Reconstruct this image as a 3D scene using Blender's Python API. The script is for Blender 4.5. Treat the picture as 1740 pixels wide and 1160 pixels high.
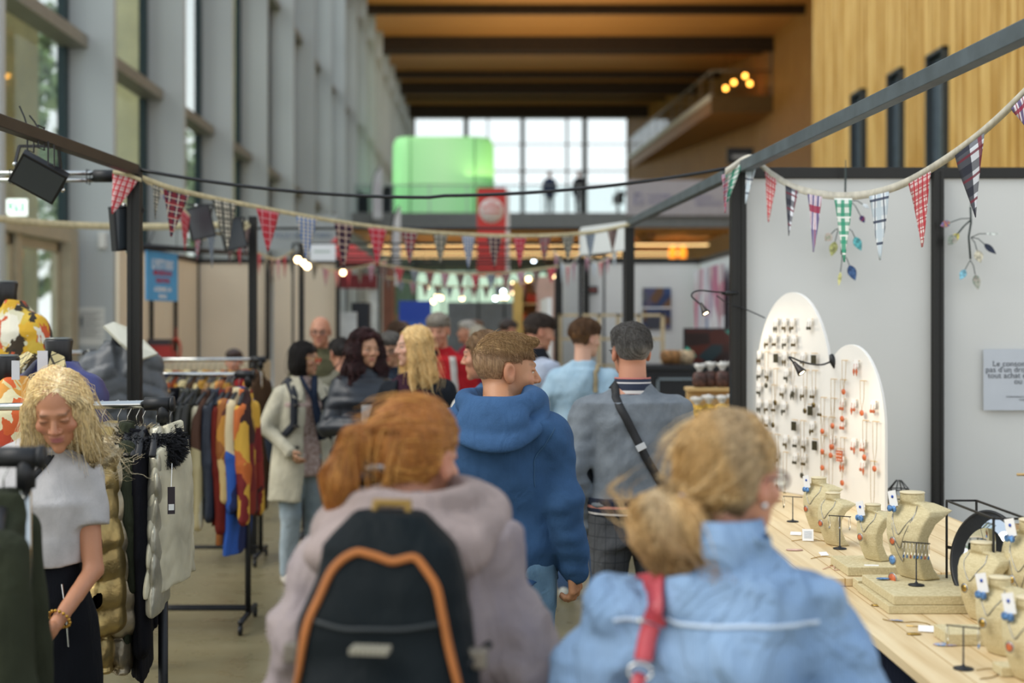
import bpy, math, random
import numpy as np
from mathutils import Vector, Matrix, Euler
random.seed(7); RNG = np.random.RandomState(11)
for o in list(bpy.data.objects): bpy.data.objects.remove(o)
SC = bpy.context.scene; COL = SC.collection
F = 2417.0; CX = 830.0; CY = 550.0; H = 1.72
# ---- camera -------------------------------------------------------------
cam_d = bpy.data.cameras.new('camera'); cam = bpy.data.objects.new('camera', cam_d); COL.objects.link(cam)
cam_d.sensor_width = 36.0; cam_d.lens = F/1740*36.0
cam.location = (0, 0, H); cam.rotation_euler = (math.pi/2, 0, 0)
cam_d.shift_x = (870-CX)/1740; cam_d.shift_y = -(580-CY)/1740
cam_d.clip_end = 400; cam_d.clip_start = .05
cam_d.dof.use_dof = True; cam_d.dof.focus_distance = 4.75; cam_d.dof.aperture_fstop = 2.0
SC.camera = cam
# ---- world, sun, exposure -------------------------------------------------
w = bpy.data.worlds.new('overcast_sky'); SC.world = w; w.use_nodes = True
nt = w.node_tree; nt.nodes.clear()
out = nt.nodes.new('ShaderNodeOutputWorld'); bg = nt.nodes.new('ShaderNodeBackground')
tc = nt.nodes.new('ShaderNodeTexCoord'); sp = nt.nodes.new('ShaderNodeSeparateXYZ'); cr = nt.nodes.new('ShaderNodeValToRGB')
nt.links.new(tc.outputs['Generated'], sp.inputs[0]); nt.links.new(sp.outputs['Z'], cr.inputs[0])
cr.color_ramp.elements[0].position = 0.0; cr.color_ramp.elements[0].color = (1, 1, 1, 1)
cr.color_ramp.elements[1].position = .6; cr.color_ramp.elements[1].color = (.50, .58, .68, 1)
nt.links.new(cr.outputs[0], bg.inputs[0]); bg.inputs[1].default_value = 1.4
nt.links.new(bg.outputs[0], out.inputs[0])
def sun(name, el, az, strength, angle, col):
    d = bpy.data.lights.new(name, 'SUN'); d.energy = strength; d.angle = math.radians(angle); d.color = col
    o = bpy.data.objects.new(name, d); COL.objects.link(o)
    # az: direction the light comes from, degrees from +X counter-clockwise; el: elevation
    v = Vector((math.cos(math.radians(az))*math.cos(math.radians(el)), math.sin(math.radians(az))*math.cos(math.radians(el)), math.sin(math.radians(el))))
    o.rotation_euler = v.to_track_quat('Z', 'Y').to_euler(); o.location = v*30
    return o
sun('daylight', 46, 198, 2.0, 40, (1, .95, .86))
SC.view_settings.view_transform = 'Standard'; SC.view_settings.look = 'None'
SC.view_settings.gamma = 1; SC.view_settings.exposure = 0.12; SC.view_settings.use_curve_mapping = False
SC.cycles.max_bounces = 7; SC.cycles.diffuse_bounces = 4; SC.cycles.glossy_bounces = 3; SC.cycles.transparent_max_bounces = 10
SC.cycles.transmission_bounces = 4; SC.cycles.sample_clamp_indirect = 4; SC.cycles.caustics_reflective = False; SC.cycles.caustics_refractive = False
SC.cycles.use_denoising = True
def P(px, py, Y):
    "the point at depth Y that shows at this place of the photograph"
    return Vector(((px-CX)/F*Y, Y, H+(CY-py)/F*Y))
def lin(c):
    if isinstance(c, str):
        c = [int(c[i:i+2], 16)/255 for i in (0, 2, 4)]
    return tuple((v/12.92 if v <= .04045 else ((v+.055)/1.055)**2.4) for v in c[:3])

# ---- materials --------------------------------------------------------------
MATS = {}
class NB:
    def __init__(s, name):
        s.m = bpy.data.materials.new(name); s.m.use_nodes = True; s.t = s.m.node_tree
        s.b = s.t.nodes['Principled BSDF']; s.out = s.t.nodes['Material Output']
    def n(s, typ, **kw):
        nd = s.t.nodes.new('ShaderNode'+typ)
        for k, v in kw.items():
            if k.startswith('i_'):
                key = k[2:]; key = int(key) if key.isdigit() else key.replace('_', ' ')
                if isinstance(v, bpy.types.NodeSocket): s.t.links.new(v, nd.inputs[key])
                else: nd.inputs[key].default_value = v
            else: setattr(nd, k, v)
        return nd
    def l(s, a, b): s.t.links.new(a, b)
    def coord(s, kind='Object', scale=(1, 1, 1), rot=(0, 0, 0)):
        c = s.n('TexCoord'); mp = s.n('Mapping'); s.l(c.outputs[kind], mp.inputs[0])
        mp.inputs['Scale'].default_value = scale; mp.inputs['Rotation'].default_value = rot
        return mp.outputs[0]
    def ramp(s, fac, stops, const=False):
        r = s.n('ValToRGB'); s.l(fac, r.inputs[0]); cr = r.color_ramp
        if const: cr.interpolation = 'CONSTANT'
        while len(cr.elements) < len(stops): cr.elements.new(.5)
        for e, (p, c) in zip(cr.elements, stops): e.position = p; e.color = (*lin(c), 1)
        return r.outputs[0]
    def mix(s, fac, a, b, blend='MIX'):
        m = s.n('MixRGB', blend_type=blend)
        for v, i in ((fac, 0), (a, 1), (b, 2)):
            if isinstance(v, bpy.types.NodeSocket): s.l(v, m.inputs[i])
            elif i == 0: m.inputs[0].default_value = v
            else: m.inputs[i].default_value = (*lin(v), 1)
        return m.outputs[0]
    def base(s, c):
        if isinstance(c, bpy.types.NodeSocket): s.l(c, s.b.inputs['Base Color'])
        else: s.b.inputs['Base Color'].default_value = (*lin(c), 1)
    def set(s, **kw):
        for k, v in kw.items(): s.b.inputs[k.replace('_', ' ')].default_value = v
        return s
    def bump(s, h, strength=.3, dist=.005):
        b = s.n('Bump'); b.inputs['Strength'].default_value = strength; b.inputs['Distance'].default_value = dist
        s.l(h, b.inputs['Height']); s.l(b.outputs[0], s.b.inputs['Normal'])
def math_(nb, op, a, b=None, c=None):
    m = nb.n('Math', operation=op)
    for i, v in enumerate((a, b, c)):
        if v is None: continue
        if isinstance(v, bpy.types.NodeSocket): nb.l(v, m.inputs[i])
        else: m.inputs[i].default_value = v
    return m.outputs[0]
def plain(c, rough=.6, metal=0, spec=.5, name=None, noise=.06, scale=6, bump=0, bscale=60, sheen=0):
    key = ('plain', c, rough, metal, noise, bump, sheen, scale, bscale)
    if key in MATS: return MATS[key]
    nb = NB(name or 'surface'); cc = nb.coord()
    if noise:
        n = nb.n('TexNoise', i_Vector=cc, i_Scale=scale, i_Detail=3.0)
        dark = tuple(max(0, v*(1-noise*2)) for v in rgb(c)); lite = tuple(min(1, v*(1+noise)) for v in rgb(c))
        nb.base(nb.ramp(n.outputs[0], [(.3, dark), (.7, lite)]))
    else: nb.base(c)
    nb.set(Roughness=rough, Metallic=metal); nb.b.inputs['Specular IOR Level'].default_value = spec
    if sheen: nb.b.inputs['Sheen Weight'].default_value = sheen
    if bump:
        n2 = nb.n('TexNoise', i_Vector=cc, i_Scale=float(bscale), i_Detail=4.0); nb.bump(n2.outputs[0], bump, .01)
    MATS[key] = nb.m; return nb.m
def rgb(c):
    return tuple(int(c[i:i+2], 16)/255 for i in (0, 2, 4)) if isinstance(c, str) else c
def fabric(c, rough=.85, folds=.25, weave=300, c2=None, name='fabric'):
    key = ('fabric', c, rough, folds, weave, c2)
    if key in MATS: return MATS[key]
    nb = NB(name); cc = nb.coord()
    n = nb.n('TexNoise', i_Vector=cc, i_Scale=7.0, i_Detail=5.0, i_Roughness=.6)
    d = c2 or tuple(v*.86 for v in rgb(c))
    fine = nb.n('TexNoise', i_Vector=cc, i_Scale=float(weave), i_Detail=2.0)
    a = nb.ramp(n.outputs[0], [(.32, d), (.62, c)])
    b = nb.mix(math_(nb, 'MULTIPLY', fine.outputs[0], .3), a, tuple(v*.7 for v in rgb(c)))
    nb.base(b); nb.set(Roughness=rough); nb.b.inputs['Specular IOR Level'].default_value = .12
    n3 = nb.n('TexNoise', i_Vector=nb.coord(scale=(9, 9, 3.5)), i_Scale=1.6, i_Detail=4.0, i_Distortion=.9)
    h = math_(nb, 'ADD', math_(nb, 'MULTIPLY', n3.outputs[0], 1.0), math_(nb, 'MULTIPLY', fine.outputs[0], .06))
    nb.bump(h, folds, .05); MATS[key] = nb.m; return nb.m
def emit(c, s, name='lamp_glow'):
    key = ('emit', c, s)
    if key in MATS: return MATS[key]
    nb = NB(name); nb.base(c); nb.b.inputs['Emission Color'].default_value = (*lin(c), 1); nb.b.inputs['Emission Strength'].default_value = s
    MATS[key] = nb.m; return nb.m
def glass(c='f6faf8', mix=.05, rough=.02, name='window_glass'):
    key = ('glass', c, mix, rough)
    if key in MATS: return MATS[key]
    nb = NB(name); t = nb.n('BsdfTransparent'); t.inputs[0].default_value = (*lin(c), 1)
    g = nb.n('BsdfGlossy'); g.inputs['Roughness'].default_value = rough; g.inputs[0].default_value = (.9, .95, 1, 1)
    fr = nb.n('Fresnel'); fr.inputs[0].default_value = 1.35
    m = nb.n('MixShader'); nb.l(math_(nb, 'MULTIPLY', fr.outputs[0], mix*6), m.inputs[0]); nb.l(t.outputs[0], m.inputs[1]); nb.l(g.outputs[0], m.inputs[2])
    nb.l(m.outputs[0], nb.out.inputs['Surface']); MATS[key] = nb.m; return nb.m

# ---- object helpers ----------------------------------------------------------
def tag(o, label=None, cat=None, group=None, kind=None):
    if label: o['label'] = label
    if cat: o['category'] = cat
    if group: o['group'] = group
    if kind: o['kind'] = kind
    return o
def empty(name, loc=(0, 0, 0), rz=0, label=None, cat=None, group=None):
    o = bpy.data.objects.new(name, None); COL.objects.link(o); o.location = loc; o.rotation_euler = (0, 0, rz)
    o.empty_display_size = .1
    return tag(o, label, cat, group)
def link(name, me, mat=None, parent=None, loc=None, rz=None, smooth=False):
    if mat is not None:
        for m in (mat if isinstance(mat, (list, tuple)) else [mat]): me.materials.append(m)
    if smooth:
        me.polygons.foreach_set('use_smooth', [True]*len(me.polygons))
    o = bpy.data.objects.new(name, me); COL.objects.link(o)
    if parent is not None: o.parent = parent
    if loc is not None: o.location = loc
    if rz is not None: o.rotation_euler = (0, 0, rz)
    return o
class MB:
    "collects vertices and faces for one mesh"
    def __init__(s): s.v = []; s.f = []; s.mi = []; s.uv = {}; s.sm = []
    def add(s, vs, fs, mi=0, sm=False):
        k = len(s.v); s.v += [tuple(v) for v in vs]; s.f += [tuple(i+k for i in f) for f in fs]; s.mi += [mi]*len(fs); s.sm += [sm]*len(fs)
        return s
    def box(s, a, b, mi=0, M=None):
        (x0, y0, z0), (x1, y1, z1) = a, b
        vs = [(x0, y0, z0), (x1, y0, z0), (x1, y1, z0), (x0, y1, z0), (x0, y0, z1), (x1, y0, z1), (x1, y1, z1), (x0, y1, z1)]
        if M is not None: vs = [M @ Vector(v) for v in vs]
        return s.add(vs, [(0, 3, 2, 1), (4, 5, 6, 7), (0, 1, 5, 4), (1, 2, 6, 5), (2, 3, 7, 6), (3, 0, 4, 7)], mi)
    def cbox(s, c, h, mi=0, M=None):
        return s.box([c[i]-h[i] for i in range(3)], [c[i]+h[i] for i in range(3)], mi, M)
    def tube(s, pts, r, n=8, mi=0, caps=True, flat=None):
        pts = [Vector(p) for p in pts]; rs = r if isinstance(r, (list, tuple)) else [r]*len(pts)
        rings = []; up = None
        for i, p in enumerate(pts):
            d = (pts[min(i+1, len(pts)-1)]-pts[max(i-1, 0)])
            if d.length < 1e-9: d = Vector((0, 0, 1))
            d.normalize()
            if up is None:
                up = Vector((0, 0, 1)) if abs(d.z) < .9 else Vector((0, 1, 0))
            a = d.cross(up); a = a.normalized() if a.length > 1e-6 else Vector((1, 0, 0)); b = a.cross(d).normalized(); up = b
            fa, fb = flat or (1, 1)
            rings.append([p+(a*math.cos(2*math.pi*k/n+math.pi/n)*fa+b*math.sin(2*math.pi*k/n+math.pi/n)*fb)*rs[i] for k in range(n)])
        vs = [v for r_ in rings for v in r_]; fs = []
        for i in range(len(pts)-1):
            for k in range(n):
                fs.append((i*n+k, i*n+(k+1) % n, (i+1)*n+(k+1) % n, (i+1)*n+k))
        if caps: fs += [tuple(range(n))[::-1], tuple(range((len(pts)-1)*n, len(pts)*n))]
        return s.add(vs, fs, mi, n > 5)
    def lathe(s, prof, c=(0, 0, 0), n=16, mi=0, ax=None):
        vs = []; fs = []
        for r, z in prof:
            for k in range(n):
                a = 2*math.pi*k/n; v = Vector((r*math.cos(a), r*math.sin(a), z))
                if ax is not None: v = ax @ v
                vs.append(v+Vector(c))
        for i in range(len(prof)-1):
            for k in range(n): fs.append((i*n+k, i*n+(k+1) % n, (i+1)*n+(k+1) % n, (i+1)*n+k))
        fs += [tuple(range(n))[::-1], tuple(range((len(prof)-1)*n, len(prof)*n))]
        return s.add(vs, fs, mi, True)
    def prism(s, poly, t, M=None, mi=0):
        "polygon in xy, extruded to thickness t in z"
        n = len(poly); vs = [Vector((x, y, 0)) for x, y in poly]+[Vector((x, y, t)) for x, y in poly]
        if M is not None: vs = [M @ v for v in vs]
        return s.add(vs, [tuple(range(n))[::-1], tuple(range(n, 2*n))]+[(i, (i+1) % n, n+(i+1) % n, n+i) for i in range(n)], mi)
    def sphere(s, c, r, n=12, mi=0, sc=(1, 1, 1)):
        prof = [(math.sin(math.pi*i/(n//2+1))*1, -math.cos(math.pi*i/(n//2+1))) for i in range(1, n//2+1)]
        vs = []; fs = []
        for a, z in prof:
            for k in range(n):
                t = 2*math.pi*k/n; vs.append((c[0]+r*sc[0]*a*math.cos(t), c[1]+r*sc[1]*a*math.sin(t), c[2]+r*sc[2]*z))
        m = len(prof)
        for i in range(m-1):
            for k in range(n): fs.append((i*n+k, i*n+(k+1) % n, (i+1)*n+(k+1) % n, (i+1)*n+k))
        vs += [(c[0], c[1], c[2]-r*sc[2]), (c[0], c[1], c[2]+r*sc[2])]
        for k in range(n): fs += [((k+1) % n, k, m*n), ((m-1)*n+k, (m-1)*n+(k+1) % n, m*n+1)]
        return s.add(vs, fs, mi, True)
    def mesh(s, name):
        me = bpy.data.meshes.new(name); me.from_pydata(s.v, [], s.f)
        me.polygons.foreach_set('material_index', s.mi); me.polygons.foreach_set('use_smooth', s.sm); me.update(); return me
    def build(s, name, mat=None, parent=None, loc=None, rz=None, bevel=0):
        o = link(name, s.mesh(name), mat, parent, loc, rz)
        if bevel:
            b = o.modifiers.new('bevel', 'BEVEL'); b.width = bevel; b.segments = 2; b.limit_method = 'ANGLE'
        return o
def copy_tree(o, parent=None):
    c = o.copy(); COL.objects.link(c)
    if parent is not None: c.parent = parent
    for ch in list(o.children): copy_tree(ch, c)
    return c
def text(name, body, size, mat, M, parent=None, align='LEFT', extrude=.0004, bold=0, sx=1.0):
    cu = bpy.data.curves.new(name, 'FONT'); cu.body = body; cu.size = size; cu.align_x = align; cu.extrude = extrude; cu.offset = bold
    cu.resolution_u = 3; cu.materials.append(mat)
    t_ = bpy.data.objects.new(name, cu); COL.objects.link(t_); bpy.context.view_layer.update()
    me = bpy.data.meshes.new_from_object(t_.evaluated_get(bpy.context.evaluated_depsgraph_get())); bpy.data.objects.remove(t_)
    me.transform(M @ Matrix.Diagonal((sx, 1, 1, 1))); me.name = name
    o = bpy.data.objects.new(name, me); COL.objects.link(o); o.parent = parent; return o

# ---- implicit surfaces ---------------------------------------------------------
def nets(Fv, xs, ys, zs):
    neg = Fv < 0; nx, ny, nz = Fv.shape; ax = (xs, ys, zs)
    c = np.zeros((nx-1, ny-1, nz-1), np.int8)
    for i in (0, 1):
        for j in (0, 1):
            for k in (0, 1): c += neg[i:nx-1+i, j:ny-1+j, k:nz-1+k]
    mask = (c > 0) & (c < 8); idx = -np.ones(mask.shape, np.int64); idx[mask] = np.arange(mask.sum())
    acc = np.zeros((int(mask.sum()), 3)); cnt = np.zeros(int(mask.sum())); quads = []
    for a in range(3):
        s0 = [slice(None)]*3; s1 = [slice(None)]*3; s0[a] = slice(0, -1); s1[a] = slice(1, None)
        A = Fv[tuple(s0)]; B = Fv[tuple(s1)]; ch = (A < 0) != (B < 0)
        I = np.argwhere(ch)
        if len(I) == 0: continue
        fa = A[ch]; fb = B[ch]; t = fa/(fa-fb)
        pos = np.stack([ax[q][I[:, q]] for q in range(3)], 1).astype(float)
        pos[:, a] = ax[a][I[:, a]]*(1-t)+ax[a][I[:, a]+1]*t
        b, cc = [(1, 2), (2, 0), (0, 1)][a]
        cells = []
        ok = (I[:, b] > 0) & (I[:, cc] > 0) & (I[:, b] < Fv.shape[b]-1) & (I[:, cc] < Fv.shape[cc]-1)
        I = I[ok]; pos = pos[ok]; fa = fa[ok]
        for db, dc in ((-1, -1), (0, -1), (0, 0), (-1, 0)):
            J = I.copy(); J[:, b] += db; J[:, cc] += dc
            q = idx[J[:, 0], J[:, 1], J[:, 2]]; np.add.at(acc, q, pos); np.add.at(cnt, q, 1); cells.append(q)
        Q = np.stack(cells, 1); flip = fa >= 0; Q[flip] = Q[flip][:, ::-1]; quads.append(Q)
    V = acc/np.maximum(cnt, 1)[:, None]
    return V, (np.concatenate(quads) if quads else np.zeros((0, 4), int))
def mesh_np(name, V, Q):
    me = bpy.data.meshes.new(name); n = len(Q)
    me.vertices.add(len(V)); me.vertices.foreach_set('co', np.asarray(V, np.float32).ravel())
    me.loops.add(n*4); me.loops.foreach_set('vertex_index', Q.astype(np.int32).ravel())
    me.polygons.add(n); me.polygons.foreach_set('loop_start', np.arange(0, n*4, 4, dtype=np.int32))
    me.polygons.foreach_set('loop_total', np.full(n, 4, np.int32)); me.polygons.foreach_set('use_smooth', np.ones(n, bool))
    me.update(calc_edges=True); me.validate(); return me
def sdf_raw(f, lo, hi, res):
    res = (res, res, res) if np.isscalar(res) else res
    ax = [np.arange(lo[i]-2*res[i], hi[i]+3*res[i], res[i]) for i in range(3)]
    X, Y, Z = np.meshgrid(*ax, indexing='ij', sparse=True)
    shape = (len(ax[0]), len(ax[1]), len(ax[2]))
    Fv = np.broadcast_to(f(X, Y, Z), shape)
    return nets(Fv, *ax)
def set_cols(me, cols, name='tint'):
    at = me.color_attributes.new(name, 'FLOAT_COLOR', 'POINT')
    c = np.ones((len(me.vertices), 4), np.float32); c[:, :3] = cols; at.data.foreach_set('color', c.ravel())
def sdf(name, f, lo, hi, res, mat, parent=None, cols=None, loc=None):
    V, Q = sdf_raw(f, lo, hi, res); me = mesh_np(name, V, Q)
    if cols is not None: set_cols(me, cols(V))
    return link(name, me, mat, parent, loc)
def merge(parts):
    Vs = []; Qs = []; k = 0
    for V, Q in parts: Vs.append(V); Qs.append(Q+k); k += len(V)
    return np.concatenate(Vs), np.concatenate(Qs)
def smin(a, b, k):
    h = np.clip(.5+.5*(b-a)/k, 0, 1); return b+(a-b)*h-k*h*(1-h)
def smax(a, b, k): return -smin(-a, -b, k)
def U(k, *fs):
    r = fs[0]
    for g in fs[1:]: r = smin(r, g, k)
    return r
def cone(X, Y, Z, a, b, ra, rb, sy=1.0):
    ax, ay, az = a; bx, by, bz = b; dx, dy, dz = bx-ax, by-ay, bz-az; L = dx*dx+dy*dy+dz*dz+1e-9
    px, py, pz = X-ax, Y-ay, Z-az
    t = np.clip((px*dx+py*dy+pz*dz)/L, 0, 1)
    qx, qy, qz = px-dx*t, (py-dy*t)*sy, pz-dz*t
    return np.sqrt(qx*qx+qy*qy+qz*qz)-(ra+(rb-ra)*t)
def ell(X, Y, Z, c, r):
    x, y, z = (X-c[0])/r[0], (Y-c[1])/r[1], (Z-c[2])/r[2]
    k = np.sqrt(x*x+y*y+z*z); return (k-1)*min(r)*.5+(k-1)*.5*(sum(r)/3)
def loft(X, Y, Z, prof, pw=2.3):
    "prof rows: z, cx, cy, half width, half depth"
    p = np.array(sorted(prof)); z = p[:, 0]
    cx, cy, w_, d_ = (np.interp(Z, z, p[:, i]) for i in (1, 2, 3, 4))
    k = (np.abs((X-cx)/w_)**pw+np.abs((Y-cy)/d_)**pw)**(1/pw)
    return np.maximum((k-1)*np.minimum(w_, d_), np.maximum(Z-z[-1], z[0]-Z))
class Folds:
    def __init__(s, seed, amp=.006, fr=(14, 14, 7), n=6):
        r = np.random.RandomState(seed); s.k = r.randn(n, 3)*np.array(fr); s.p = r.rand(n)*6.28; s.a = amp; s.n = n
    def __call__(s, X, Y, Z):
        r = 0; wx = .03*np.sin(Z*9+X*5+s.p[0]); 
        for k, p in zip(s.k, s.p):
            v = np.sin(k[0]*(X+wx)+k[1]*Y+k[2]*Z+p); r = r+v*np.abs(v)
        return s.a*r/math.sqrt(s.n)
# ---- the hall ---------------------------------------------------------------
STEEL = plain('2b2c2e', .45, .6, name='dark_steel', noise=.03)
BLACKM = plain('121315', .5, 0, name='black_plastic', noise=.02)
CHROME = plain('c9cac6', .18, 1, name='chrome', noise=0)
def mat_floor():
    nb = NB('polished_concrete'); cc = nb.coord()
    n = nb.n('TexNoise', i_Vector=cc, i_Scale=.5, i_Detail=6.0, i_Roughness=.6)
    n2 = nb.n('TexNoise', i_Vector=cc, i_Scale=6.0, i_Detail=5.0)
    a = nb.ramp(n.outputs[0], [(.3, '6f674c'), (.7, '8b8263')])
    nb.base(nb.mix(.25, a, nb.ramp(n2.outputs[0], [(.25, '6d6549'), (.75, '8a8162')])))
    nb.l(nb.ramp(n2.outputs[0], [(.3, (.52,)*3), (.7, (.66,)*3)]), nb.b.inputs['Roughness']); return nb.m
fl = MB().box((-5.3, -4, -.2), (15, 101, 0)).build('floor', mat_floor()); tag(fl, kind='structure')
# dark border strip set in the floor along the stand line is left to the floor itself
FINM = plain('b9bfc1', .55, 0, name='fin_panel', noise=.02, scale=.4)
FRAME = plain('1f3338', .45, .2, name='window_frame_paint', noise=.02)
TRANS = plain('8c8a80', .5, .1, name='transom_metal', noise=.03)
GL = glass()
fins = [15.45+4.66*i for i in range(19)]
fm = MB()
for y in fins: fm.box((-5.95, y, 0), (-5.3, y+.16, 16.4))
fm.box((-6.05, -3, 0), (-5.9, 101, .12)); 
o = fm.build('wall_left', FINM); tag(o, kind='structure')
for i, y in enumerate([fins[0]-4.66]+fins[:-1]):
    m = MB(); y0 = y+.16; y1 = y+4.66
    for z in (5.7, 10.35, 15.0): m.box((-6.0, y0, z-.09), (-5.66, y1, z+.09), 1)
    m.box((-6.05, y0, 0), (-5.93, y0+.1, 16.4), 0); m.box((-6.05, y1-.16, 0), (-5.93, y1, 16.4), 0)
    m.box((-6.05, y0, 16.3), (-5.93, y1, 16.4), 0)
    if i != 1: m.box((-6.05, y0, 2.86), (-5.85, y1, 2.98), 1)
    f = m.build('window_%d' % (i+1), [FRAME, TRANS]); tag(f, kind='structure')
    g = MB().box((-6.0, y0+.1, 3.05 if i == 1 else .12), (-5.985, y1-.16, 16.3)).build('window_pane', GL, f)
# door in the second bay
DF = plain('b5ab93', .45, .1, name='door_frame_paint', noise=.03)
y0, y1 = fins[0]+.16, fins[1]
m = MB(); m.box((-6.03, y0, 2.85), (-5.8, y1, 3.05))
m.box((-6.03, y0, 0), (-5.82, y0+.14, 2.85)); m.box((-6.03, y1-.5, 0), (-5.75, y1-.16, 2.85)); m.box((-6.03, 17.65, 0), (-5.85, 17.85, 2.85))
dfr = m.build('door_1', DF); tag(dfr, kind='structure')
for a, b in ((y0+.16, 17.63), (17.87, y1-.52)):
    lm = MB(); lm.box((-5.97, a, .02), (-5.9, a+.12, 2.83)); lm.box((-5.97, b-.12, .02), (-5.9, b, 2.83)); lm.box((-5.97, a, 2.7), (-5.9, b, 2.83)); lm.box((-5.97, a, .02), (-5.9, b, .3))
    leaf = lm.build('door_leaf', DF, dfr)
    MB().box((-5.94, a+.1, .28), (-5.93, b-.1, 2.72)).build('door_pane', GL, leaf)
    hb = MB(); hb.tube([(-5.84, b-.2, .9), (-5.84, b-.2, 1.5)], .018); hb.tube([(-5.91, b-.2, 1.0), (-5.84, b-.2, 1.0)], .01); hb.tube([(-5.91, b-.2, 1.4), (-5.84, b-.2, 1.4)], .01)
    hb.build('door_handle', CHROME, leaf)
WHITE_T = plain('f2f3f2', .6, name='white_ink', noise=0)
text('door_lettering', 'INV.', .22, WHITE_T, Matrix.Translation((-5.915, 17.95, 1.3)) @ Matrix.Rotation(math.pi/2, 4, 'Z') @ Matrix.Rotation(math.pi/2, 4, 'X'), dfr)
# small fittings on the pillar
def on_fin(px, py, y): return P(px, py, y)
p = on_fin(174, 408, fins[1]-.03)
m = MB().cbox((0, 0, 0), (.055, .03, .115)); s = m.build('sensor_box', plain('d8d8d4', .5, name='white_plastic', noise=.01), loc=p, bevel=.012)
tag(s, 'small white sensor box fixed high on the grey pillar beside the door', 'sensor')
def sheet(name, lo, hi, Y, mat, label, cat, t=.004, rows=None, ink=None, parent=None, margin=.12):
    "a flat sheet facing the camera side; rows: list of (y0,y1,x0,x1) fractions printed as ink"
    a = P(lo[0], hi[1], Y); b = P(hi[0], lo[1], Y); wv, hv = b.x-a.x, b.z-a.z
    c = Vector(((a.x+b.x)/2, Y, (a.z+b.z)/2))
    m = MB().cbox((0, 0, 0), (wv/2, t/2, hv/2)).build(name, mat, loc=c); tag(m, label, cat)
    if rows:
        k = MB()
        for (u0, v0, u1, v1) in rows: k.box((-wv/2+u0*wv, -t/2-.002, hv/2-v1*hv), (-wv/2+u1*wv, -t/2-.0005, hv/2-v0*hv))
        k.build('print', ink or plain('6b7072', .7, name='grey_ink', noise=0), m)
    return m
PAPER = plain('dfe0db', .75, name='paper', noise=.01)
rows = [(.1, .12+.055*i, .9-.12*(i % 3), .14+.055*i) for i in range(13)]+[(.1, .25, .2, .5)]
sheet('notice_poster', (131, 522), (178, 586), fins[1]-.01, PAPER, 'pale printed notice sheet on the grey pillar right of the glass door', 'poster', rows=rows)
ex = P(36, 353, 17.5)
m = MB().cbox((0, 0, 0), (.12, .02, .1)); e = m.build('exit_sign', emit('f3fff8', 1.2), loc=(-5.7, 17.2, ex.z-.02)); tag(e, 'green and white running man exit sign over the glass door', 'sign')
k = MB(); k.box((-.09, -.026, -.03), (-.055, -.021, .06)); k.tube([(-.02, -.025, .05), (0, -.025, .0), (.03, -.025, -.06)], .012, 5); k.tube([(0, -.025, 0), (-.03, -.025, -.05)], .01, 5); k.sphere((-.02, -.025, .07), .013, 6); k.box((.06, -.026, -.06), (.09, -.021, .06))
k.build('pictogram', emit('12a070', .5), e)
# outside, beyond the glass
OUTG = plain('6f7f5a', .9, name='outside_lawn', noise=.2, scale=.5)
g = MB().box((-120, -60, -.5), (-6.05, 220, -.2)).box((-6.05, 101, -.5), (120, 220, -.2)).build('ground', OUTG); tag(g, kind='structure')
OUTW = plain('ece2ae', .6, name='pale_larch', noise=.05, scale=1.5)
for i, y in enumerate((12, 21.0, 29.3, 41.2, 52.5)):
    c = MB().box((-7.75, y, -.2), (-7.15, y+1.6, 17)).build('timber_column', OUTW)
    tag(c, 'tall pale larch column outside the glass wall', 'column', 'larch columns outside the glass wall')
c = MB().box((-9.4, 24.5, -.2), (-8.6, 26.3, 17)).build('brick_pier', plain('6b5c50', .8, name='brown_brick', noise=.2, scale=9)); tag(c, 'brown brick pier outside beyond the glass door', 'column')
LEAFM = plain('a5b78c', .8, name='foliage', noise=.35, scale=2.0)
def tree(x, y, h, r, seed, label):
    t = empty('tree', (x, y, -.2), 0, label, 'tree', 'trees beyond the glass wall')
    MB().tube([(0, 0, 0), (.1, 0, h*.35), (0, .1, h*.6)], [.28, .22, .12]).build('trunk', plain('5d4c3c', .9, name='bark', noise=.2), t)
    rr = np.random.RandomState(seed); n = 2600
    d = rr.randn(n, 3); d /= np.linalg.norm(d, axis=1)[:, None]; c = rr.randint(0, 14, n); cen = rr.randn(14, 3)*np.array([r*.5, r*.5, h*.17])+np.array([0, 0, h*.62])
    rad = r*.45*(.6+.5*rr.rand(14)); p_ = cen[c]+d*(rad[c]*(rr.rand(n)**.4))[:, None]
    a = rr.randn(n, 3); a /= np.linalg.norm(a, axis=1)[:, None]; b = np.cross(a, rr.randn(n, 3)); b /= np.linalg.norm(b, axis=1)[:, None]; s_ = .22+.16*rr.rand(n)[:, None]
    V = np.stack([p_-a*s_, p_-b*s_*.5, p_+a*s_, p_+b*s_*.5], 1).reshape(-1, 3); Q = np.arange(n*4).reshape(n, 4)
    me = mesh_np('foliage', V, Q); me.polygons.foreach_set('use_smooth', np.zeros(n, bool)); link('foliage', me, LEAFM, t)
for i, (x, y, h, r) in enumerate([(-17, 42, 13, 4.2), (-25, 60, 15, 5), (-13.5, 50, 12, 3.4), (-20, 30, 12, 4.5), (-34, 46, 15, 6), (-16, 78, 14, 5), (-24, 90, 16, 6)]): tree(x, y, h, r, i, 'leafy green tree standing outside beyond the tall glass wall')
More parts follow.
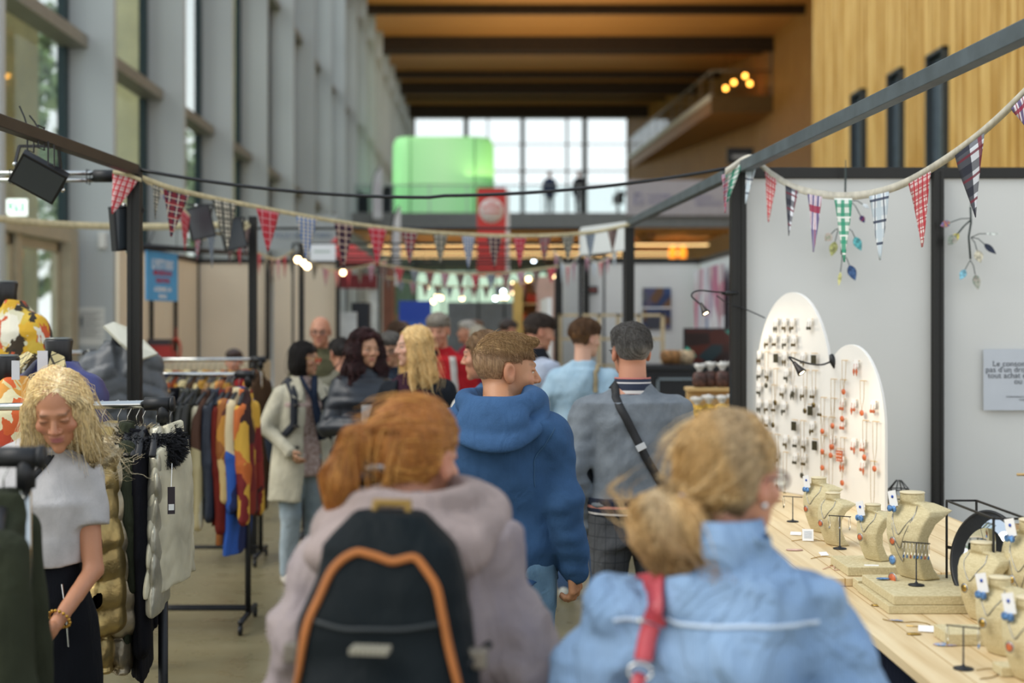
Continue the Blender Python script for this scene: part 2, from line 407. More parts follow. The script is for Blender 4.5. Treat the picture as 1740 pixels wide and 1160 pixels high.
# ceiling and its beams
def mat_wood(name, c1, c2, scale=(1, 12, 1), rough=.5, sc=2.0):
    nb = NB(name); cc = nb.coord(scale=scale)
    n = nb.n('TexNoise', i_Vector=cc, i_Scale=sc, i_Detail=5.0, i_Roughness=.55, i_Distortion=.4)
    nb.base(nb.ramp(n.outputs[0], [(.3, c1), (.7, c2)])); nb.set(Roughness=rough); return nb.m
CEILW = mat_wood('ceiling_plywood', 'a8763a', 'bd8a4a', (.25, 6, 1))
ce = MB().box((-6.05, 52, 16.4), (15, 101, 16.7)).build('ceiling', CEILW); tag(ce, kind='structure')
BEAMM = plain('33261a', .7, name='dark_beam', noise=.1)
for i, (y, d, t) in enumerate([(58, .5, .35), (65.4, .42, .3), (72.6, .75, .4), (75.6, .35, .2), (82.6, .4, .3), (86.5, .7, .4), (95.5, .8, .45), (92, .2, .2)]):
    o = MB().box((-5.95, y, 16.4-d), (15, y+t, 16.4)).build('trim_%d' % (i+1), BEAMM); tag(o, kind='structure')
# far wall with big windows
FW = MB(); zb, zt = 9.3, 16.4
FW.box((-6.05, 100, 0), (-5.15, 100.3, 16.4)); FW.box((9.72, 100, 0), (15, 100.3, 16.4)); FW.box((-6.05, 100, 5.5), (15, 100.3, zb)); FW.box((-5.2, 100, 16.15), (9.8, 100.3, 16.4))
o = FW.build('wall_far', plain('8f8a80', .7, name='far_wall_paint', noise=.03)); tag(o, kind='structure')
xs = [(-5.15, -1.75), (-1.4, 2.25), (2.55, 6.6), (6.95, 9.72)]
fr = MB()
for a, b in ((-1.75, -1.4), (2.25, 2.55), (6.6, 6.95)): fr.box((a, 99.9, zb), (b, 100.3, 16.2))
fr.box((5.45, 99.95, zb), (5.6, 100.2, 16.2)); fr.box((-.1, 99.98, zb), (.0, 100.2, 16.2)); fr.box((-5.2, 99.95, 12.4), (9.8, 100.1, 12.5)); fr.box((-5.2, 99.95, 14.3), (9.8, 100.1, 14.37))
fo = fr.build('window_30', plain('7d8488', .5, name='grey_frame', noise=.02)); tag(fo, kind='structure')
MB().box((-5.2, 100.12, zb), (9.8, 100.14, 16.2)).build('window_pane', glass('f4f8f8'), fo)
# mezzanine
SLAB = plain('7d8284', .6, name='slab_edge', noise=.03)
o = MB().box((-5.3, 55, 5.45), (9.4, 76, 6.02)).build('trim_20', SLAB); tag(o, kind='structure')
SOFF = mat_wood('soffit_wood', 'c98a3c', 'dba356', (.3, 8, 1))
m = MB().box((-5.3, 55.3, 5.3), (9.4, 76, 5.45))
o = m.build('ceiling_2', SOFF); tag(o, kind='structure')
m = MB()
for x in (-3.4, -.2, 3.0, 6.2): m.box((x, 55.4, 5.05), (x+.3, 76, 5.3))
o = m.build('trim_21', mat_wood('joist_wood', '8b5a22', 'a06c2c')); tag(o, kind='structure')
for i, y in enumerate((59.5, 66.5, 72.5)):
    l = MB().box((-5.0, y, 5.0), (9.2, y+.25, 5.05)).build('light_strip', emit('ffd592', 2.2, 'warm_strip')); tag(l, 'long warm light strip hung under the mezzanine floor', 'ceiling light', 'warm light strips under the mezzanine')
o = MB().box((-5.3, 76, 0), (-5.1, 76.2, 5.3)).box((3.1, 76, 0), (9.6, 76.2, 5.3)).box((-5.3, 76, 2.0), (3.2, 76.2, 2.2)).build('wall_under_mezzanine', plain('8d7350', .6, name='tan_panelling', noise=.1)); tag(o, kind='structure')
w2 = MB()
for x in (-3.9, -2.5, -1.1, .3, 1.7): w2.box((x, 76, 0), (x+.1, 76.15, 5.3))
w2 = w2.build('window_31', FRAME); tag(w2, kind='structure'); MB().box((-5.1, 76.05, 0), (3.1, 76.07, 5.3)).build('window_pane', glass('d3e2d4'), w2)
# glass balustrade of the mezzanine
m = MB(); m.tube([(-5.2, 55.1, 7.1), (9.3, 55.1, 7.1)], .03)
for i in range(11): m.box((-5.2+i*1.45, 55.06, 6.0), (-5.16+i*1.45, 55.14, 7.1))
r = m.build('railing', plain('9aa0a2', .3, .8, name='brushed_rail', noise=0)); tag(r, kind='structure')
MB().box((-5.2, 55.09, 6.05), (9.3, 55.105, 7.05)).build('railing_glass', glass('eef3f3'), r)
# right hand timber wall with battens, narrow windows
PINE = mat_wood('pine_batten', 'cf9f4c', 'ecc67a', (1, 1, .25), .55, 3.0)
PINE_D = mat_wood('pine_board', '7a531c', '94692a', (1, 1, .25), .6, 3.0)
m = MB(); m.box((8.06, 12, 0), (8.3, 35, 17), 1); y = 12.0; rr = random.Random(3)
wins = [(24.75, 25.75, 6.56), (27.35, 28.25, 6.66), (30.2, 31.1, 6.72)]
while y < 35:
    wdt = rr.choice((.1, .14, .22, .07)); inw = [w_ for w_ in wins if y+wdt > w_[0] and y < w_[1]]
    if inw: m.box((7.98, y, inw[0][2]), (8.06, y+wdt, 17), 0)
    else: m.box((8.0-rr.choice((0, .02)), y, 0), (8.06, y+wdt, 17), 0)
    y += wdt+rr.choice((.05, .09, .14))
o = m.build('wall_right', [PINE, PINE_D]); tag(o, kind='structure')
for i, (a, b, zt_) in enumerate(wins):
    f = MB().box((7.9, a, 2.4), (8.06, a+.05, zt_)).box((7.9, b-.05, 2.4), (8.06, b, zt_)).box((7.9, a, zt_-.06), (8.06, b, zt_)).build('window_%d' % (40+i), plain('3d4448', .5, .3, name='slot_frame', noise=0)); tag(f, kind='structure')
    MB().box((8.03, a+.05, 2.4), (8.05, b-.05, zt_-.06)).build('window_pane', plain('56626c', .25, 0, name='dim_glass', noise=.05), f)
m = MB(); m.box((8.06, 34.9, 0), (15, 35, 17), 1); m.box((14.66, 35, 0), (14.9, 77.2, 17), 1)
M_ = Matrix.Translation((14.7, 77, 0)) @ Matrix.Rotation(math.atan2(-4.9, 23), 4, 'Z').inverted().inverted()
L = math.hypot(4.9, 23.2); ang = math.atan2(23.2, -4.9)
Mr = Matrix.Translation((14.7, 77, 0)) @ Matrix.Rotation(ang, 4, 'Z')
m.box((0, -.2, 0), (L, -.05, 17), 1, Mr)
y = 35.1
while y < 77: m.box((14.58, y, 0), (14.66, y+.18, 17), 0); y += .34
x = 0
while x < L: m.box((x, -.05, 0), (x+.18, .04, 17), 0, Mr); x += .34
o = m.build('wall_recess', [mat_wood('amber_batten', 'a87c3c', 'c0924c', (1, 1, .25), .55, 3.0), PINE_D]); tag(o, kind='structure')
# gallery balcony high on the right: floor wedge, glass front, lamps in its end
m = MB(); pts = [(11.5, 73), (14.62, 73), (14.62, 77), (9.9, 99.9)]
m.prism([(x, y) for x, y in pts], .75, Matrix.Translation((0, 0, 12.6)), 0)
o = m.build('balcony', [plain('9c6c33', .6, name='balcony_soffit', noise=.05)]); tag(o, kind='structure')
e = MB(); e.box((11.4, 72.85, 12.55), (14.6, 73, 13.4)); eo = e.build('balcony_edge', plain('6f5a35', .6, name='balcony_fascia', noise=.05), o)
e = MB(); e.tube([(11.46, 73, 13.4), (9.86, 99.9, 13.4)], .16, 6); e.build('balcony_edge', plain('d9d6cc', .5, name='pale_edge', noise=.02), o)
e = MB(); e.tube([(11.46, 73, 14.7), (9.86, 99.9, 14.7)], .05, 6); e.tube([(11.46, 73, 14.7), (14.6, 73, 14.7)], .05, 6)
for t in range(0, 11): e.tube([(11.46-1.6*t/10, 73+26.9*t/10, 13.3), (11.46-1.6*t/10, 73+26.9*t/10, 14.7)], .03, 5)
e.tube([(14.55, 73, 13.3), (14.55, 73, 16.4)], .12, 4); e.build('balcony_rail', plain('8a8174', .4, .5, name='rail_metal', noise=0), o)
e = MB(); e.add([(11.46, 73, 13.4), (9.86, 99.9, 13.4), (9.86, 99.9, 14.65), (11.46, 73, 14.65)], [(0, 1, 2, 3)]); e.add([(11.46, 73, 13.4), (14.55, 73, 13.4), (14.55, 73, 14.65), (11.46, 73, 14.65)], [(0, 1, 2, 3)]); e.build('balcony_glass', glass('e9e3d8'), o)
for px, py in ((1247, 140), (1266, 129), (1274, 142), (1233, 150)):
    q = P(px, py, 76); l = MB().sphere(q, .13, 10).tube([q, q+Vector((0, 0, 16.4-q.z))], .012, 5, 1).build('pendant_lamp', [emit('ffb04a', 9, 'amber_bulb'), BLACKM]); tag(l, 'small amber pendant lamp over the high balcony', 'lamp', 'amber lamps over the high balcony')
# door frame + black sign under the balcony
s = sheet('wall_sign', (1235, 251), (1280, 279), 40, BLACKM, 'small black sign hanging below the wood balcony', 'sign', t=.08, rows=[(.2, .45, .8, .65)], ink=plain('9a9a9a', .5, name='sign_ink', noise=0))
# warm area lights: an added ceiling fill, and the glow of the mezzanine strips
def area(name, loc, rot, size, energy, col, sy=None):
    d = bpy.data.lights.new(name, 'AREA'); d.energy = energy; d.color = col; d.size = size
    if sy: d.shape = 'RECTANGLE'; d.size_y = sy
    o = bpy.data.objects.new(name, d); COL.objects.link(o); o.location = loc; o.rotation_euler = rot; return o
area('ceiling_fill', (3, 66, 8), (math.pi, 0, 0), 8, 900, (1, .78, .52), 14)  # unseen warm fill, added to brighten the wood ceiling from below
area('under_mezzanine', (2, 66, 4.95), (0, 0, 0), 10, 350, (1, .8, .55), 14)
# ---- stand structure ----------------------------------------------------------
PANEL_W = plain('d2d3cf', .6, name='stand_panel_grey', noise=.015, scale=1)
PANEL_C = plain('e2d2b8', .7, name='stand_panel_cream', noise=.02, scale=1)
PROFILE = plain('2a2a28', .4, .6, name='dark_anodised', noise=.02)
def post(name, x, y, h, w_, label, group=None, mat=None):
    m = MB(); a = w_/2; g = a*.28
    m.box((-a*.8, -a*.8, 0), (a*.8, a*.8, h))
    for sx in (-1, 1):
        for sy in (-1, 1): m.box((min(sx*a, sx*g), min(sy*a, sy*g), 0), (max(sx*a, sx*g), max(sy*a, sy*g), h))
    o = m.build(name, mat or PROFILE, loc=(x, y, 0), bevel=.003); tag(o, label, 'post', group); return o
post('stand_post', -1.765, 7.1, 2.5, .065, 'black grooved aluminium post at the corner of the clothes stand')
post('stand_post', 1.245, 7.1, 2.5, .075, 'thick black grooved post at the corner of the jewellery stand')
post('stand_post', -1.755, 10.6, 2.52, .06, 'dark post rising behind the rack of colourful coats', 'posts')
post('stand_post', -1.80, 13.7, 2.5, .05, 'dark stand post between two cream wall panels, under a pair of lit bulbs')
post('stand_post', 1.14, 11.5, 2.5, .075, 'dark post right of the lattice boards, meeting the far end of the grey beam')
post('stand_post', -1.80, 17.0, 2.5, .05, 'dark post ending the cream panel wall beside the red tent')
post('stand_post', .83, 16.9, 2.5, .09, 'dark post left of the grey lattice boards')
def beam(name, pts, w_, label, mat, h=None):
    m = MB()
    for a, b in zip(pts[:-1], pts[1:]):
        a = Vector(a); b = Vector(b); L = (b-a).length; M = Matrix.Translation(a) @ (b-a).to_track_quat('Y', 'Z').to_matrix().to_4x4()
        m.box((-w_/2, 0, -(h or w_)/2), (w_/2, L, (h or w_)/2), 0, M)
    o = m.build(name, mat, bevel=.003); tag(o, label, 'beam'); return o
BEAM_L = plain('3a3634', .45, .5, name='brown_black_steel', noise=.05)
BEAM_R = plain('5c666b', .5, .35, name='grey_blue_steel', noise=.06, scale=8)
beam('stand_beam', [P(-60, 186, 5.0), P(228, 288, 7.06)], .05, 'dark steel beam carrying the floodlight over the clothes stand', BEAM_L)
beam('stand_beam', [P(1800, 26, 3.75), P(1262, 284, 7.06)], .05, 'long grey steel beam slanting up over the jewellery stand', BEAM_R, .055)
beam('stand_beam', [P(1236, 298, 7.15), P(1072, 378, 11.46)], .05, 'grey steel beam running on behind the tall jewellery stand post', BEAM_R, .055)
m = MB()
for dz in (0, .035): m.tube([P(-60, 299, 7.2)+Vector((0, 0, dz-.02)), P(165, 299, 7.2)+Vector((0, 0, dz-.02))], .012, 8)
for x in (20, 60, 110, 150):
    q = P(x, 299, 7.2); m.tube([q+Vector((0, .03, .03)), q+Vector((0, -.03, .03)), q+Vector((0, -.03, -.04)), q+Vector((0, .03, -.04)), q+Vector((0, .03, .03))], .003, 5, 1)
m.tube([P(160, 299, 7.2), P(197, 299, 7.2)], .032, 10, 1)
o = m.build('cross_pipe', [CHROME, BLACKM]); tag(o, 'pair of thin chrome pipes with a black end clamp behind the floodlight', 'pipe')
# grey panel wall of the jewellery stand
def panel(name, a, b, z0, z1, mat, label, group=None, t=.03, cat='wall panel', frame=True):
    a = Vector((*a, 0)); b = Vector((*b, 0)); L = (b-a).length; M = Matrix.Translation(a) @ Matrix.Rotation(math.atan2((b-a).y, (b-a).x), 4, 'Z')
    o = MB().box((.02, -t/2, z0+.02), (L-.02, t/2, z1-.02), 0, M).build(name, mat); tag(o, label, cat, group)
    if frame:
        m = MB(); m.box((0, -t, z1-.055), (L, t, z1), 0, M); m.box((0, -t, z0), (L, t, z0+.04), 0, M); m.build('frame', PROFILE, o, bevel=.003)
    return o
panel('partition_wall', (1.25, 7.12), (2.235, 7.12), 0, 2.5, PANEL_W, 'grey stand panel behind the white arched jewellery board')
panel('partition_wall', (2.235, 7.12), (3.7, 7.12), 0, 2.5, PANEL_W, 'grey stand panel carrying the white French notice')
post('stand_post', 2.235, 7.08, 2.48, .052, 'black grooved post between the two grey panels behind the mirror')
# cream panel stands on the left
panel('partition_wall', (-3.5, 13.4), (-3.5, 15.4), 0, 2.5, PANEL_C, 'cream side panel behind the blue hanging sign')
panel('partition_wall', (-3.5, 15.4), (-3.5, 17.1), 0, 2.5, PANEL_C, 'cream side panel meeting the back wall corner')
for a, b, s_ in ((-3.5, -2.6, 'left of the post of the coat rack'), (-2.6, -2.24, 'narrow, beside the thin mullion'), (-2.24, -1.8, 'behind the bald man')):
    panel('partition_wall', (a, 17.1), (b, 17.1), 0, 2.5, PANEL_C, 'cream back panel of the far stand, '+s_)
for px, d in ((258, 'just under the sign'), (299, 'with the red garment hanging on it')): post('stand_post', -3.46, (3.46*F)/(CX-px), 2.45, .035, 'thin dark mullion on the cream side panel '+d)
for px, d in ((335, 'in the cream corner'), (455, 'behind the coat rack leg')): post('stand_post', (px-CX)/F*17.05, 17.05, 2.48, .05, 'thin dark mullion '+d)
# blue hanging sign
c = (Vector((-3.05, 0, 0)))
SB = plain('4f9ed0', .6, name='sky_blue_board', noise=.02)
pa = P(248, 425, 12.2); pb = P(303, 437, 12.9)
dx = (pb-pa); L = math.hypot(dx.x, dx.y); ang = math.atan2(dx.y, dx.x); hh = P(0, 425, 12.2).z-P(0, 510, 12.2).z
Ms = Matrix.Translation(pa) @ Matrix.Rotation(ang, 4, 'Z')
L = L*.96
sg = empty('hanging_sign', pa, ang, 'light blue sign with white and red lettering hung above the coat rack', 'sign')
MB().box((0, -.006, -hh), (L, .006, 0)).build('board', SB, sg)
MW = plain('e8e6e4', .7, name='white_paint', noise=0); MRd = plain('b0304a', .7, name='red_paint', noise=0)
R90 = Matrix.Rotation(math.pi/2, 4, 'X')
def T(x, y, z): return Matrix.Translation((x, y, z))
for body, z, sz, mt, sx in (('LE PETIT KINO', -.148, .115, MW, .62), ('MERCERIE EN LIN', -.205, .06, MRd, .85), ('CREATION', -.27, .055, MRd, 1.1), ('ACCESSOIRES - LIN', -.345, .05, MW, .85), ('FRANCE', -.405, .045, MW, 1)):
    text('lettering', body, sz, mt, T(L/2, -.008, z) @ R90, sg, 'CENTER', bold=.002, sx=sx*L/.75*1.12)
m = MB(); m.tube([(.02, 0, 0), (-.05, -.1, .16)], .004, 5); m.tube([(L-.02, 0, 0), (L, 0, .25)], .004, 5); m.build('cord', STEEL, sg)
bar = MB().tube([P(236, 418, 11.9), P(440, 432, 14.5)], .025, 6).build('sign_rail', STEEL); tag(bar, 'thin dark rail over the cream side panel holding the blue sign', 'rail')
# shelf with boxes and red thing by the cream panel
o = MB().cbox((0, 0, 0), (.15, .12, .06)).cbox((0, -.02, .09), (.13, .1, .03)).build('gift_box', plain('a02a22', .6, name='red_card', noise=.05), loc=P(270, 607, 14)); tag(o, 'red box stack on the shelf at the cream panel', 'box')
o = MB().cbox((0, 0, 0), (.11, .1, .07)).build('storage_tin', plain('33272a', .5, name='dark_tin', noise=.05), loc=P(272, 588, 14.0), bevel=.01); tag(o, 'dark tin standing on the red boxes by the cream panel', 'tin')
m = MB(); q = P(299, 595, 15.66)
m.tube([q+Vector((math.cos(t)*.05, 0, .13*math.sin(t))) for t in np.linspace(0, 6.28, 20)], .014, 6)
m.tube([q+Vector((0, 0, .13)), q+Vector((0, 0, .25))], .005, 5)
o = m.build('coral_necklace', plain('d94a35', .5, name='coral', noise=.05)); tag(o, 'long coral red necklace hanging on the dark mullion', 'necklace')
o = MB().box((-3.4, 13.7, 0), (-2.2, 14.4, 1.35)).build('display_counter', plain('c3b294', .7, name='counter_board', noise=.03)); tag(o, 'cream display counter behind the coat racks, below the sign', 'counter')
# right far stand: grey back wall
for a, b, s_ in ((.87, 1.17, 'narrow and nearest the pink side wall'), (1.17, 1.66, 'above the lattice boards'), (1.66, 2.55, 'carrying the photo poster')): panel('partition_wall', (a, 17.1), (b, 17.1), 0, 2.5, PANEL_W, 'light grey back panel of the far right stand, '+s_)
post('stand_post', (996-CX)/F*17.0, 17.0, 2.48, .07, 'dark post between the light grey panels holding the tiny dark plaque')
panel('partition_wall', (2.55, 17.1), (2.55, 13.4), 0, 2.5, plain('ccd3d4', .5, name='white_panel', noise=.01), 'white side panel of the far right stand behind the desk lamp')
pm = NB('photo_print'); v = pm.n('TexVoronoi', i_Vector=pm.coord(), i_Scale=7.0); pm.base(pm.ramp(v.outputs['Color'], [(.2, '1c2a4c'), (.45, '2f4a78'), (.6, '6a4a2c'), (.75, '1a1c26'), (.9, '8a8f9c')]))
p0 = sheet('photo_poster', (1092, 489), (1140, 559), 17.06, pm.m, 'dark blue and brown photo poster on the light grey panel', 'poster', rows=[(0, .47, 1, .5)], ink=WHITE_T)
pm2 = NB('banner_print'); v = pm2.n('TexVoronoi', i_Vector=pm2.coord(scale=(6, 6, 2.2)), i_Scale=1.3); pm2.base(pm2.ramp(v.outputs['Color'], [(.2, 'c4c6d0'), (.45, 'd8d4d8'), (.6, 'a08a90'), (.72, 'c04a70'), (.8, '6a7ca0'), (.95, 'e0dde0')]))
o = MB().box((2.44, 14.9, .5), (2.47, 16.9, 2.35)).build('wall_banner', pm2.m); tag(o, 'tall pale banner with pink and blue picture on the side panel', 'banner')
sheet('plaque', (999, 486), (1016, 499), 17.07, plain('3a3434', .5, name='plaque', noise=0), 'tiny dark plaque beside the post on the grey panel', 'sign', rows=[(.15, .4, .85, .6)], ink=plain('b05040', .5, name='plaque_ink', noise=0), t=.02)
LAT = plain('c9b58d', .6, name='beech', noise=.05)
m = MB(); a = P(950, 533, 16); b = P(1128, 538, 16); m.box((a.x, 15.98, a.z-.03), (b.x, 16.02, a.z)); 
for px in (952, 1018, 1050, 1085, 1126): q = P(px, 533, 16); m.box((q.x-.02, 15.98, .5), (q.x+.02, 16.02, a.z))
for z in (1.55, 1.25, .95): m.box((a.x, 15.985, z-.015), (b.x, 16.015, z+.015))
o = m.build('lattice_screen', LAT); tag(o, 'pale wooden lattice display frame before the light grey panels', 'frame')
o = MB().box((.62, 15.2, 0), (.68, 16.9, 2.0)).build('folding_board', plain('e4e4e0', .6, name='white_board', noise=.01)); tag(o, 'white board edge leaning by the dark post', 'board')
m = MB().box((.6, 15.1, .8), (.66, 15.16, 2.02)); 
# black counter with frames, TV, baskets
CB = plain('15171a', .5, name='black_counter', noise=.03)
a = P(1108, 622, 12); b = P(1250, 622, 12)
m = MB().box((1.3, 12, 0), (2.5, 12.5, a.z-.03)); m.box((1.27, 11.97, a.z-.03), (2.53, 12.53, a.z+.01))
ct = m.build('bar_counter', CB); tag(ct, 'black counter with framed fronts behind the man in the grey jacket', 'counter')
k = MB()
for x0 in (1.42, 1.95):
    x1 = x0+.38; z0, z1 = .75, a.z-.1
    k.box((x0, 11.985, z0), (x0+.015, 12.0, z1)); k.box((x1-.015, 11.985, z0), (x1, 12.0, z1)); k.box((x0, 11.985, z1-.015), (x1, 12.0, z1)); k.box((x0, 11.985, z0), (x1, 12, z0+.015))
k.build('front_frame', plain('8d9aa0', .4, .4, name='pale_trim', noise=0), ct)
tvm = NB('tv_picture'); v = tvm.n('TexVoronoi', i_Vector=tvm.coord(scale=(3, 1, 5)), i_Scale=1.6)
cl = tvm.ramp(v.outputs['Color'], [(.3, '1a0c0a'), (.5, '3a1408'), (.62, '12161f'), (.8, '2f8a7a'), (.92, '2a3f9a')]); tvm.base('08080a'); tvm.l(cl, tvm.b.inputs['Emission Color']); tvm.b.inputs['Emission Strength'].default_value = .9; tvm.set(Roughness=.2)
a = P(1162, 557, 13.6); b = P(1252, 624, 13.6); tv = empty('television', ((a.x+b.x)/2, 13.6, b.z), 0, 'television with a dark red and green picture on the far stand', 'tv')
wd = (b.x-a.x)/2; hd = a.z-b.z
MB().box((-wd, 0, 0), (wd, .05, hd)).build('casing', BLACKM, tv, bevel=.006); MB().box((-wd+.015, -.004, .02), (wd-.015, 0, hd-.015)).build('screen', tvm.m, tv)
MB().box((-.03, .0, -.15), (.03, .04, .0)).box((-.15, -.06, -.17), (.15, .12, -.15)).build('stand', BLACKM, tv)
o = MB().box((1.75, 13.3, 0), (2.5, 14.1, b.z-.17)).build('cabinet', plain('8b8880', .6, name='grey_cabinet', noise=.02)); tag(o, 'low grey cabinet under the television', 'cabinet')
for i, (px, cc_, rr_, lb) in enumerate([(1143, '8a6238', .1, 'brown round basket on the black counter'), (1164, 'b09a7a', .085, 'pale woven basket on the black counter')]):
    q = P(px, 612, 12.2); MBq = MB().lathe([(rr_*.75, 0), (rr_*1.05, .06), (rr_, .1), (rr_*.8, .115), (rr_*.3, .12)], (0, 0, 0), 14); o = MBq.build('basket', plain(cc_, .8, name='wicker', noise=.2, scale=30), loc=(q.x, 12.25, P(0, 622, 12).z+.012)); tag(o, lb, 'basket')
# snack stand: white table, wooden tiers, bags
PALEW = mat_wood('pale_spruce', 'c9a468', 'dcbd85', (1, 8, 1))
q = P(1180, 745, 8.6)
o = MB().box((1.2, 8.3, 0), (2.2, 9.2, .78)).build('table', plain('cfcfcc', .7, name='white_cloth', noise=.02)); tag(o, 'white covered table carrying the snack shelves', 'table')
rk = empty('tiered_shelf', (1.2, 8.55, .785), 0, 'small pale wooden tiered shelf holding bagged snacks', 'shelf')
tiers = [(740, 8.5), (714, 8.55), (658, 8.75)]
for i, (py, Y) in enumerate(tiers):
    z = P(0, py, Y).z-.785; m = MB().box((.02, Y-8.55-.06, z-.02), (.62, Y-8.55+.12, z)); m.build('shelf_board', PALEW, rk)
for x in (.03, .2, .38, .58): MB().box((x, -.03, 0), (x+.025, 0, .29)).build('shelf_leg', PALEW, rk)
MB().box((.02, .22, 0), (.62, .24, .52)).build('back_board', PALEW, rk)
FILM = plain('cfcdc6', .25, name='clear_film_bag', noise=.08, scale=25)
def bag(kind, loc, i):
    r_ = random.Random(i*7+len(kind)); b_ = empty('snack_bag', loc, r_.uniform(-.3, .3)); b_.scale = (1.12, .9, r_.uniform(.92, 1.05))
    m = MB(); n = 10
    prof = [(.031, 0), (.038, .02), (.040, .055), (.033, .085), (.012, .1)]
    m.lathe(prof, (0, 0, 0), n); o = m.build('contents', plain({'gold': 'd6952f', 'dark': '4a3028', 'white': 'd9d4c8'}[kind], .6, name='sweets', noise=.35, scale=45), b_)
    m = MB().lathe([(.020, .088), (.012, .102), (.024, .120), (.040, .142), (.012, .146)], (0, 0, 0), 9); m.v = [(x*r_.uniform(.7, 1.15), y*r_.uniform(.5, .9), z+r_.uniform(-.01, .01)) if z > .12 else (x, y, z) for x, y, z in m.v]; m.build('twist', FILM, b_)
    return b_
for i in range(7):
    kind = 'gold'
    b_ = bag(kind, (1.255+i*.075, 8.56+.02*(i % 2), P(0, 714, 8.55).z+.002), i); tag(b_, 'clear bag of golden snacks on the lower wooden tier', 'bag', 'golden snack bags')
for i in range(7):
    b_ = bag('dark', (1.30+i*.07, 8.76+.02*(i % 2), P(0, 658, 8.75).z+.002), i+20); tag(b_, 'clear bag of dark sweets on the upper wooden tier', 'bag', 'dark snack bags')
m = MB(); rr2 = np.random.RandomState(5)
for i in range(60):
    a0 = Vector((1.33+rr2.rand()*.5, 9.0+rr2.rand()*.1, .95+.3+rr2.rand()*.13)); d = Vector(rr2.randn(3)).normalized()*.05; m.add([a0-d, a0+Vector((.015, 0, .01)), a0+d, a0-Vector((.015, 0, .01))], [(0, 1, 2, 3)])
m.box((1.33, 9.02, .79), (1.85, 9.12, 1.3), 1)
o = m.build('green_garland', [plain('5f9a3a', .6, name='green_leaf', noise=.2), PALEW]); tag(o, 'green leafy garland topping the snack shelves', 'garland')
# low bag row on top, white bags
for i in range(7):
    b_ = bag('white', (1.34+i*.072, 8.93, .79+.42), i+40); tag(b_, 'white wrapped snack bag below the green garland', 'bag', 'white snack bags')
o = MB().box((1.28, 8.88, .785), (1.88, 8.98, 1.205)).build('riser', PALEW); tag(o, 'wooden riser behind the snack bags', 'riser')
# ---- far end of the aisle ------------------------------------------------------
# green lantern on the mezzanine
LGm = emit('63d468', .55, 'green_lantern_skin'); LGp = emit('b8f0b4', .75, 'pale_lantern_skin')
q0 = P(668, 362, 62); q1 = P(840, 240, 62); zc0, zc1 = 6.03, q1.z
lt = empty('green_lantern', ((q0.x+q1.x)/2, 62, zc0), 0, 'huge glowing green fabric lantern standing on the mezzanine', 'lantern')
hw = (q1.x-q0.x)/2; hh = zc1-zc0; m = MB(); n = 48; ring = []
prof = [(.93, 0), (.99, .05*hh), (1, .5*hh), (.99, .93*hh), (.94, hh), (.5, hh+.06)]
vs = []; fs = []
for r_, z in prof:
    for k in range(n):
        t = 2*math.pi*k/n; e_ = .45; c_ = math.cos(t); s_ = math.sin(t); pinch = 1-.025*abs(math.sin(3*t))
        vs.append((hw*r_*pinch*math.copysign(abs(c_)**e_, c_), hw*.8*r_*pinch*math.copysign(abs(s_)**e_, s_), z))
for i in range(len(prof)-1):
    for k in range(n): fs.append((i*n+k, i*n+(k+1) % n, (i+1)*n+(k+1) % n, (i+1)*n+k))
fs += [tuple(range(n))[::-1], tuple(range((len(prof)-1)*n, len(prof)*n))]
nbL = NB('green_lantern_fabric'); sp_ = nbL.n('SeparateXYZ'); nbL.l(nbL.coord(), sp_.inputs[0])
nbL.base('8fd88c'); cn = nbL.ramp(math_(nbL, 'MULTIPLY_ADD', sp_.outputs[0], 1/(2*hw), .5), [(0, '9be89a'), (.2, 'b4eeb0'), (.5, 'c4f2bc'), (.8, 'a6e9a0'), (1, '6fd078')]); nbL.l(cn, nbL.b.inputs['Emission Color']); nbL.b.inputs['Emission Strength'].default_value = .5
m.add(vs, fs, 0, True).build('skin', nbL.m, lt)
m = MB()
for t in (-.62, .62): m.tube([(hw*t, -hw*.8, .05), (hw*t*1.0, -hw*.8, hh-.05)], .035, 6)
m.build('seam', plain('6fae6c', .6, name='seam_green', noise=0), lt)
q = P(668, 240, 61)
def feather(px, py0, py1, Y, wpx, label, txt=None):
    a = P(px, py0, Y); b = P(px, py1, Y); hh = a.z-b.z; ww = wpx/F*Y
    t = empty('feather_flag', (a.x, Y, b.z), 0, label, 'flag', )
    out = [(-ww/2, .05*hh)]+[(-ww/2, hh*.6), (-ww*.3, hh*.85), (ww*.2, hh*.98), (ww*.5, hh)]+[(ww*.52, hh*.93), (ww*.5, hh*.5), (ww*.5, .05*hh)]
    MB().prism(out, .02, Matrix.Rotation(math.pi/2, 4, 'X')).build('sail', plain('e6e8ee', .6, name='white_sail', noise=.02), t)
    MB().tube([(-ww/2, -.02, -b.z), (-ww/2, -.02, hh*.6), (-ww*.3, -.02, hh*.85), (ww*.3, -.02, hh)], .02, 6).build('pole', STEEL, t)
    k = MB().tube([(ww*(.04+.14*(i%2*2-1)), -.02, hh*(.2+.03*i)) for i in range(18)], ww*.05, 4)
    k.build('print', plain('b9a0b0', .6, name='flag_print', noise=.05), t); return t
feather(641, 283, 376, 54, 17, 'white feather flag standing left of the green lantern')
feather(673, 350, 492, 30, 15, 'slim white feather flag rising before the mezzanine edge')
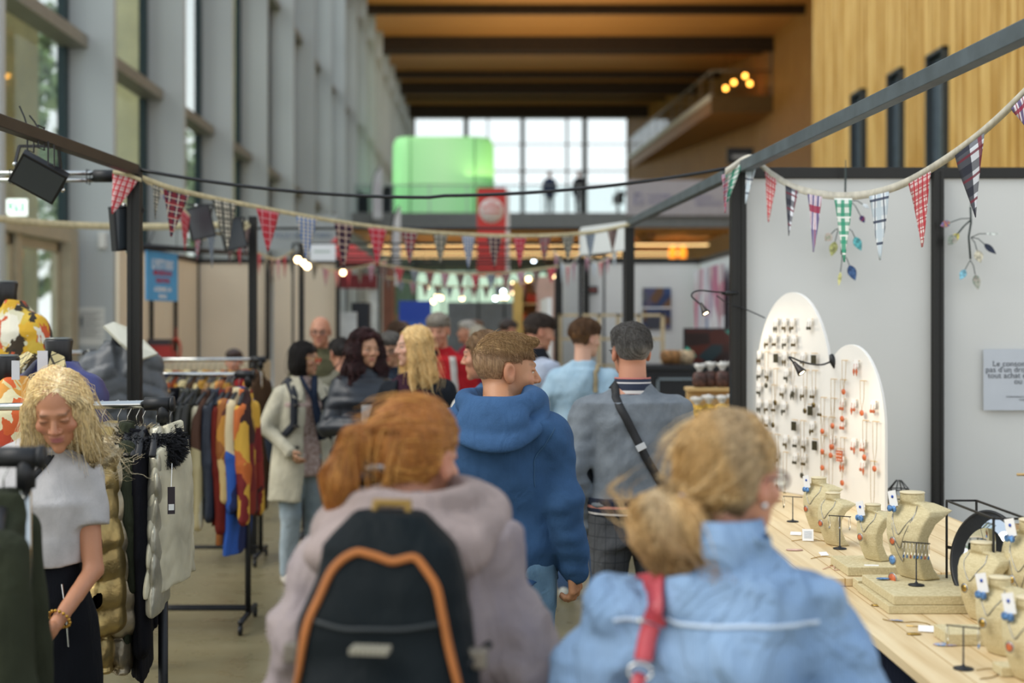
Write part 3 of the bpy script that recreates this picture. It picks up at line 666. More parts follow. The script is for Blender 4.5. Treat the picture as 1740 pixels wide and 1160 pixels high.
# red banner with white disc
rb = empty('hanging_banner', P(835, 470, 26), 0, 'red hanging banner with a white round badge', 'banner')
s_ = 26/F; wv = 49*s_; hv = 150*s_; zt_ = hv
RED = plain('d8403c', .6, name='banner_red', noise=.02)
MB().box((-wv/2, -.01, 0), (wv/2, .01, hv)).build('cloth', RED, rb); MB().box((wv/2, -.005, 0), (wv/2+.07, .005, hv*.99)).build('backing', plain('e4e0e0', .6, name='white_back', noise=.01), rb)
MB().lathe([(wv*.43, -.004), (wv*.43, .004)], (0, -.016, hv-38*s_), 32, 0, Matrix.Rotation(math.pi/2, 3, 'X')).build('badge', plain('f0e4e2', .6, name='badge_white', noise=0), rb)
text('badge_text', 'ARTISANS', .075, RED, T(0, -.022, hv-34*s_) @ R90, rb, 'CENTER', bold=.004); text('badge_text', 'ET COMMERCE', .045, RED, T(0, -.022, hv-42*s_) @ R90, rb, 'CENTER', bold=.003); text('badge_text', 'FOIRE', .06, RED, T(0, -.022, hv-26*s_) @ R90, rb, 'CENTER', bold=.003)
m = MB()
for x in (-1, 1): m.tube([(x*wv*.45, .03, hv), (x*wv*.45, .03, -rb.location.z)], .02, 6)
m.tube([(-wv*.45, .03, hv), (wv*.45, .03, hv)], .02, 6); m.build('stand_frame', STEEL, rb)
# mezzanine banner right
bn = empty('mezzanine_banner', P(1152, 366, 54.9), 0, 'long white banner with a small blue logo along the mezzanine edge', 'banner')
s_ = 54.9/F; MB().box((-88*s_, -.02, 0), (95*s_, .02, 60*s_)).build('cloth', plain('b9b6bd', .7, name='banner_cloth', noise=.02), bn)
INK = plain('8a88b0', .7, name='violet_ink', noise=0); m = MB()
m.box((-74*s_, -.04, 18*s_), (-71*s_, -.03, 38*s_)); m.box((-74*s_, -.04, 35*s_), (-62*s_, -.03, 38*s_)); m.box((-66*s_, -.04, 18*s_), (-60*s_, -.03, 21*s_)); m.box((-62*s_, -.04, 18*s_), (-60*s_, -.03, 32*s_))
m.build('logo', INK, bn)
text('lettering', 'CHAMBRE', 9*s_, INK, T(-52*s_, -.04, 30*s_) @ R90, bn); text('lettering', 'ARTISANAT', 9*s_, INK, T(-52*s_, -.04, 20*s_) @ R90, bn); text('lettering', 'REGION', 9*s_, INK, T(26*s_, -.04, 27*s_) @ R90, bn); text('lettering', 'BRETAGNE', 9*s_, INK, T(30*s_, -.04, 17*s_) @ R90, bn)
# things on the mezzanine
DK = plain('1f242b', .7, name='dark_cloth', noise=.1)
for px0, py0, px1, py1, nm, lb, ct in [(592, 330, 625, 358, 'speaker_case', 'black equipment case on the mezzanine left of the feather flag', 'case'), (648, 322, 668, 358, 'speaker_case', 'black equipment case between feather flag and green lantern', 'case'), (1043, 331, 1060, 345, 'monitor', 'small dark monitor near the mezzanine window', 'monitor')]:
    a = P(px0, py1, 58); b = P(px1, py0, 58); z0 = 6.03 if nm != 'monitor' else a.z
    m = MB().box((a.x, 58, z0), (b.x, 58.5, b.z)).box((a.x+.1, 58.1, b.z), (a.x+.5, 58.3, b.z+.15))
    if nm == 'monitor': m.box(((a.x+b.x)/2-.04, 58.2, 6.03), ((a.x+b.x)/2+.04, 58.3, a.z))
    o = m.build(nm, DK); tag(o, lb, ct)
# left white banners high behind the clothes stand
o = MB().box((P(432, 0, 25).x, 25, P(0, 425, 25).z), (P(574, 0, 25).x, 25.05, P(0, 365, 25).z)).box((P(434, 0, 25).x, 25.06, 0), (P(437, 0, 25).x, 25.1, P(0, 366, 25).z)).box((P(570, 0, 25).x, 25.06, 0), (P(573, 0, 25).x, 25.1, P(0, 366, 25).z)).box((P(434, 0, 25).x, 25.05, P(0, 370, 25).z), (P(573, 0, 25).x, 25.1, P(0, 366, 25).z)).build('stand_banner', plain('aeb6ba', .6, name='grey_banner', noise=.02)); tag(o, 'pale grey banner with faint blue lettering high behind the red pennant', 'banner')
text('lettering', 'VILLE DE METIERS', .13, plain('6b7fa0', .6, name='blue_ink', noise=0), T(P(465, 0, 25).x, 24.97, P(0, 404, 25).z) @ R90, o)
# red tent
tt = empty('red_tent', (P(620, 0, 22).x, 22.8, 0), 0, 'red peaked canopy tent beyond the cream panels', 'tent')
a = P(525, 445, 22).x-tt.location.x; b = P(645, 445, 22).x-tt.location.x; ze = P(0, 447, 22).z; zp = P(0, 393, 22).z
TR = plain('c8403c', .6, name='tent_red', noise=.04)
m = MB(); bx = [(a, -.8), (b, -.8), (b, .8), (a, .8)]; m.add([(x, y, ze) for x, y in bx]+[(P(566, 0, 22).x-tt.location.x, 0, zp)], [(0, 1, 4), (1, 2, 4), (2, 3, 4), (3, 0, 4)]); m.build('canopy', TR, tt)
m = MB(); 
for x, y in bx: m.box((x-.02, y-.02, 0), (x+.02, y+.02, ze))
m.build('pole', STEEL, tt)
MB().box((P(576, 0, 21.9).x-tt.location.x, -.86, P(0, 490, 22).z), (P(640, 0, 21.9).x-tt.location.x, -.82, P(0, 466, 22).z)).build('valance', plain('6e1a20', .7, name='dark_red_cloth', noise=.05), tt)
sheet('stand_sign', (527, 415), (570, 443), 15, plain('e9ecee', .5, name='white_board2', noise=0), 'white rectangular sign with small lettering before the red tent', 'sign', rows=[(.15, .38, .8, .5)], ink=plain('a9b9b0', .6, name='pale_ink', noise=0), t=.03)
# assorted far stands
def slab(name, px0, py0, px1, py1, Y, d, col, label, cat, rough=.6, noise=.04, floor=False, mat=None):
    a = P(px0, py1, Y); b = P(px1, py0, Y); o = MB().box((a.x, Y, 0 if floor else a.z), (b.x, Y+d, b.z)).build(name, mat or plain(col, rough, name=name+'_paint', noise=noise)); tag(o, label, cat); return o
slab('partition', 627, 490, 645, 600, 22, .4, 'c9cbc8', 'white column-like partition right of the tent', 'partition', floor=True)
slab('partition', 650, 455, 668, 600, 23, .4, '8a5a48', 'brown timber partition beside the white one', 'partition', floor=True)
slab('partition', 760, 513, 872, 600, 27, .1, '70777d', 'grey fabric partition closing the end of the aisle', 'partition', floor=True)
slab('roller_case', 597, 514, 627, 540, 18, .3, '20242c', 'tall black cabinet beyond the last cream panel', 'cabinet', floor=True)
slab('roll_banner', 577, 530, 606, 600, 17.6, .05, 'd5dbdd', 'white roll-up banner beside the last cream panel', 'banner', floor=True)
slab('counter', 700, 600, 830, 680, 20, .6, '6b675f', 'grey counter far down the aisle', 'counter', floor=True)
slab('side_wall', 912, 470, 944, 600, 18, .06, 'd0aea0', 'pinkish side wall lit warmly beside the grey stand', 'wall panel', floor=True)
slab('timber_post', 872, 478, 888, 600, 19, .15, 'd8b565', 'yellow pine post at the lit shelf stand', 'post', floor=True)
bp = NB('blue_print'); s3 = bp.n('SeparateXYZ'); bp.l(bp.coord('Generated'), s3.inputs[0]); n_ = bp.n('TexNoise', i_Vector=bp.coord('Generated'), i_Scale=4.0)
bp.base(bp.ramp(math_(bp, 'ADD', s3.outputs[2], math_(bp, 'MULTIPLY', n_.outputs[0], .35)), [(.25, '7fb0d8'), (.42, 'd8e4ee'), (.62, '4a7ac8'), (.85, '1440a8')])); bp.set(Roughness=.4)
slab('sky_poster', 678, 511, 733, 600, 20.5, .04, '', 'bright blue poster with a white cloud band', 'poster', mat=bp.m)
# lit shelf stand with orange goods
sh = empty('lit_shelf', (P(905, 0, 19.3).x, 19.3, 0), 0, 'warmly lit shelf rack with orange goods down the aisle', 'shelf')
x0 = P(884, 0, 19.3).x-sh.location.x; x1 = P(925, 0, 19.3).x-sh.location.x
for x in (x0, x1): MB().box((x-.02, 0, 0), (x+.02, .35, 2.35)).build('side_panel', PALEW, sh)
for z in (.5, .95, 1.3, 1.65, 2.0, 2.35): MB().box((x0, 0, z-.02), (x1, .35, z)).build('shelf_board', PALEW, sh)
MB().box((x0, .35, 0), (x1, .37, 2.35)).build('back_panel', plain('c99a6a', .7, name='shelf_back', noise=.05), sh)
rr = random.Random(9)
for z in (1.3, 1.65, 2.0):
    for i in range(4):
        h_ = rr.uniform(.12, .24); o = MB().lathe([(.03, 0), (.036, h_*.5), (.02, h_)], (0, 0, 0), 8).build('jar', plain(rr.choice(['d8642a', 'c8452a', 'e0a040', '7a5a48']), .5, name='glazed_jar', noise=.05), loc=(sh.location.x+x0+.06+i*(x1-x0-.1)/3.6, 19.42, z)); tag(o, 'orange or brown jar on the lit shelf down the aisle', 'jar', 'jars on the lit shelf')
# bulbs
WARM = emit('ffd9a0', 10, 'warm_bulb'); COOL = emit('dff0ff', 12, 'cool_bulb')
spots = [(517, 447, 13.4, 1), (506, 441, 13.4, 1), (522, 452, 13.4, 1), (583, 463, 16, 0), (725, 487, 20, 0), (743, 503, 21, 0), (749, 506, 21, 0), (736, 512, 21, 0), (785, 507, 25, 0), (842, 507, 21, 2), (852, 505, 24, 0), (860, 505, 24, 0), (855, 495, 21, 2), (867, 488, 20, 0), (873, 482, 20, 0), (887, 478, 20, 0), (898, 474, 19, 0), (942, 468, 17.5, 0), (907, 443, 24, 2), (868, 497, 22, 0)]
for i, (px, py, Y, k) in enumerate(spots):
    q = P(px, py, Y); e = empty('pendant_bulb', q, 0, 'lit bulb hanging in the cluster of lamps over the far aisle', 'lamp', 'lit bulbs over the far aisle')
    MB().sphere((0, 0, 0), .032, 10).build('bulb', COOL if k == 2 else WARM, e)
    MB().tube([(0, 0, .025), (0, 0, .07)], .014, 6).tube([(0, 0, .07), (0, 0, 2.62-q.z)], .003, 4).build('cord', BLACKM, e)
for px, Y in ((1143, 60), (1160, 60)):
    q = P(px, 430, Y); e = empty('pendant_lamp', q, 0, 'orange glowing pendant under the mezzanine', 'lamp', 'orange pendants under the mezzanine')
    MB().lathe([(.06, -.25), (.16, -.2), (.17, .1), (.06, .3)], (0, 0, 0), 12).build('shade', emit('ff9a30', 1.3, 'amber_shade'), e); MB().tube([(0, 0, .3), (0, 0, 5.3-q.z)], .015, 4).build('cord', BLACKM, e)
for Y, k in ((13.42, 'over the cream stand'), (16, 'before the last cream panel'), (17.5, 'by the grey far stand'), (19, 'by the pine post'), (20, 'over the blue poster'), (21, 'over the far aisle'), (22, 'beyond the far lamps'), (24, 'before the grey partition'), (25, 'nearest the grey partition')):
    o = MB().tube([(-2.2, Y, 2.62), (1.3, Y, 2.62)], .012, 6).tube([(-2.2, Y, 0), (-2.2, Y, 2.62)], .015, 6).tube([(1.3, Y, 0), (1.3, Y, 2.62)], .015, 6).build('lamp_rail', STEEL); tag(o, 'thin dark rail on two poles carrying lamps '+k, 'rail')
# white light box carried by the truss above the right aisle
a = P(988, 432, 13); b = P(1072, 380, 12.4)
m = MB(); pa = P(988, 433, 13); pb = P(988, 386, 13); pc = P(1064, 376, 12.2); pd = P(1064, 425, 12.2)
[m.tube([v+Vector((0, .15, 0)), (v.x, v.y+.15, 0)], .02, 6, 1) for v in (pa, pd)]; m.add([pa, pd, pc, pb]+[v+Vector((0, .3, 0)) for v in (pa, pd, pc, pb)], [(0, 1, 2, 3), (7, 6, 5, 4), (0, 4, 5, 1), (1, 5, 6, 2), (2, 6, 7, 3), (3, 7, 4, 0)])
o = m.build('fascia_sign', [plain('dfe3e4', .5, name='fascia_white', noise=0), STEEL]); tag(o, 'white boxy fascia sign at the end of the right-hand beam', 'sign')
# black sagging cable
m = MB(); pts = []
A = P(240, 289, 7.1); B = P(1245, 284, 7.1)
for t in np.linspace(0, 1, 40):
    px = 240+t*1005; yy = 289+(284-289)*t+ 4*46*t*(1-t)*(1.06 if t < .5 else 1); pts.append(P(px, yy, 7.1))
o = m.tube(pts, .0085, 6).build('power_cable', BLACKM); tag(o, 'black power cable sagging across the aisle between the two posts', 'cable')
# LED floodlights
def flood(px, py, Y, rot, label, s=1, hang=.12):
    q = P(px, py, Y); e = empty('floodlight', q, 0, label, 'floodlight'); R = Euler(rot).to_matrix().to_4x4()
    w_, h_, d_ = .11*s, .085*s, .02*s
    m = MB(); m.cbox((0, 0, 0), (w_, d_, h_), 0, R); 
    for i in range(9): m.box((-w_*.9+i*w_*.22, d_, -h_*.8), (-w_*.9+i*w_*.22+.006*s, d_+.018*s, h_*.8), 0, R)
    m.cbox((0, d_+.02*s, 0), (w_*.45, .018*s, h_*.4), 0, R); m.build('housing', BLACKM, e, bevel=.004)
    MB().cbox((0, -d_-.001, 0), (w_*.9, .002, h_*.85), 0, R).build('lens', plain('3a4044', .15, name='lens_glass', noise=0), e)
    k = MB()
    for sx in (-1, 1):
        a_ = R @ Vector((sx*(w_+.006), 0, 0)); k.tube([a_, Vector((sx*w_*.8, .0, hang*s))], .009*s, 4); 
        k.sphere(a_, .012*s, 8, 1)
    k.tube([(-w_*.8, 0, hang*s), (w_*.8, 0, hang*s)], .009*s, 4); k.build('bracket', [BLACKM, CHROME], e); return e
flood(66, 301, 6.1, (math.radians(38), math.radians(28), math.radians(20)), 'black LED floodlight hung by its bracket from the dark steel beam', .95, .14)
flood(214, 388, 7.13, (math.radians(8), math.radians(84), math.radians(60)), 'black floodlight turned side-on beside the clothes stand post', 1.0, .1)
flood(340, 378, 9.6, (math.radians(20), math.radians(75), math.radians(40)), 'small black floodlight hanging behind the tartan pennants', 1.0, .12)
flood(396, 398, 10.3, (math.radians(20), math.radians(75), math.radians(40)), 'black floodlight nearest the second stand post', 1.0, .12)
for px, py, dx, dy in ((50, 228, -17, -48), (68, 224, -18, -28), (85, 252, -2, -28)):
    m = MB(); q = P(px, py, 6.0); m.tube([q, P(px+dx*.5, py+dy*.6, 6.0), P(px+dx, py+dy, 6.0)], .0035, 5)
    for k in range(1):
        c = P(px+2, py+10, 5.72); m.tube([P(px, py, 6.0), c+Vector((0, .04, .045))], .003, 5); m.tube([c+Vector((0, -.04, .045)), c+Vector((0, .04, .045)), c+Vector((0, .04, -.045)), c+Vector((0, -.04, -.045)), c+Vector((0, -.04, .045))], .0035, 5)
    o = m.build('cable_tie', BLACKM); tag(o, 'black cable tie with a long tail round the dark beam', 'cable tie', 'cable ties on the dark beam')
# ---- bunting ---------------------------------------------------------------
def plaid(name, a, b, c=None, d=None, sc=(5, 9), diag=False):
    key = ('plaid', a, b, c, d, sc)
    if key in MATS: return MATS[key]
    nb = NB('tartan_'+name); uv = nb.n('UVMap'); s_ = nb.n('SeparateXYZ'); nb.l(uv.outputs[0], s_.inputs[0])
    def band(v, n, wd, off=0): return math_(nb, 'LESS_THAN', math_(nb, 'FRACT', math_(nb, 'ADD', math_(nb, 'MULTIPLY', v, n), off)), wd)
    U_, V_ = s_.outputs[0], s_.outputs[1]
    x = nb.mix(math_(nb, 'MULTIPLY', band(U_, sc[0], .45), .9), a, b)
    if sc[1]: x = nb.mix(math_(nb, 'MULTIPLY', band(V_, sc[1], .4), .75), x, b)
    if c: x = nb.mix(math_(nb, 'MULTIPLY', band(U_, sc[0], .12, .3), .9), x, c); x = nb.mix(math_(nb, 'MULTIPLY', band(V_, max(sc[1], 1), .12, .3), .9), x, c)
    if d: x = nb.mix(math_(nb, 'MULTIPLY', band(V_, max(sc[1], 1)*.5, .1, .6), .9), x, d)
    nb.base(x); nb.set(Roughness=.85); MATS[key] = nb.m; return nb.m
PL = {
 'red': plaid('red', 'a01c28', 'b8283a', 'd89aa0', sc=(3, 6)),
 'redwhite': plaid('red_white', 'e8e2de', 'c02a38', 'b01c2c', sc=(5, 7)),
 'burg': plaid('burgundy', '5a1a2a', '2a1830', 'd8c8b0', sc=(3, 7)),
 'navyred': plaid('navy_red', '20264a', '7a1c2c', 'd8cbb8', 'a8202c', sc=(3, 7)),
 'blueck': plaid('blue_check', 'd9cfb4', '3a6aa8', None, sc=(5, 12)),
 'grey': plaid('grey', 'cfc8b4', '50524c', '17191f', sc=(3, 5)),
 'greyblue': plaid('grey_blue', 'aab0b0', '56667c', None, sc=(5, 9)),
 'pinkw': plaid('pink_white', 'e0d6d8', 'b04a60', '3a5080', sc=(4, 6)),
 'navyw': plaid('navy_white', 'dfe2ea', '15182c', '7a2a3c', sc=(.9, 3.2)),
 'greenw': plaid('green_white', 'e4ebe4', '2f9a7a', None, 'f2f5f0', sc=(2.5, 7)),
 'whiteline': plaid('white_line', 'e6ebee', 'c4d2dc', '24304c', sc=(2.4, 3)),
 'purple': plaid('purple', 'e6dfe8', '5a4a80', 'a02a4a', sc=(3, 1)),
}
TAPE = plain('c3b791', .85, name='cotton_tape', noise=.05, scale=20); TAPEW = plain('d8d2c2', .85, name='pale_cotton_tape', noise=.05, scale=20)
def bunting(label, pts, flags, tape_w, mat, Yf, droop=0, sway=3, group=None):
    "pts: (px,py,Y) of the tape; flags: (px, width px, length px, pattern, lean px)"
    b = empty('bunting', P(*pts[0]), 0, label, 'bunting', group); o0 = b.location.copy()
    xs_ = np.array([p[0] for p in pts], float); ys_ = np.array([p[1] for p in pts], float); Ys = np.array([p[2] for p in pts], float)
    n = len(pts)
    def sm(px):
        # smooth interpolation through the points
        order = np.argsort(xs_); X = xs_[order]; A = ys_[order]; B = Ys[order]
        i = int(np.clip(np.searchsorted(X, px)-1, 0, n-2)); t = (px-X[i])/(X[i+1]-X[i])
        def hm(V):
            m0 = (V[i+1]-V[max(i-1, 0)])/(X[i+1]-X[max(i-1, 0)]); m1 = (V[min(i+2, n-1)]-V[i])/(X[min(i+2, n-1)]-X[i]); h = X[i+1]-X[i]
            return V[i]*(2*t**3-3*t**2+1)+V[i+1]*(-2*t**3+3*t**2)+h*m0*(t**3-2*t**2+t)+h*m1*(t**3-t**2)
        return hm(A), hm(B)
    m = MB(); K = 70; top = []; 
    for t in np.linspace(xs_.min(), xs_.max(), K):
        y, Y = sm(t); top.append(P(t, y, Y)-o0)
    vs = []; 
    for p in top:
        vs += [p+Vector((0, -.003, tape_w/2)), p+Vector((0, -.004, -tape_w/2)), p+Vector((0, .004, -tape_w/2)), p+Vector((0, .003, tape_w/2))]
    fs = []
    for i in range(K-1):
        for k in range(4): fs.append((i*4+k, (i+1)*4+k, (i+1)*4+(k+1) % 4, i*4+(k+1) % 4))
    m.add(vs, fs, 0, True).build('tape', mat, b)
    rr = random.Random(len(pts)+len(flags))
    for px, wpx, lpx, pat, lean in flags:
        yy0, Y0 = sm(px-wpx/2); yy1, Y1 = sm(px+wpx/2)
        A_ = P(px-wpx/2, yy0, Y0)-o0-Vector((0, 0, tape_w*.3)); B_ = P(px+wpx/2, yy1, Y1)-o0-Vector((0, 0, tape_w*.3)); ym, Ym = sm(px); tip = P(px+lean, ym+lpx, Ym)-o0
        N = 8; vs = []; uv = []; fs = []; ph = rr.random()*6
        for i in range(N+1):
            v = i/N
            for j in range(7):
                u = j/6; top_ = A_.lerp(B_, u); edge = .04+.96*(1-v)
                mid = A_.lerp(B_, .5); p = top_.lerp(tip+(top_-mid)*.04, v); p = p+Vector((0, .012*math.sin(u*5+ph+v*3)*(1-v*.4)*min(1, v*4), 0))
                vs.append(p); uv.append((.5+(u-.5)*(1-v*.96), 1-v))
        for i in range(N):
            for j in range(6): fs.append((i*7+j, i*7+j+1, (i+1)*7+j+1, (i+1)*7+j))
        me = bpy.data.meshes.new('pennant'); me.from_pydata([tuple(v) for v in vs], [], fs); ul = me.uv_layers.new(name='uv')
        for lp in me.loops: ul.data[lp.index].uv = uv[lp.vertex_index]
        me.polygons.foreach_set('use_smooth', [True]*len(me.polygons)); o = link('pennant', me, PL[pat], b)
        sl = o.modifiers.new('thickness', 'SOLIDIFY'); sl.thickness = .0015
    return b
bunting('long bunting of tartan pennants strung across the aisle from the clothes stand', [(236, 300, 7.1), (300, 322, 7.4), (430, 350, 8.4), (560, 374, 9.4), (690, 391, 10.2), (830, 400, 10.9), (930, 400, 11.2), (1010, 394, 11.4), (1072, 381, 11.4)],
        [(211, 44, 60, 'redwhite', -14), (266, 14, 62, 'grey', -2), (300, 46, 80, 'navyred', -10), (380, 42, 84, 'grey', 6), (455, 40, 72, 'red', 0), (521, 36, 78, 'blueck', 0), (584, 34, 78, 'burg', 0), (641, 33, 66, 'red', 0), (696, 28, 58, 'navyred', 0), (748, 26, 52, 'grey', 0), (796, 24, 58, 'blueck', 0), (840, 26, 56, 'burg', 0), (883, 23, 54, 'red', 0), (925, 22, 44, 'navyred', 0), (965, 22, 46, 'grey', 0), (1003, 18, 46, 'greyblue', 0), (1041, 18, 42, 'burg', 0)][1:], .028, TAPE, 0)
bunting('short end of the tartan bunting tied round the clothes stand post', [(192, 292, 7.0), (215, 296, 7.0), (240, 306, 7.05)], [(213, 44, 68, 'redwhite', -22)], .02, TAPE, 0)
bunting('bunting with red and white pennants looping behind the first post on the left', [(245, 306, 7.6), (300, 345, 9), (345, 388, 10), (380, 398, 10.4), (412, 392, 10.5), (430, 378, 10.6)], [(272, 38, 12, 'blueck', 0), (314, 18, 68, 'red', 0), (335, 18, 62, 'pinkw', 0), (358, 14, 60, 'greyblue', 2), (390, 14, 50, 'burg', 0), (404, 14, 56, 'red', 4), (418, 14, 48, 'burg', 0)], .022, TAPE, 0)
bunting('plain cream ribbon line crossing before the glass door', [(-10, 371, 9.5), (100, 381, 10), (240, 385, 10.4), (428, 381, 10.6)], [], .05, TAPE, 0)
bunting('bunting of bright cotton pennants swooping before the grey jewellery panels', [(1232, 292, 7.0), (1276, 268, 7.0), (1310, 295, 6.8), (1360, 322, 6.5), (1440, 333, 6.1), (1520, 318, 5.7), (1600, 275, 5.3), (1680, 215, 4.9), (1770, 128, 4.5)],
        [(1248, 30, 62, 'greenw', -12), (1232, 12, 70, 'pinkw', 0), (1277, 20, 78, 'whiteline', -10), (1310, 20, 82, 'redwhite', -4), (1346, 22, 84, 'navyw', -6), (1385, 25, 100, 'purple', -3), (1433, 31, 112, 'greenw', 2), (1494, 34, 116, 'whiteline', 2), (1563, 38, 122, 'redwhite', 4), (1648, 50, 128, 'navyw', 10), (1735, 34, 60, 'purple', 12)], .034, TAPEW, 0)
far = [([(435, 428, 13), (470, 440, 13.5), (500, 425, 14)], 6, ['red', 'grey', 'burg', 'pinkw'], 36, 'hanging by the second left post'),
       ([(505, 428, 15), (560, 458, 16), (620, 452, 17), (660, 440, 17)], 8, ['red', 'grey', 'pinkw', 'redwhite'], 30, 'before the last cream panels'),
       ([(640, 448, 14), (740, 462, 15), (850, 464, 15.5), (950, 452, 15.5)], 12, ['burg', 'red', 'greyblue', 'navyred', 'pinkw'], 28, 'crossing the aisle in a second line'),
       ([(650, 470, 18), (750, 486, 18.5), (860, 484, 19), (940, 470, 19)], 14, ['burg', 'greyblue', 'pinkw', 'navyred'], 22, 'crossing the aisle in a third line'),
       ([(940, 425, 16), (965, 452, 16), (990, 425, 16)], 5, ['pinkw', 'whiteline', 'redwhite'], 34, 'looping in white on the grey far stand'),
       ([(992, 432, 15.8), (1015, 446, 15.8), (1050, 425, 15.5)], 5, ['pinkw', 'whiteline', 'redwhite'], 28, 'beside the white fascia sign')]
for pts, n, pats, L, lb in far:
    a, b = pts[0][0], pts[-1][0]; bunting('faint row of small tartan pennants '+lb, pts, [(a+(b-a)*(i+.5)/n, min(18, (b-a)/n*.62), L, pats[i % len(pats)], 0) for i in range(n)], .02, TAPEW if 'white' in lb else TAPE, 0)
# ---- people --------------------------------------------------------------------
def skin_mat(name, base, rough=.5):
    key = ('skin', base)
    if key in MATS: return MATS[key]
    nb = NB(name); a = nb.n('Attribute', attribute_name='tint'); cc = nb.coord()
    n = nb.n('TexNoise', i_Vector=cc, i_Scale=40.0, i_Detail=4.0)
    c = nb.mix(math_(nb, 'MULTIPLY', n.outputs[0], .25), a.outputs['Color'], tuple(v*.8 for v in rgb(base)))
    nb.l(c, nb.b.inputs['Base Color']); nb.set(Roughness=rough); nb.b.inputs['Subsurface Weight'].default_value = .0
    n2 = nb.n('TexNoise', i_Vector=cc, i_Scale=250.0, i_Detail=2.0); nb.bump(n2.outputs[0], .15, .002); MATS[key] = nb.m; return nb.m
def hair_mat(name, rough=.45):
    key = ('hair', name)
    if key in MATS: return MATS[key]
    nb = NB(name); a = nb.n('Attribute', attribute_name='tint'); cc = nb.coord(scale=(60, 60, 8))
    n = nb.n('TexNoise', i_Vector=cc, i_Scale=3.0, i_Detail=4.0)
    d = nb.mix(1.0, a.outputs['Color'], (.82, .80, .78), 'MULTIPLY')
    f = nb.ramp(n.outputs[0], [(.35, (0, 0, 0)), (.65, (1, 1, 1))]); nb.l(nb.mix(f, d, a.outputs['Color']), nb.b.inputs['Base Color'])
    nb.set(Roughness=rough); nb.b.inputs['Specular IOR Level'].default_value = .45; nb.bump(n.outputs[0], .5, .01); MATS[key] = nb.m; return nb.m
HM = hair_mat('hair_strands')
class Fr:
    "rotated and scaled local frame"
    def __init__(s, c, yaw=0, pitch=0, roll=0, sc=1.0):
        R = Matrix.Rotation(math.radians(yaw), 3, 'Z') @ Matrix.Rotation(math.radians(pitch), 3, 'X') @ Matrix.Rotation(math.radians(roll), 3, 'Y')
        s.R = np.array(R); s.c = np.array(c, float); s.s = sc
    def loc(s, X, Y, Z):
        dx, dy, dz = X-s.c[0], Y-s.c[1], Z-s.c[2]; R = s.R
        return ((R[0, 0]*dx+R[1, 0]*dy+R[2, 0]*dz)/s.s, (R[0, 1]*dx+R[1, 1]*dy+R[2, 1]*dz)/s.s, (R[0, 2]*dx+R[1, 2]*dy+R[2, 2]*dz)/s.s)
    def w(s, p): return s.R @ (np.array(p, float)*s.s)+s.c
def head_f(x, y, z, fem=False, old=0, closed=False):
    jw = .9 if fem else 1.0
    d = ell(x, y, z, (0, -.014, .032), (.076, .096, .090))
    d = smin(d, ell(x, y, z, (0, .030, -.018), (.063*jw, .062, .083)), .02)
    d = smin(d, ell(x, y, z, (0, .040, -.070), (.047*jw, .046, .036)), .02)
    d = smin(d, ell(x, y, z, (0, .076, -.098), (.020*jw, .017, .016)), .015)
    d = smin(d, cone(x, y, z, (-.032, .080, .026), (.032, .080, .026), .011, .011), .012)
    for s in (-1, 1):
        d = smin(d, ell(x, y, z, (s*.040, .060, -.022), (.024, .022, .020)), .015)
        d = smax(d, -ell(x, y, z, (s*.031, .103, .007), (.017, .020, .012)), .012)
        d = smin(d, ell(x, y, z, (s*.031, .079, .012), (.0165, .0115, .007)), .004) if not closed else smin(d, ell(x, y, z, (s*.031, .079, .006), (.0165, .0125, .012)), .005)
    d = smin(d, cone(x, y, z, (0, .086, .016), (0, .108, -.022), .0075, .0115), .007)
    for s in (-1, 1): d = smin(d, ell(x, y, z, (s*.013, .096, -.027), (.009, .010, .008)), .006)
    d = smin(d, cone(x, y, z, (-.017, .086, -.052), (.017, .086, -.052), .0055, .0055)-.0035*np.exp(-(x/.012)**2), .006)
    d = smin(d, cone(x, y, z, (-.014, .085, -.063), (.014, .085, -.063), .0062, .0062)-.003*np.exp(-(x/.012)**2), .006)
    d = smax(d, -cone(x, y, z, (-.022, .097, -.0575), (.022, .097, -.0575), .0028, .0028), .003)
    for s in (-1, 1):
        e = ell(x, y, z, (s*.080, -.010, .000), (.010, .020, .033)); e = smin(e, ell(x, y, z, (s*.078, -.004, -.024), (.008, .011, .012)), .008)
        e = smax(e, -ell(x, y, z, (s*.090, -.005, .004), (.008, .011, .019)), .004); d = smin(d, e, .006)
    return d
def vlerp(a, b, t): return tuple(a[i]+(b[i]-a[i])*t for i in range(3))
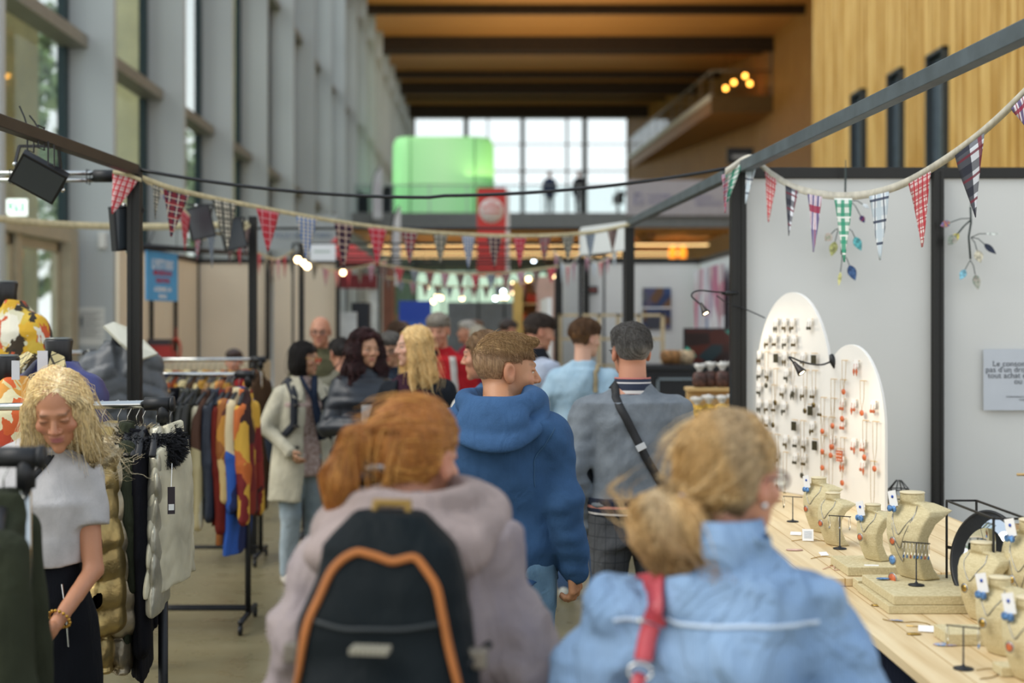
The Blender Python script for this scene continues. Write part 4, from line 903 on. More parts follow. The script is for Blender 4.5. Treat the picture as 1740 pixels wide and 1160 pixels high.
def strands(f, roots, flow, n, step, rad, seed, lift=.002, noise=.35, taper=True, stray=0.0, length=None):
    "grow strands over the surface f=lift; returns verts, quads, per-vertex strand id and t"
    r = np.random.RandomState(seed); N = len(roots); p = roots.copy(); path = [p.copy()]; e = 1e-3; lev = lift*r.rand(N)*2
    off = r.randn(N, 3)*noise
    st = (r.rand(N) < stray); ln = (np.ones(N) if length is None else length)*(.7+.5*r.rand(N))
    for i in range(n):
        v = flow(p)+off*(.6+.4*math.sin(i*.9)); g = np.stack([f(p[:, 0]+e, p[:, 1], p[:, 2])-f(p[:, 0]-e, p[:, 1], p[:, 2]), f(p[:, 0], p[:, 1]+e, p[:, 2])-f(p[:, 0], p[:, 1]-e, p[:, 2]), f(p[:, 0], p[:, 1], p[:, 2]+e)-f(p[:, 0], p[:, 1], p[:, 2]-e)], 1)
        g /= np.linalg.norm(g, axis=1)[:, None]+1e-9
        v = v-(v*g).sum(1)[:, None]*g*.8; v /= np.linalg.norm(v, axis=1)[:, None]+1e-9
        p = p+v*(step*ln)[:, None]; d = f(p[:, 0], p[:, 1], p[:, 2])
        k = np.where(st, .25, .9)
        p = p-g*((d-lev-np.where(st, .004*i, 0))*k)[:, None]; path.append(p.copy())
    path = np.stack(path, 1)  # N, n+1, 3
    K = n+1; T_ = np.gradient(path, axis=1); T_ /= np.linalg.norm(T_, axis=2)[:, :, None]+1e-9
    ref = np.array([.3, .5, .81]); A = np.cross(T_, ref); A /= np.linalg.norm(A, axis=2)[:, :, None]+1e-9; B = np.cross(T_, A)
    tt = np.linspace(0, 1, K); w_ = rad*(1-.8*tt**2 if taper else np.ones(K))
    V = np.stack([path+(A*math.cos(a)+B*math.sin(a))*w_[None, :, None] for a in (0, 2.09, 4.19)], 2)  # N,K,3,3
    idx = np.arange(N*K*3).reshape(N, K, 3); Q = []
    for k in range(3): Q.append(np.stack([idx[:, :-1, k], idx[:, :-1, (k+1) % 3], idx[:, 1:, (k+1) % 3], idx[:, 1:, k]], -1).reshape(-1, 4))
    sid = np.repeat(np.arange(N), K*3); return V.reshape(-1, 3), np.concatenate(Q), sid
def surf_pts(V, n, seed, mask=None):
    r = np.random.RandomState(seed); W = V if mask is None else V[mask(V)]
    if len(W) == 0: W = V
    return W[r.randint(0, len(W), n)]+r.randn(n, 3)*.002
def hand_parts(wrist, dirv, palmn, side, curl=.5, s=1.0, spread=.12, thumb=.7):
    "returns a list of cones for one hand; dirv: direction of the fingers, palmn: palm normal, side: +1 thumb on the cross side"
    w_ = Vector(wrist); d = Vector(dirv).normalized(); n = Vector(palmn); n = (n-d*n.dot(d)).normalized(); a = d.cross(n).normalized()*side
    L = []; 
    for i, (off, ln) in enumerate([(.030, .068), (.011, .076), (-.009, .070), (-.028, .054)]):
        k0 = w_+d*(.088-.004*abs(i-1))*s+a*off*s; L.append((w_+d*.012*s+a*off*.55*s, k0, .0155*s, .0125*s))
        cu = curl*(1+.18*i); dd = (d+a*spread*(1.2-i)*.35).normalized(); p = k0
        for seg, (fr, rr_) in enumerate(((.44, .0095), (.31, .0085), (.25, .0075))):
            ang = cu*(.55+.75*seg); v = dd*math.cos(ang)+n*math.sin(ang); q = p+v*(ln*fr*s); L.append((p, q, rr_*s*1.06, rr_*s)); p = q
    b = w_+d*.026*s+a*.020*s; v = (d*.62+a*.72+n*.28*thumb).normalized(); p1 = b+v*.038*s; v2 = (d*.85+a*.35+n*.5*thumb).normalized(); p2 = p1+v2*.030*s; p3 = p2+(d*.9+n*.45*thumb).normalized()*.024*s
    L += [(b, p1, .0155*s, .0125*s), (p1, p2, .0115*s, .010*s), (p2, p3, .010*s, .0085*s)]
    return L
def cones_f(L, k=.006):
    def f(X, Y, Z):
        d = None
        for a, b, ra, rb in L:
            c = cone(X, Y, Z, a, b, ra, rb); d = c if d is None else smin(d, c, k)
        return d
    return f
def bbox(L, m=.03):
    P_ = np.array([list(p) for c in L for p in c[:2]]); return P_.min(0)-m, P_.max(0)+m

TORSO_M = [(.90, 0, 0, .165, .115), (.98, 0, 0, .172, .120), (1.08, 0, 0, .160, .112), (1.22, 0, 0, .178, .120), (1.34, 0, -.005, .195, .122), (1.42, 0, -.01, .175, .105), (1.475, 0, -.015, .10, .075), (1.50, 0, -.018, .075, .065)]
TORSO_F = [(.90, 0, 0, .180, .125), (.98, 0, 0, .178, .125), (1.08, 0, 0, .145, .102), (1.20, 0, .005, .155, .112), (1.30, 0, .015, .168, .128), (1.385, 0, -.005, .145, .098), (1.445, 0, -.015, .088, .070), (1.49, 0, -.018, .068, .06)]
SKINC = {'fair': 'd3a58c', 'tan': 'b9845f', 'ruddy': 'c0876a', 'olive': 'b98a6a'}
def person(label, X, Y, heading, h, fem=False, skin='fair', head=(0, 0, 0), J=None, top=None, bottom=None, hair=None, shoes='2a2a2c', res=.012, hres=.0055,
           hands=True, extra=None, lean=0.0, seed=1, brow='4a3a2c', lips='b3645c', stubble=None, handpose=None, glasses=None, wide=1.0, cat='person', hsc=1.0, legs=True, loc_z=0):
    s = h/1.75; e = empty('person', (X, Y, loc_z), math.radians(heading), label, 'person'); P_ = {}
    j = dict(neck=(0, -.015, 1.49), head=(0, .018, 1.628), shR=(.168, -.005, 1.372), elR=(.235, -.03, 1.13), wrR=(.235, .05, .885), shL=(-.168, -.005, 1.372), elL=(-.235, -.03, 1.13), wrL=(-.235, .05, .885),
             hipR=(.09, 0, .93), knR=(.10, .025, .50), anR=(.105, -.02, .09), hipL=(-.09, 0, .93), knL=(-.10, .025, .50), anL=(-.105, -.02, .09))
    if fem:
        for k in ('shR', 'shL'): j[k] = (j[k][0]*.90, j[k][1], j[k][2]-.005)
    if J: j.update(J)
    j = {k: tuple(np.array(v)*s*np.array([wide if k[:2] in ('sh', 'el', 'wr') else 1, 1, 1])) for k, v in j.items()}
    hs = (.235/.238)*(.96 if fem else 1.0)*max(.95, min(1.03, s))*hsc
    hp = Fr(j['head'], *head, sc=hs); sk = rgb(SKINC.get(skin, skin)); sm = skin_mat('skin', SKINC.get(skin, skin))
    # pivot at the base of the skull
    pv = np.array([0, -.02, -.07])*hs; hp.c = np.array(j['head'])+pv-hp.R @ pv
    nk = (np.array(j['neck'])); nb0 = nk+np.array([0, -.005, -.05])*s; nt_ = hp.w((0, -.022, -.05)); nr = (.050 if fem else .059)*s
    def fh(X_, Y_, Z_):
        x, y, z = hp.loc(X_, Y_, Z_); d = head_f(x, y, z, fem, 0, bool(hair and hair.get('noeyes')))*hs
        d = smin(d, cone(X_, Y_, Z_, nt_, nb0, nr*.98, nr*1.08), .02)
        return d
    lo = np.minimum(hp.c-.13*hs, nb0-nr); hi = np.maximum(hp.c+.13*hs, nb0+nr); lo[2] = nb0[2]-.02; hi[2] = hp.c[2]+.14*hs
    V, Q = sdf_raw(fh, lo, hi, hres); parts = [(V, Q)]
    def arm(k, sd, ru, rl, rw): return [(j['sh'+sd], j['el'+sd], ru*s, rl*s), (j['el'+sd], j['wr'+sd], rl*s*.95, rw*s)]
    aw = .85 if fem else 1.0; tor = TORSO_F if fem else TORSO_M
    tp = [(z*s, cx*s+lean*0, cy*s, w_*s*.90*wide, d_*s*.88) for z, cx, cy, w_, d_ in tor]
    def fb(X_, Y_, Z_):
        d = loft(X_, Y_, Z_, tp)
        for sd in 'RL':
            a = arm(0, sd, .046*aw, .036*aw, .026*aw); d = smin(d, cone(X_, Y_, Z_, *a[0]), .03); d = smin(d, cone(X_, Y_, Z_, *a[1]), .012)
            d = smin(d, cone(X_, Y_, Z_, j['hip'+sd], j['kn'+sd], .075*s, .052*s), .03); d = smin(d, cone(X_, Y_, Z_, j['kn'+sd], j['an'+sd], .050*s, .035*s), .01)
        return d
    pts = np.array([j[k] for k in j]); parts.append(sdf_raw(fb, pts.min(0)-.12*s, np.array([pts[:, 0].max()+.12, pts[:, 1].max()+.12, j['neck'][2]+.02]), max(res, .012)))
    hl = []
    if hands:
        for sd, sg in (('R', 1), ('L', -1)):
            hpz = (handpose or {}).get(sd); 
            if hpz == 'none': continue
            w_ = Vector(j['wr'+sd]); dd = (w_-Vector(j['el'+sd])).normalized(); args = dict(dirv=dd, palmn=(-sg, .25, 0), side=1 if sd == 'R' else -1, curl=.45, s=s*(.92 if fem else 1))
            if hpz: args.update(hpz)
            # thumb points forward (+Y) for a hanging arm
            dv = Vector(args['dirv']).normalized(); n_ = Vector(args['palmn']); a_ = dv.cross(n_)
            if 'thumbdir' in args: td = Vector(args.pop('thumbdir'))
            else: td = Vector((0, 1, .2))
            args['side'] = 1 if a_.dot(td) > 0 else -1
            L = hand_parts(w_, **args); L.append((w_-dd*.05*s, w_+dv*.02*s, .024*s*aw, .023*s*aw)); lo_, hi_ = bbox(L); parts.append(sdf_raw(cones_f(L), lo_, hi_, .0035 if res < .009 else .006))
    V, Q = merge(parts); me = mesh_np('body', V, Q)
    # colours of skin, lips, brows, stubble
    x, y, z = hp.loc(V[:, 0], V[:, 1], V[:, 2]); C = np.tile(np.array(lin(sk)), (len(V), 1)).astype(float)
    def blend(m, c): 
        m = np.clip(m, 0, 1)[:, None]; C[:] = C*(1-m)+np.array(lin(c))*m
    front = y > .06
    blend(front*np.exp(-((x/.021)**4+((z+.058)/.0105)**4))*.85, lips)
    for sg in (-1, 1):
        blend(front*np.exp(-(((x-sg*.033)/.020)**4+((z-.0295-.06*abs(0))/.0045)**2))*.85, brow)
        blend(front*np.exp(-(((x-sg*.031)/.015)**4+((z-.006)/.0035)**2))*.7, '2e221c')
        blend(np.exp(-(((x-sg*.045)/.02)**2+((z+.025)/.02)**2))*front*.25, 'c0605a'); blend(np.exp(-(((x-sg*.082)/.012)**2+(z/.03)**2))*.25, 'c05a48')
    blend(front*np.exp(-((x/.014)**2+((z+.024)/.012)**2))*.2, 'c0605a')
    if stubble: blend(((z < -.028) & (y > -.01))*np.clip((-.028-z)/.03, 0, 1)*(1-np.exp(-((x/.022)**4+((z+.058)/.012)**4)))*.55*(z > -.125), stubble)
    set_cols(me, C); body = link('body', me, sm, e)
    # eyes
    k = MB()
    if not (hair and hair.get('noeyes')):
        for sg in (-1, 1): k.sphere(tuple(hp.w((sg*.031, .0735, .0065))), .0115*hs, 10, 0); k.sphere(tuple(hp.w((sg*.031, .0805, .0055))), .0052*hs, 8, 1)
        k.build('eye', [plain('d8d2ca', .25, name='eye_white', noise=0), plain('2c241e', .15, name='iris', noise=0)], e)
    ctx = dict(e=e, j=j, s=s, hp=hp, hs=hs, fh=fh, h=h, body=body, seed=seed, tor=tor, wide=wide, fem=fem, aw=aw, res=res)
    if legs and bottom: make_bottom(ctx, **bottom)
    if legs and shoes: make_shoes(ctx, shoes)
    if top: make_top(ctx, **top)
    if hair: make_hair(ctx, **{k_: v for k_, v in hair.items() if k_ != 'noeyes'})
    if glasses: make_glasses(ctx, glasses)
    if extra: extra(ctx)
    return ctx
def make_glasses(c, col, r=.019):
    hp = c['hp']; k = MB(); pts = []
    for sg in (-1, 1):
        k.tube([hp.w((sg*.032+.024*math.cos(t), .104-.004*abs(math.cos(t)), .004+.017*math.sin(t))) for t in np.linspace(0, 2*math.pi, 20)], .0022, 5)
        k.tube([hp.w((sg*.056, .102, .008)), hp.w((sg*.076, .07, .012)), hp.w((sg*.083, .0, .012)), hp.w((sg*.082, -.02, -.004))], .0022, 5)
    k.tube([hp.w((-.009, .108, .006)), hp.w((0, .111, .009)), hp.w((.009, .108, .006))], .002, 5)
    o = k.build('glasses', plain(col, .3, .3, name='spectacle_frame', noise=0), c['e'])
    g = MB()
    for sg in (-1, 1):
        g.add([hp.w((sg*.032+.022*math.cos(t), .104, .004+.0155*math.sin(t))) for t in np.linspace(0, 2*math.pi, 17)[:-1]], [tuple(range(16))])
    g.build('lens', glass('e8eef0', .3, .02, 'spectacle_lens'), o)
def make_shoes(c, col):
    s, j = c['s'], c['j']
    for sd in 'RL':
        a = np.array(j['an'+sd]); x0 = a[0]; 
        def f(X, Y, Z):
            d = ell(X, Y, Z, (x0, a[1]+.075*s, .035*s), (.047*s, .135*s, .045*s)); d = smin(d, ell(X, Y, Z, (x0, a[1]-.01, .06*s), (.042*s, .06*s, .06*s)), .03)
            return np.maximum(d, -Z+.002+ (a[2]-.09*s))
        sdf('shoe', f, (x0-.07, a[1]-.1, -.01), (x0+.07, a[1]+.25, .13), .01, plain(col, .5, name='shoe_leather', noise=.04), c['e'])
def make_bottom(c, kind='trousers', mat=None, col='333a44', z0=None, flare=1.0, fold=.006, cuff=.11):
    s, j = c['s'], c['j']; m = mat or fabric(col); FD = Folds(c['seed']+50, fold*s, (16, 16, 14)); 
    if kind == 'skirt':
        zb = z0*s
        pr = [(zb, 0, .0, .19*s*flare, .155*s), (.75*s, 0, 0, .195*s, .150*s), (.93*s, 0, 0, .180*s, .134*s), (1.06*s, 0, 0, .146*s, .106*s), (1.14*s, 0, 0, .128*s, .090*s)]
        f = lambda X, Y, Z: loft(X, Y, Z, pr)+FD(X, Y, Z*.3)
        return sdf('skirt', f, (-.26*s, -.22*s, zb), (.26*s, .22*s, 1.16*s), .012, m, c['e'])
    L = []
    def f(X, Y, Z):
        d = loft(X, Y, Z, [(.80*s, 0, 0, .16*s, .115*s), (.93*s, 0, -.005*s, .178*s, .130*s), (1.03*s, 0, 0, .165*s, .118*s)])
        for sd in 'RL':
            hip, kn, an = j['hip'+sd], j['kn'+sd], j['an'+sd]; an = (an[0], an[1], an[2]+(cuff-.11)*s+.0)
            d = smin(d, cone(X, Y, Z, hip, kn, .098*s, .070*s*flare), .035); d = smin(d, cone(X, Y, Z, kn, an, .070*s*flare, .054*s*flare), .012)
        return np.maximum(d, .05*s-Z)+FD(X, Y, Z)
    xs_ = [j[k][0] for k in ('hipR', 'knR', 'anR', 'hipL', 'knL', 'anL')]; ys_ = [j[k][1] for k in ('hipR', 'knR', 'anR', 'hipL', 'knL', 'anL')]
    return sdf('trousers', f, (min(xs_)-.13, min(ys_)-.16, .04), (max(xs_)+.13, max(ys_)+.16, 1.05*s), .013, m, c['e'])
def make_top(c, col='4a5a70', mat=None, name='jumper', z0=.92, sleeve=1.0, thick=.012, puff=1.0, fold=.007, collar=None, open_v=None, hood=None, seed=None, neckline=1.50, ribs=0, bulk=1.0, cut=None, cuffs=None, sr=(.062, .050, .040)):
    s, j, w_ = c['s'], c['j'], c['wide']; m = mat or fabric(col); t = thick; FD = Folds((seed or c['seed'])+9, fold*1.35*s, (17, 17, 15), 8); FA = Folds(c['seed']+19, fold*1.2*s, (10, 10, 34))
    pr = [(z*s, cx*s, cy*s, (a*w_+t)*s*bulk, (b+t)*s*bulk) for z, cx, cy, a, b in c['tor'] if z < 1.45]
    if z0 < .9: a_, b_ = pr[0][3], pr[0][4]; pr = [(z0*s, 0, 0, a_*1.06, b_*1.08)]+pr
    else: pr = [(z0*s, 0, 0, np.interp(z0*s, [p[0] for p in pr], [p[3] for p in pr]), np.interp(z0*s, [p[0] for p in pr], [p[4] for p in pr]))]+[p for p in pr if p[0] > z0*s+.01]
    nk = j['neck']; zt = neckline*s
    pr += [(1.455*s, nk[0], nk[1]*.8, .100*s*w_, .083*s), (zt, nk[0], nk[1], .072*s, .068*s)]
    aw = c['aw']
    def f(X, Y, Z):
        d = loft(X, Y, Z, pr)
        for sg, sd in ((1, 'R'), (-1, 'L')):
            sh, el, wr = j['sh'+sd], j['el'+sd], j['wr'+sd]
            d = smin(d, cone(X, Y, Z, (sg*.03*s, nk[1], 1.43*s), sh, .058*s, (sr[0]+.002)*aw*s), .03)
            if sleeve > 0:
                r0, r1, r2 = ((v*aw+t*.6)*s*puff for v in sr)
                if sleeve < .6:
                    q = vlerp(sh, el, sleeve*1.9); a = cone(X, Y, Z, sh, q, r0, r0*.95)
                    dv = np.array(q)-np.array(sh); dv /= np.linalg.norm(dv); a = np.maximum(a, (X-q[0])*dv[0]+(Y-q[1])*dv[1]+(Z-q[2])*dv[2]); d = smin(d, a, .025)
                else:
                    d = smin(d, cone(X, Y, Z, sh, el, r0, r1)+FA(X, Y, Z)*.6, .028); wq = vlerp(el, wr, sleeve); a = cone(X, Y, Z, el, wq, r1, r2)+FA(X, Y, Z)
                    d = smin(d, a, .009)
        d = d+FD(X, Y, Z)
        if ribs: d = d-.008*np.abs(np.sin(Z*math.pi/ribs))
        if open_v is not None: d = np.maximum(d, -np.maximum(np.abs(X)-open_v*s*np.clip((Z/s-.9)*1.2+.2, .1, 1), -(Y-.02)))
        if cut: d = cut(d, X, Y, Z)
        return d
    el = np.array([j['elR'], j['elL'], j['wrR'], j['wrL'], j['shR'], j['shL']]); lo = np.minimum(el.min(0)-.09, [-.22*bulk, -.17*bulk, z0*s]); hi = np.maximum(el.max(0)+.09, [.22*bulk, .17*bulk, zt+.01]); lo[2] = min(el[:, 2].min()-.06, z0*s)
    o = sdf(name, f, lo, hi, max(.008, c['res']*.9), m, c['e']); c['topf'] = f; c['top'] = o
    if collar:
        cr, cz, cc, cn = collar[:4]; n = 28; q = MB(); nkx, nky = nk[0], nk[1]
        rings = [(cr*.98, zt-.035*s), (cr*1.04, zt+cz*.5), (cr, zt+cz), (cr*.93, zt+cz), (cr*.95, zt-.02*s)]
        vs = []; fs = []
        for r_, z in rings:
            for k_ in range(n):
                t_ = 2*math.pi*k_/n; vs.append((nkx+r_*math.cos(t_), nky+r_*math.sin(t_)*.95, z-.03*s*max(0, math.sin(t_))))
        for i in range(len(rings)-1):
            for k_ in range(n): fs.append((i*n+k_, i*n+(k_+1) % n, (i+1)*n+(k_+1) % n, (i+1)*n+k_))
        q.add(vs, fs, 0, True).build(cn, cc if not isinstance(cc, str) else fabric(cc), o)
    return o
def make_hair(c, kind='short', col='3a2c22', col2=None, n=0, seed=3, vol=1.0, length=.3, rad=.0009, steps=12, curl=0, front=None, part=0, bald=False, sp=None, noise=.35, grow=None):
    hp, hs, fh = c['hp'], c['hs'], c['fh']; rgb1 = np.array(lin(col))*1.35; rgb2 = np.array(lin(col2 or tuple(v*.75 for v in rgb(col))))*1.35
    th = .008*vol; G = Folds(seed+70, .0022*(1+curl*2.5), (70, 70, 26), 8)
    hl = front if front is not None else .045   # forehead hairline height
    L_ = length
    def cap(x, y, z, t=th):
        d = ell(x, y, z, (0, -.016, .034), (.077+t, .097+t, .091+t))
        # face opening
        line = hl+.0*x
        return d, line
    def fl(x, y, z):
        if kind == 'short':
            t = th*np.clip((z+.03)/.05, .35, 1.0); d = ell(x, y, z, (0, -.016, .034), (.077, .097, .091))-t
            face = np.minimum(y-.028-.55*np.clip(z-.0, 0, .1)*(-1 if False else 1), hl+.012-z)  # front region below hairline
            d = smax(d, np.minimum(y-.020-(.35*np.clip(z, 0, .1) if sp == 'quiff' else 0), hl-z+.0), .016)
            d = smax(d, -(z+.070-.5*np.clip(y+.03, 0, .06)), .01)
            d = smax(d, np.minimum(np.minimum(y+.028, .032-z), .036+y), .006)   # round the ears
            if sp == 'quiff': d = smin(d, cone(x, y, z, (-.02, .02, .113), (.002, .088, .104), .018, .012), .02)
            if sp == 'full': d = smin(d, ell(x, y, z, (0, .015, .085), (.075, .085, .045)), .02)
        elif kind == 'bob':
            d = ell(x, y, z, (0, -.018, .030), (.090*vol, .106*vol, .100*vol)); d = smin(d, ell(x, y, z, (0, -.030, -.05), (.092*vol, .085*vol, .085)), .03)
            d = smax(d, np.minimum(y-.035, .060-z), .02); d = smax(d, -(z+L_), .015)
        elif kind == 'long':
            d = ell(x, y, z, (0, -.018, .030), (.088*vol, .105*vol, .100*vol))
            d = smin(d, loft(x, y, z, [(-L_, 0, -.055, .09*vol, .05*vol), (-.20, 0, -.055, .125*vol, .075*vol), (-.10, 0, -.035, .108*vol, .085*vol), (.02, 0, -.01, .090*vol, .09*vol)]), .03)
            for sg in (-1, 1): d = smin(d, cone(x, y, z, (sg*.078*vol, .035, .02), (sg*.098*vol, .055, -L_*.85), .024*vol, .028*vol), .03)
            d = smax(d, -cone(x, y, z, (0, .20, .03), (0, .2, -.12), .146, .146), .02) if True else d
            d = smax(d, np.minimum(y-.06, .040-z)-.0, .03)
        elif kind in ('pony', 'bun'):
            d = ell(x, y, z, (0, -.018, .034), (.084*vol, .103*vol, .098*vol)); d = smax(d, np.minimum(y-.030, .050-z), .015); d = smax(d, -(z+.065-.8*np.clip(y+.02, 0, .08)), .015); d = smax(d, np.minimum(np.minimum(y+.022, .028-z), .03+y), .008)
            if kind == 'pony': # gathered tail hanging to the left at the back
                d = smin(d, cone(x, y, z, (-.035, -.105, .045), (-.062, -.142, .035), .020, .020), .02)
                d = smin(d, cone(x, y, z, (-.062, -.142, .03), (-.085, -.148, -.05), .022, .031), .015); d = smin(d, cone(x, y, z, (-.085, -.148, -.05), (-.082, -.13, -.165), .031, .016), .02)
            else:
                d = smin(d, ell(x, y, z, (-.045, -.125, -.085), (.080, .062, .075)), .016); d = smin(d, ell(x, y, z, (-.02, -.12, -.145), (.052, .045, .045)), .03)
        d = d*hs; return d
    def f(X, Y, Z):
        x, y, z = hp.loc(X, Y, Z); return fl(x, y, z)+G(x*1.0, y*1.0, z)*(1 if kind != 'short' else .5)
    r = .25*vol+ (L_ if kind == 'long' else .0); lo = hp.c-np.array([.2*vol, .2*vol, .16+(L_*1.05 if kind == 'long' else .05)]); hi = hp.c+np.array([.2*vol, .2*vol, .17])
    V, Q = sdf_raw(f, lo, hi, .0065 if c['res'] < .011 else .0085); 
    rs = np.random.RandomState(seed)
    def colour(V_, sid=None):
        x, y, z = hp.loc(V_[:, 0], V_[:, 1], V_[:, 2]); t = .5+.5*np.sin(70*x+25*np.sin(40*y)+9*z+seed) if sid is None else rs.rand(sid.max()+1)[sid]
        t = t[:, None]; C = rgb1*(1-t)+rgb2*t
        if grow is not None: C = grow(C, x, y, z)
        return C
    C = colour(V)*.8 if n else colour(V); parts = [(V, Q)]; cols = [C]
    if n:
        def flow(p):
            x, y, z = hp.loc(p[:, 0], p[:, 1], p[:, 2]); 
            if kind == 'long' or kind == 'bob':
                v = np.stack([np.sign(x-part)*.9*np.exp(-((z-.10)/.04)**2)+ .15*np.sign(x)*(z < -.05)+curl*np.sin(60*z+8*x+x*0), -.2-.5*(z > .06)+curl*.7*np.cos(55*z+5*y), -1.0+.75*(z > .11)], 1)
            elif kind == 'pony': tgt = np.array([-.062, -.142, .03]); dd = tgt-np.stack([x, y, z], 1); near = (y < -.118) & (z < .06); v = np.where(near[:, None], np.array([-.15, .12, -1.0]), dd/ (np.linalg.norm(dd, axis=1)[:, None]+1e-6))
            elif kind == 'bun': tgt = np.array([-.045, -.11, -.025]); q = np.stack([x, y, z], 1); dd = tgt-q; b_ = (z < -.02) & (y < -.09); sw = np.stack([np.cos(25*x+9*z)*.9, -.1+0*x, np.sin(28*z+15*x)], 1); v = np.where(b_[:, None], sw, dd/(np.linalg.norm(dd, axis=1)[:, None]+1e-6))
            else: v = np.stack([.5*x/.08+.2+0*x, (.9 if sp == 'quiff' else -.3)+0*x, -.4+.3*(z > .08)], 1)
            return v @ hp.R.T
        top_ = lambda V_: (lambda q: q[2] > (.0 if kind in ('long', 'bob', 'pony') else -.2))(hp.loc(V_[:, 0], V_[:, 1], V_[:, 2]))
        if kind == 'short':
            roots = surf_pts(V, n, seed, lambda V_: hp.loc(V_[:, 0], V_[:, 1], V_[:, 2])[2] > .055)
        else:
            roots = np.concatenate([surf_pts(V, n//2, seed, top_), surf_pts(V, n-n//2, seed+1)])
        fx = lambda X, Y, Z: f(X, Y, Z)
        SV, SQ, sid = strands(fx, roots, flow, steps, (L_+.12)/steps if kind in ('long', 'bob') else (.17/steps if kind != 'short' else .05/steps), rad, seed, lift=.003, noise=noise, stray=.02)
        parts.append((SV, SQ)); cols.append(colour(SV, sid))
    V, Q = merge(parts); me = mesh_np('hair', V, Q); set_cols(me, np.concatenate(cols)); o = link('hair', me, HM, c['e']); c['hair'] = o; return o
def strap(c, pts, w_, mat, name='strap', th=.004, parent=None, off=.006, f=None, n=14):
    "flat band laid over the garment surface through the given local points"
    f = f or c['topf']; P0 = [np.array(p, float)*c['s'] for p in pts]; path = []
    for i in range(len(P0)-1):
        for t in np.linspace(0, 1, n, endpoint=False): path.append(P0[i]*(1-t)+P0[i+1]*t)
    path.append(P0[-1]); path = np.array(path); e = 2e-3
    def grad(p): return np.array([float(f(np.array([p[0]+d[0]]), np.array([p[1]+d[1]]), np.array([p[2]+d[2]]))[0]-f(np.array([p[0]-d[0]]), np.array([p[1]-d[1]]), np.array([p[2]-d[2]]))[0]) for d in ((e, 0, 0), (0, e, 0), (0, 0, e))])
    N = []; out = []
    for p in path:
        for _ in range(4):
            g = grad(p); g /= np.linalg.norm(g)+1e-9; d = float(f(np.array([p[0]]), np.array([p[1]]), np.array([p[2]]))[0]); p = p-g*(d-off)*.8
        out.append(p); N.append(g)
    out = np.array(out); N = np.array(N)
    for _ in range(2): out[1:-1] = (out[:-2]+out[1:-1]*2+out[2:])/4; N[1:-1] = (N[:-2]+N[1:-1]*2+N[2:])/4
    T_ = np.gradient(out, axis=0); T_ /= np.linalg.norm(T_, axis=1)[:, None]; N /= np.linalg.norm(N, axis=1)[:, None]; S = np.cross(T_, N); S /= np.linalg.norm(S, axis=1)[:, None]
    vs = []; fs = []
    for p, nn, ss in zip(out, N, S): vs += [p+ss*w_/2-nn*th/2, p+ss*w_/2*.96+nn*th/2, p-ss*w_/2*.96+nn*th/2, p-ss*w_/2-nn*th/2]
    for i in range(len(out)-1):
        for k in range(4): fs.append((i*4+k, (i+1)*4+k, (i+1)*4+(k+1) % 4, i*4+(k+1) % 4))
    return MB().add(vs, fs, 0, True).build(name, mat, parent or c['e']), out, N, S
# ---- the people in the aisle -----------------------------------------------------
def stripes(name, cols, axis=2, per=.02, rough=.85):
    "bands along an axis: cols = [(upto, colour)]"
    key = ('stripes', name)
    if key in MATS: return MATS[key]
    nb = NB(name); s_ = nb.n('SeparateXYZ'); nb.l(nb.coord(), s_.inputs[0])
    f = math_(nb, 'FRACT', math_(nb, 'DIVIDE', s_.outputs[axis], per)); nb.base(nb.ramp(f, cols, True)); nb.set(Roughness=rough); MATS[key] = nb.m; return nb.m
def denim(name, c1, c2, sc=3.0):
    key = ('denim', name)
    if key in MATS: return MATS[key]
    nb = NB(name); cc = nb.coord(); n = nb.n('TexNoise', i_Vector=cc, i_Scale=sc, i_Detail=5.0, i_Roughness=.6); f = nb.n('TexNoise', i_Vector=nb.coord(scale=(400, 400, 60)), i_Scale=1.0, i_Detail=1.0)
    a = nb.ramp(n.outputs[0], [(.35, c1), (.68, c2)]); nb.base(nb.mix(math_(nb, 'MULTIPLY', f.outputs[0], .25), a, tuple(v*.65 for v in rgb(c1)))); nb.set(Roughness=.85); nb.b.inputs['Specular IOR Level'].default_value = .12
    n3 = nb.n('TexNoise', i_Vector=nb.coord(scale=(9, 9, 6)), i_Scale=1.5, i_Detail=4.0, i_Distortion=.8); nb.bump(math_(nb, 'ADD', n3.outputs[0], math_(nb, 'MULTIPLY', f.outputs[0], .05)), .35, .04); MATS[key] = nb.m; return nb.m
BELT = plain('1a1b1d', .7, name='black_webbing', noise=.05, scale=80)
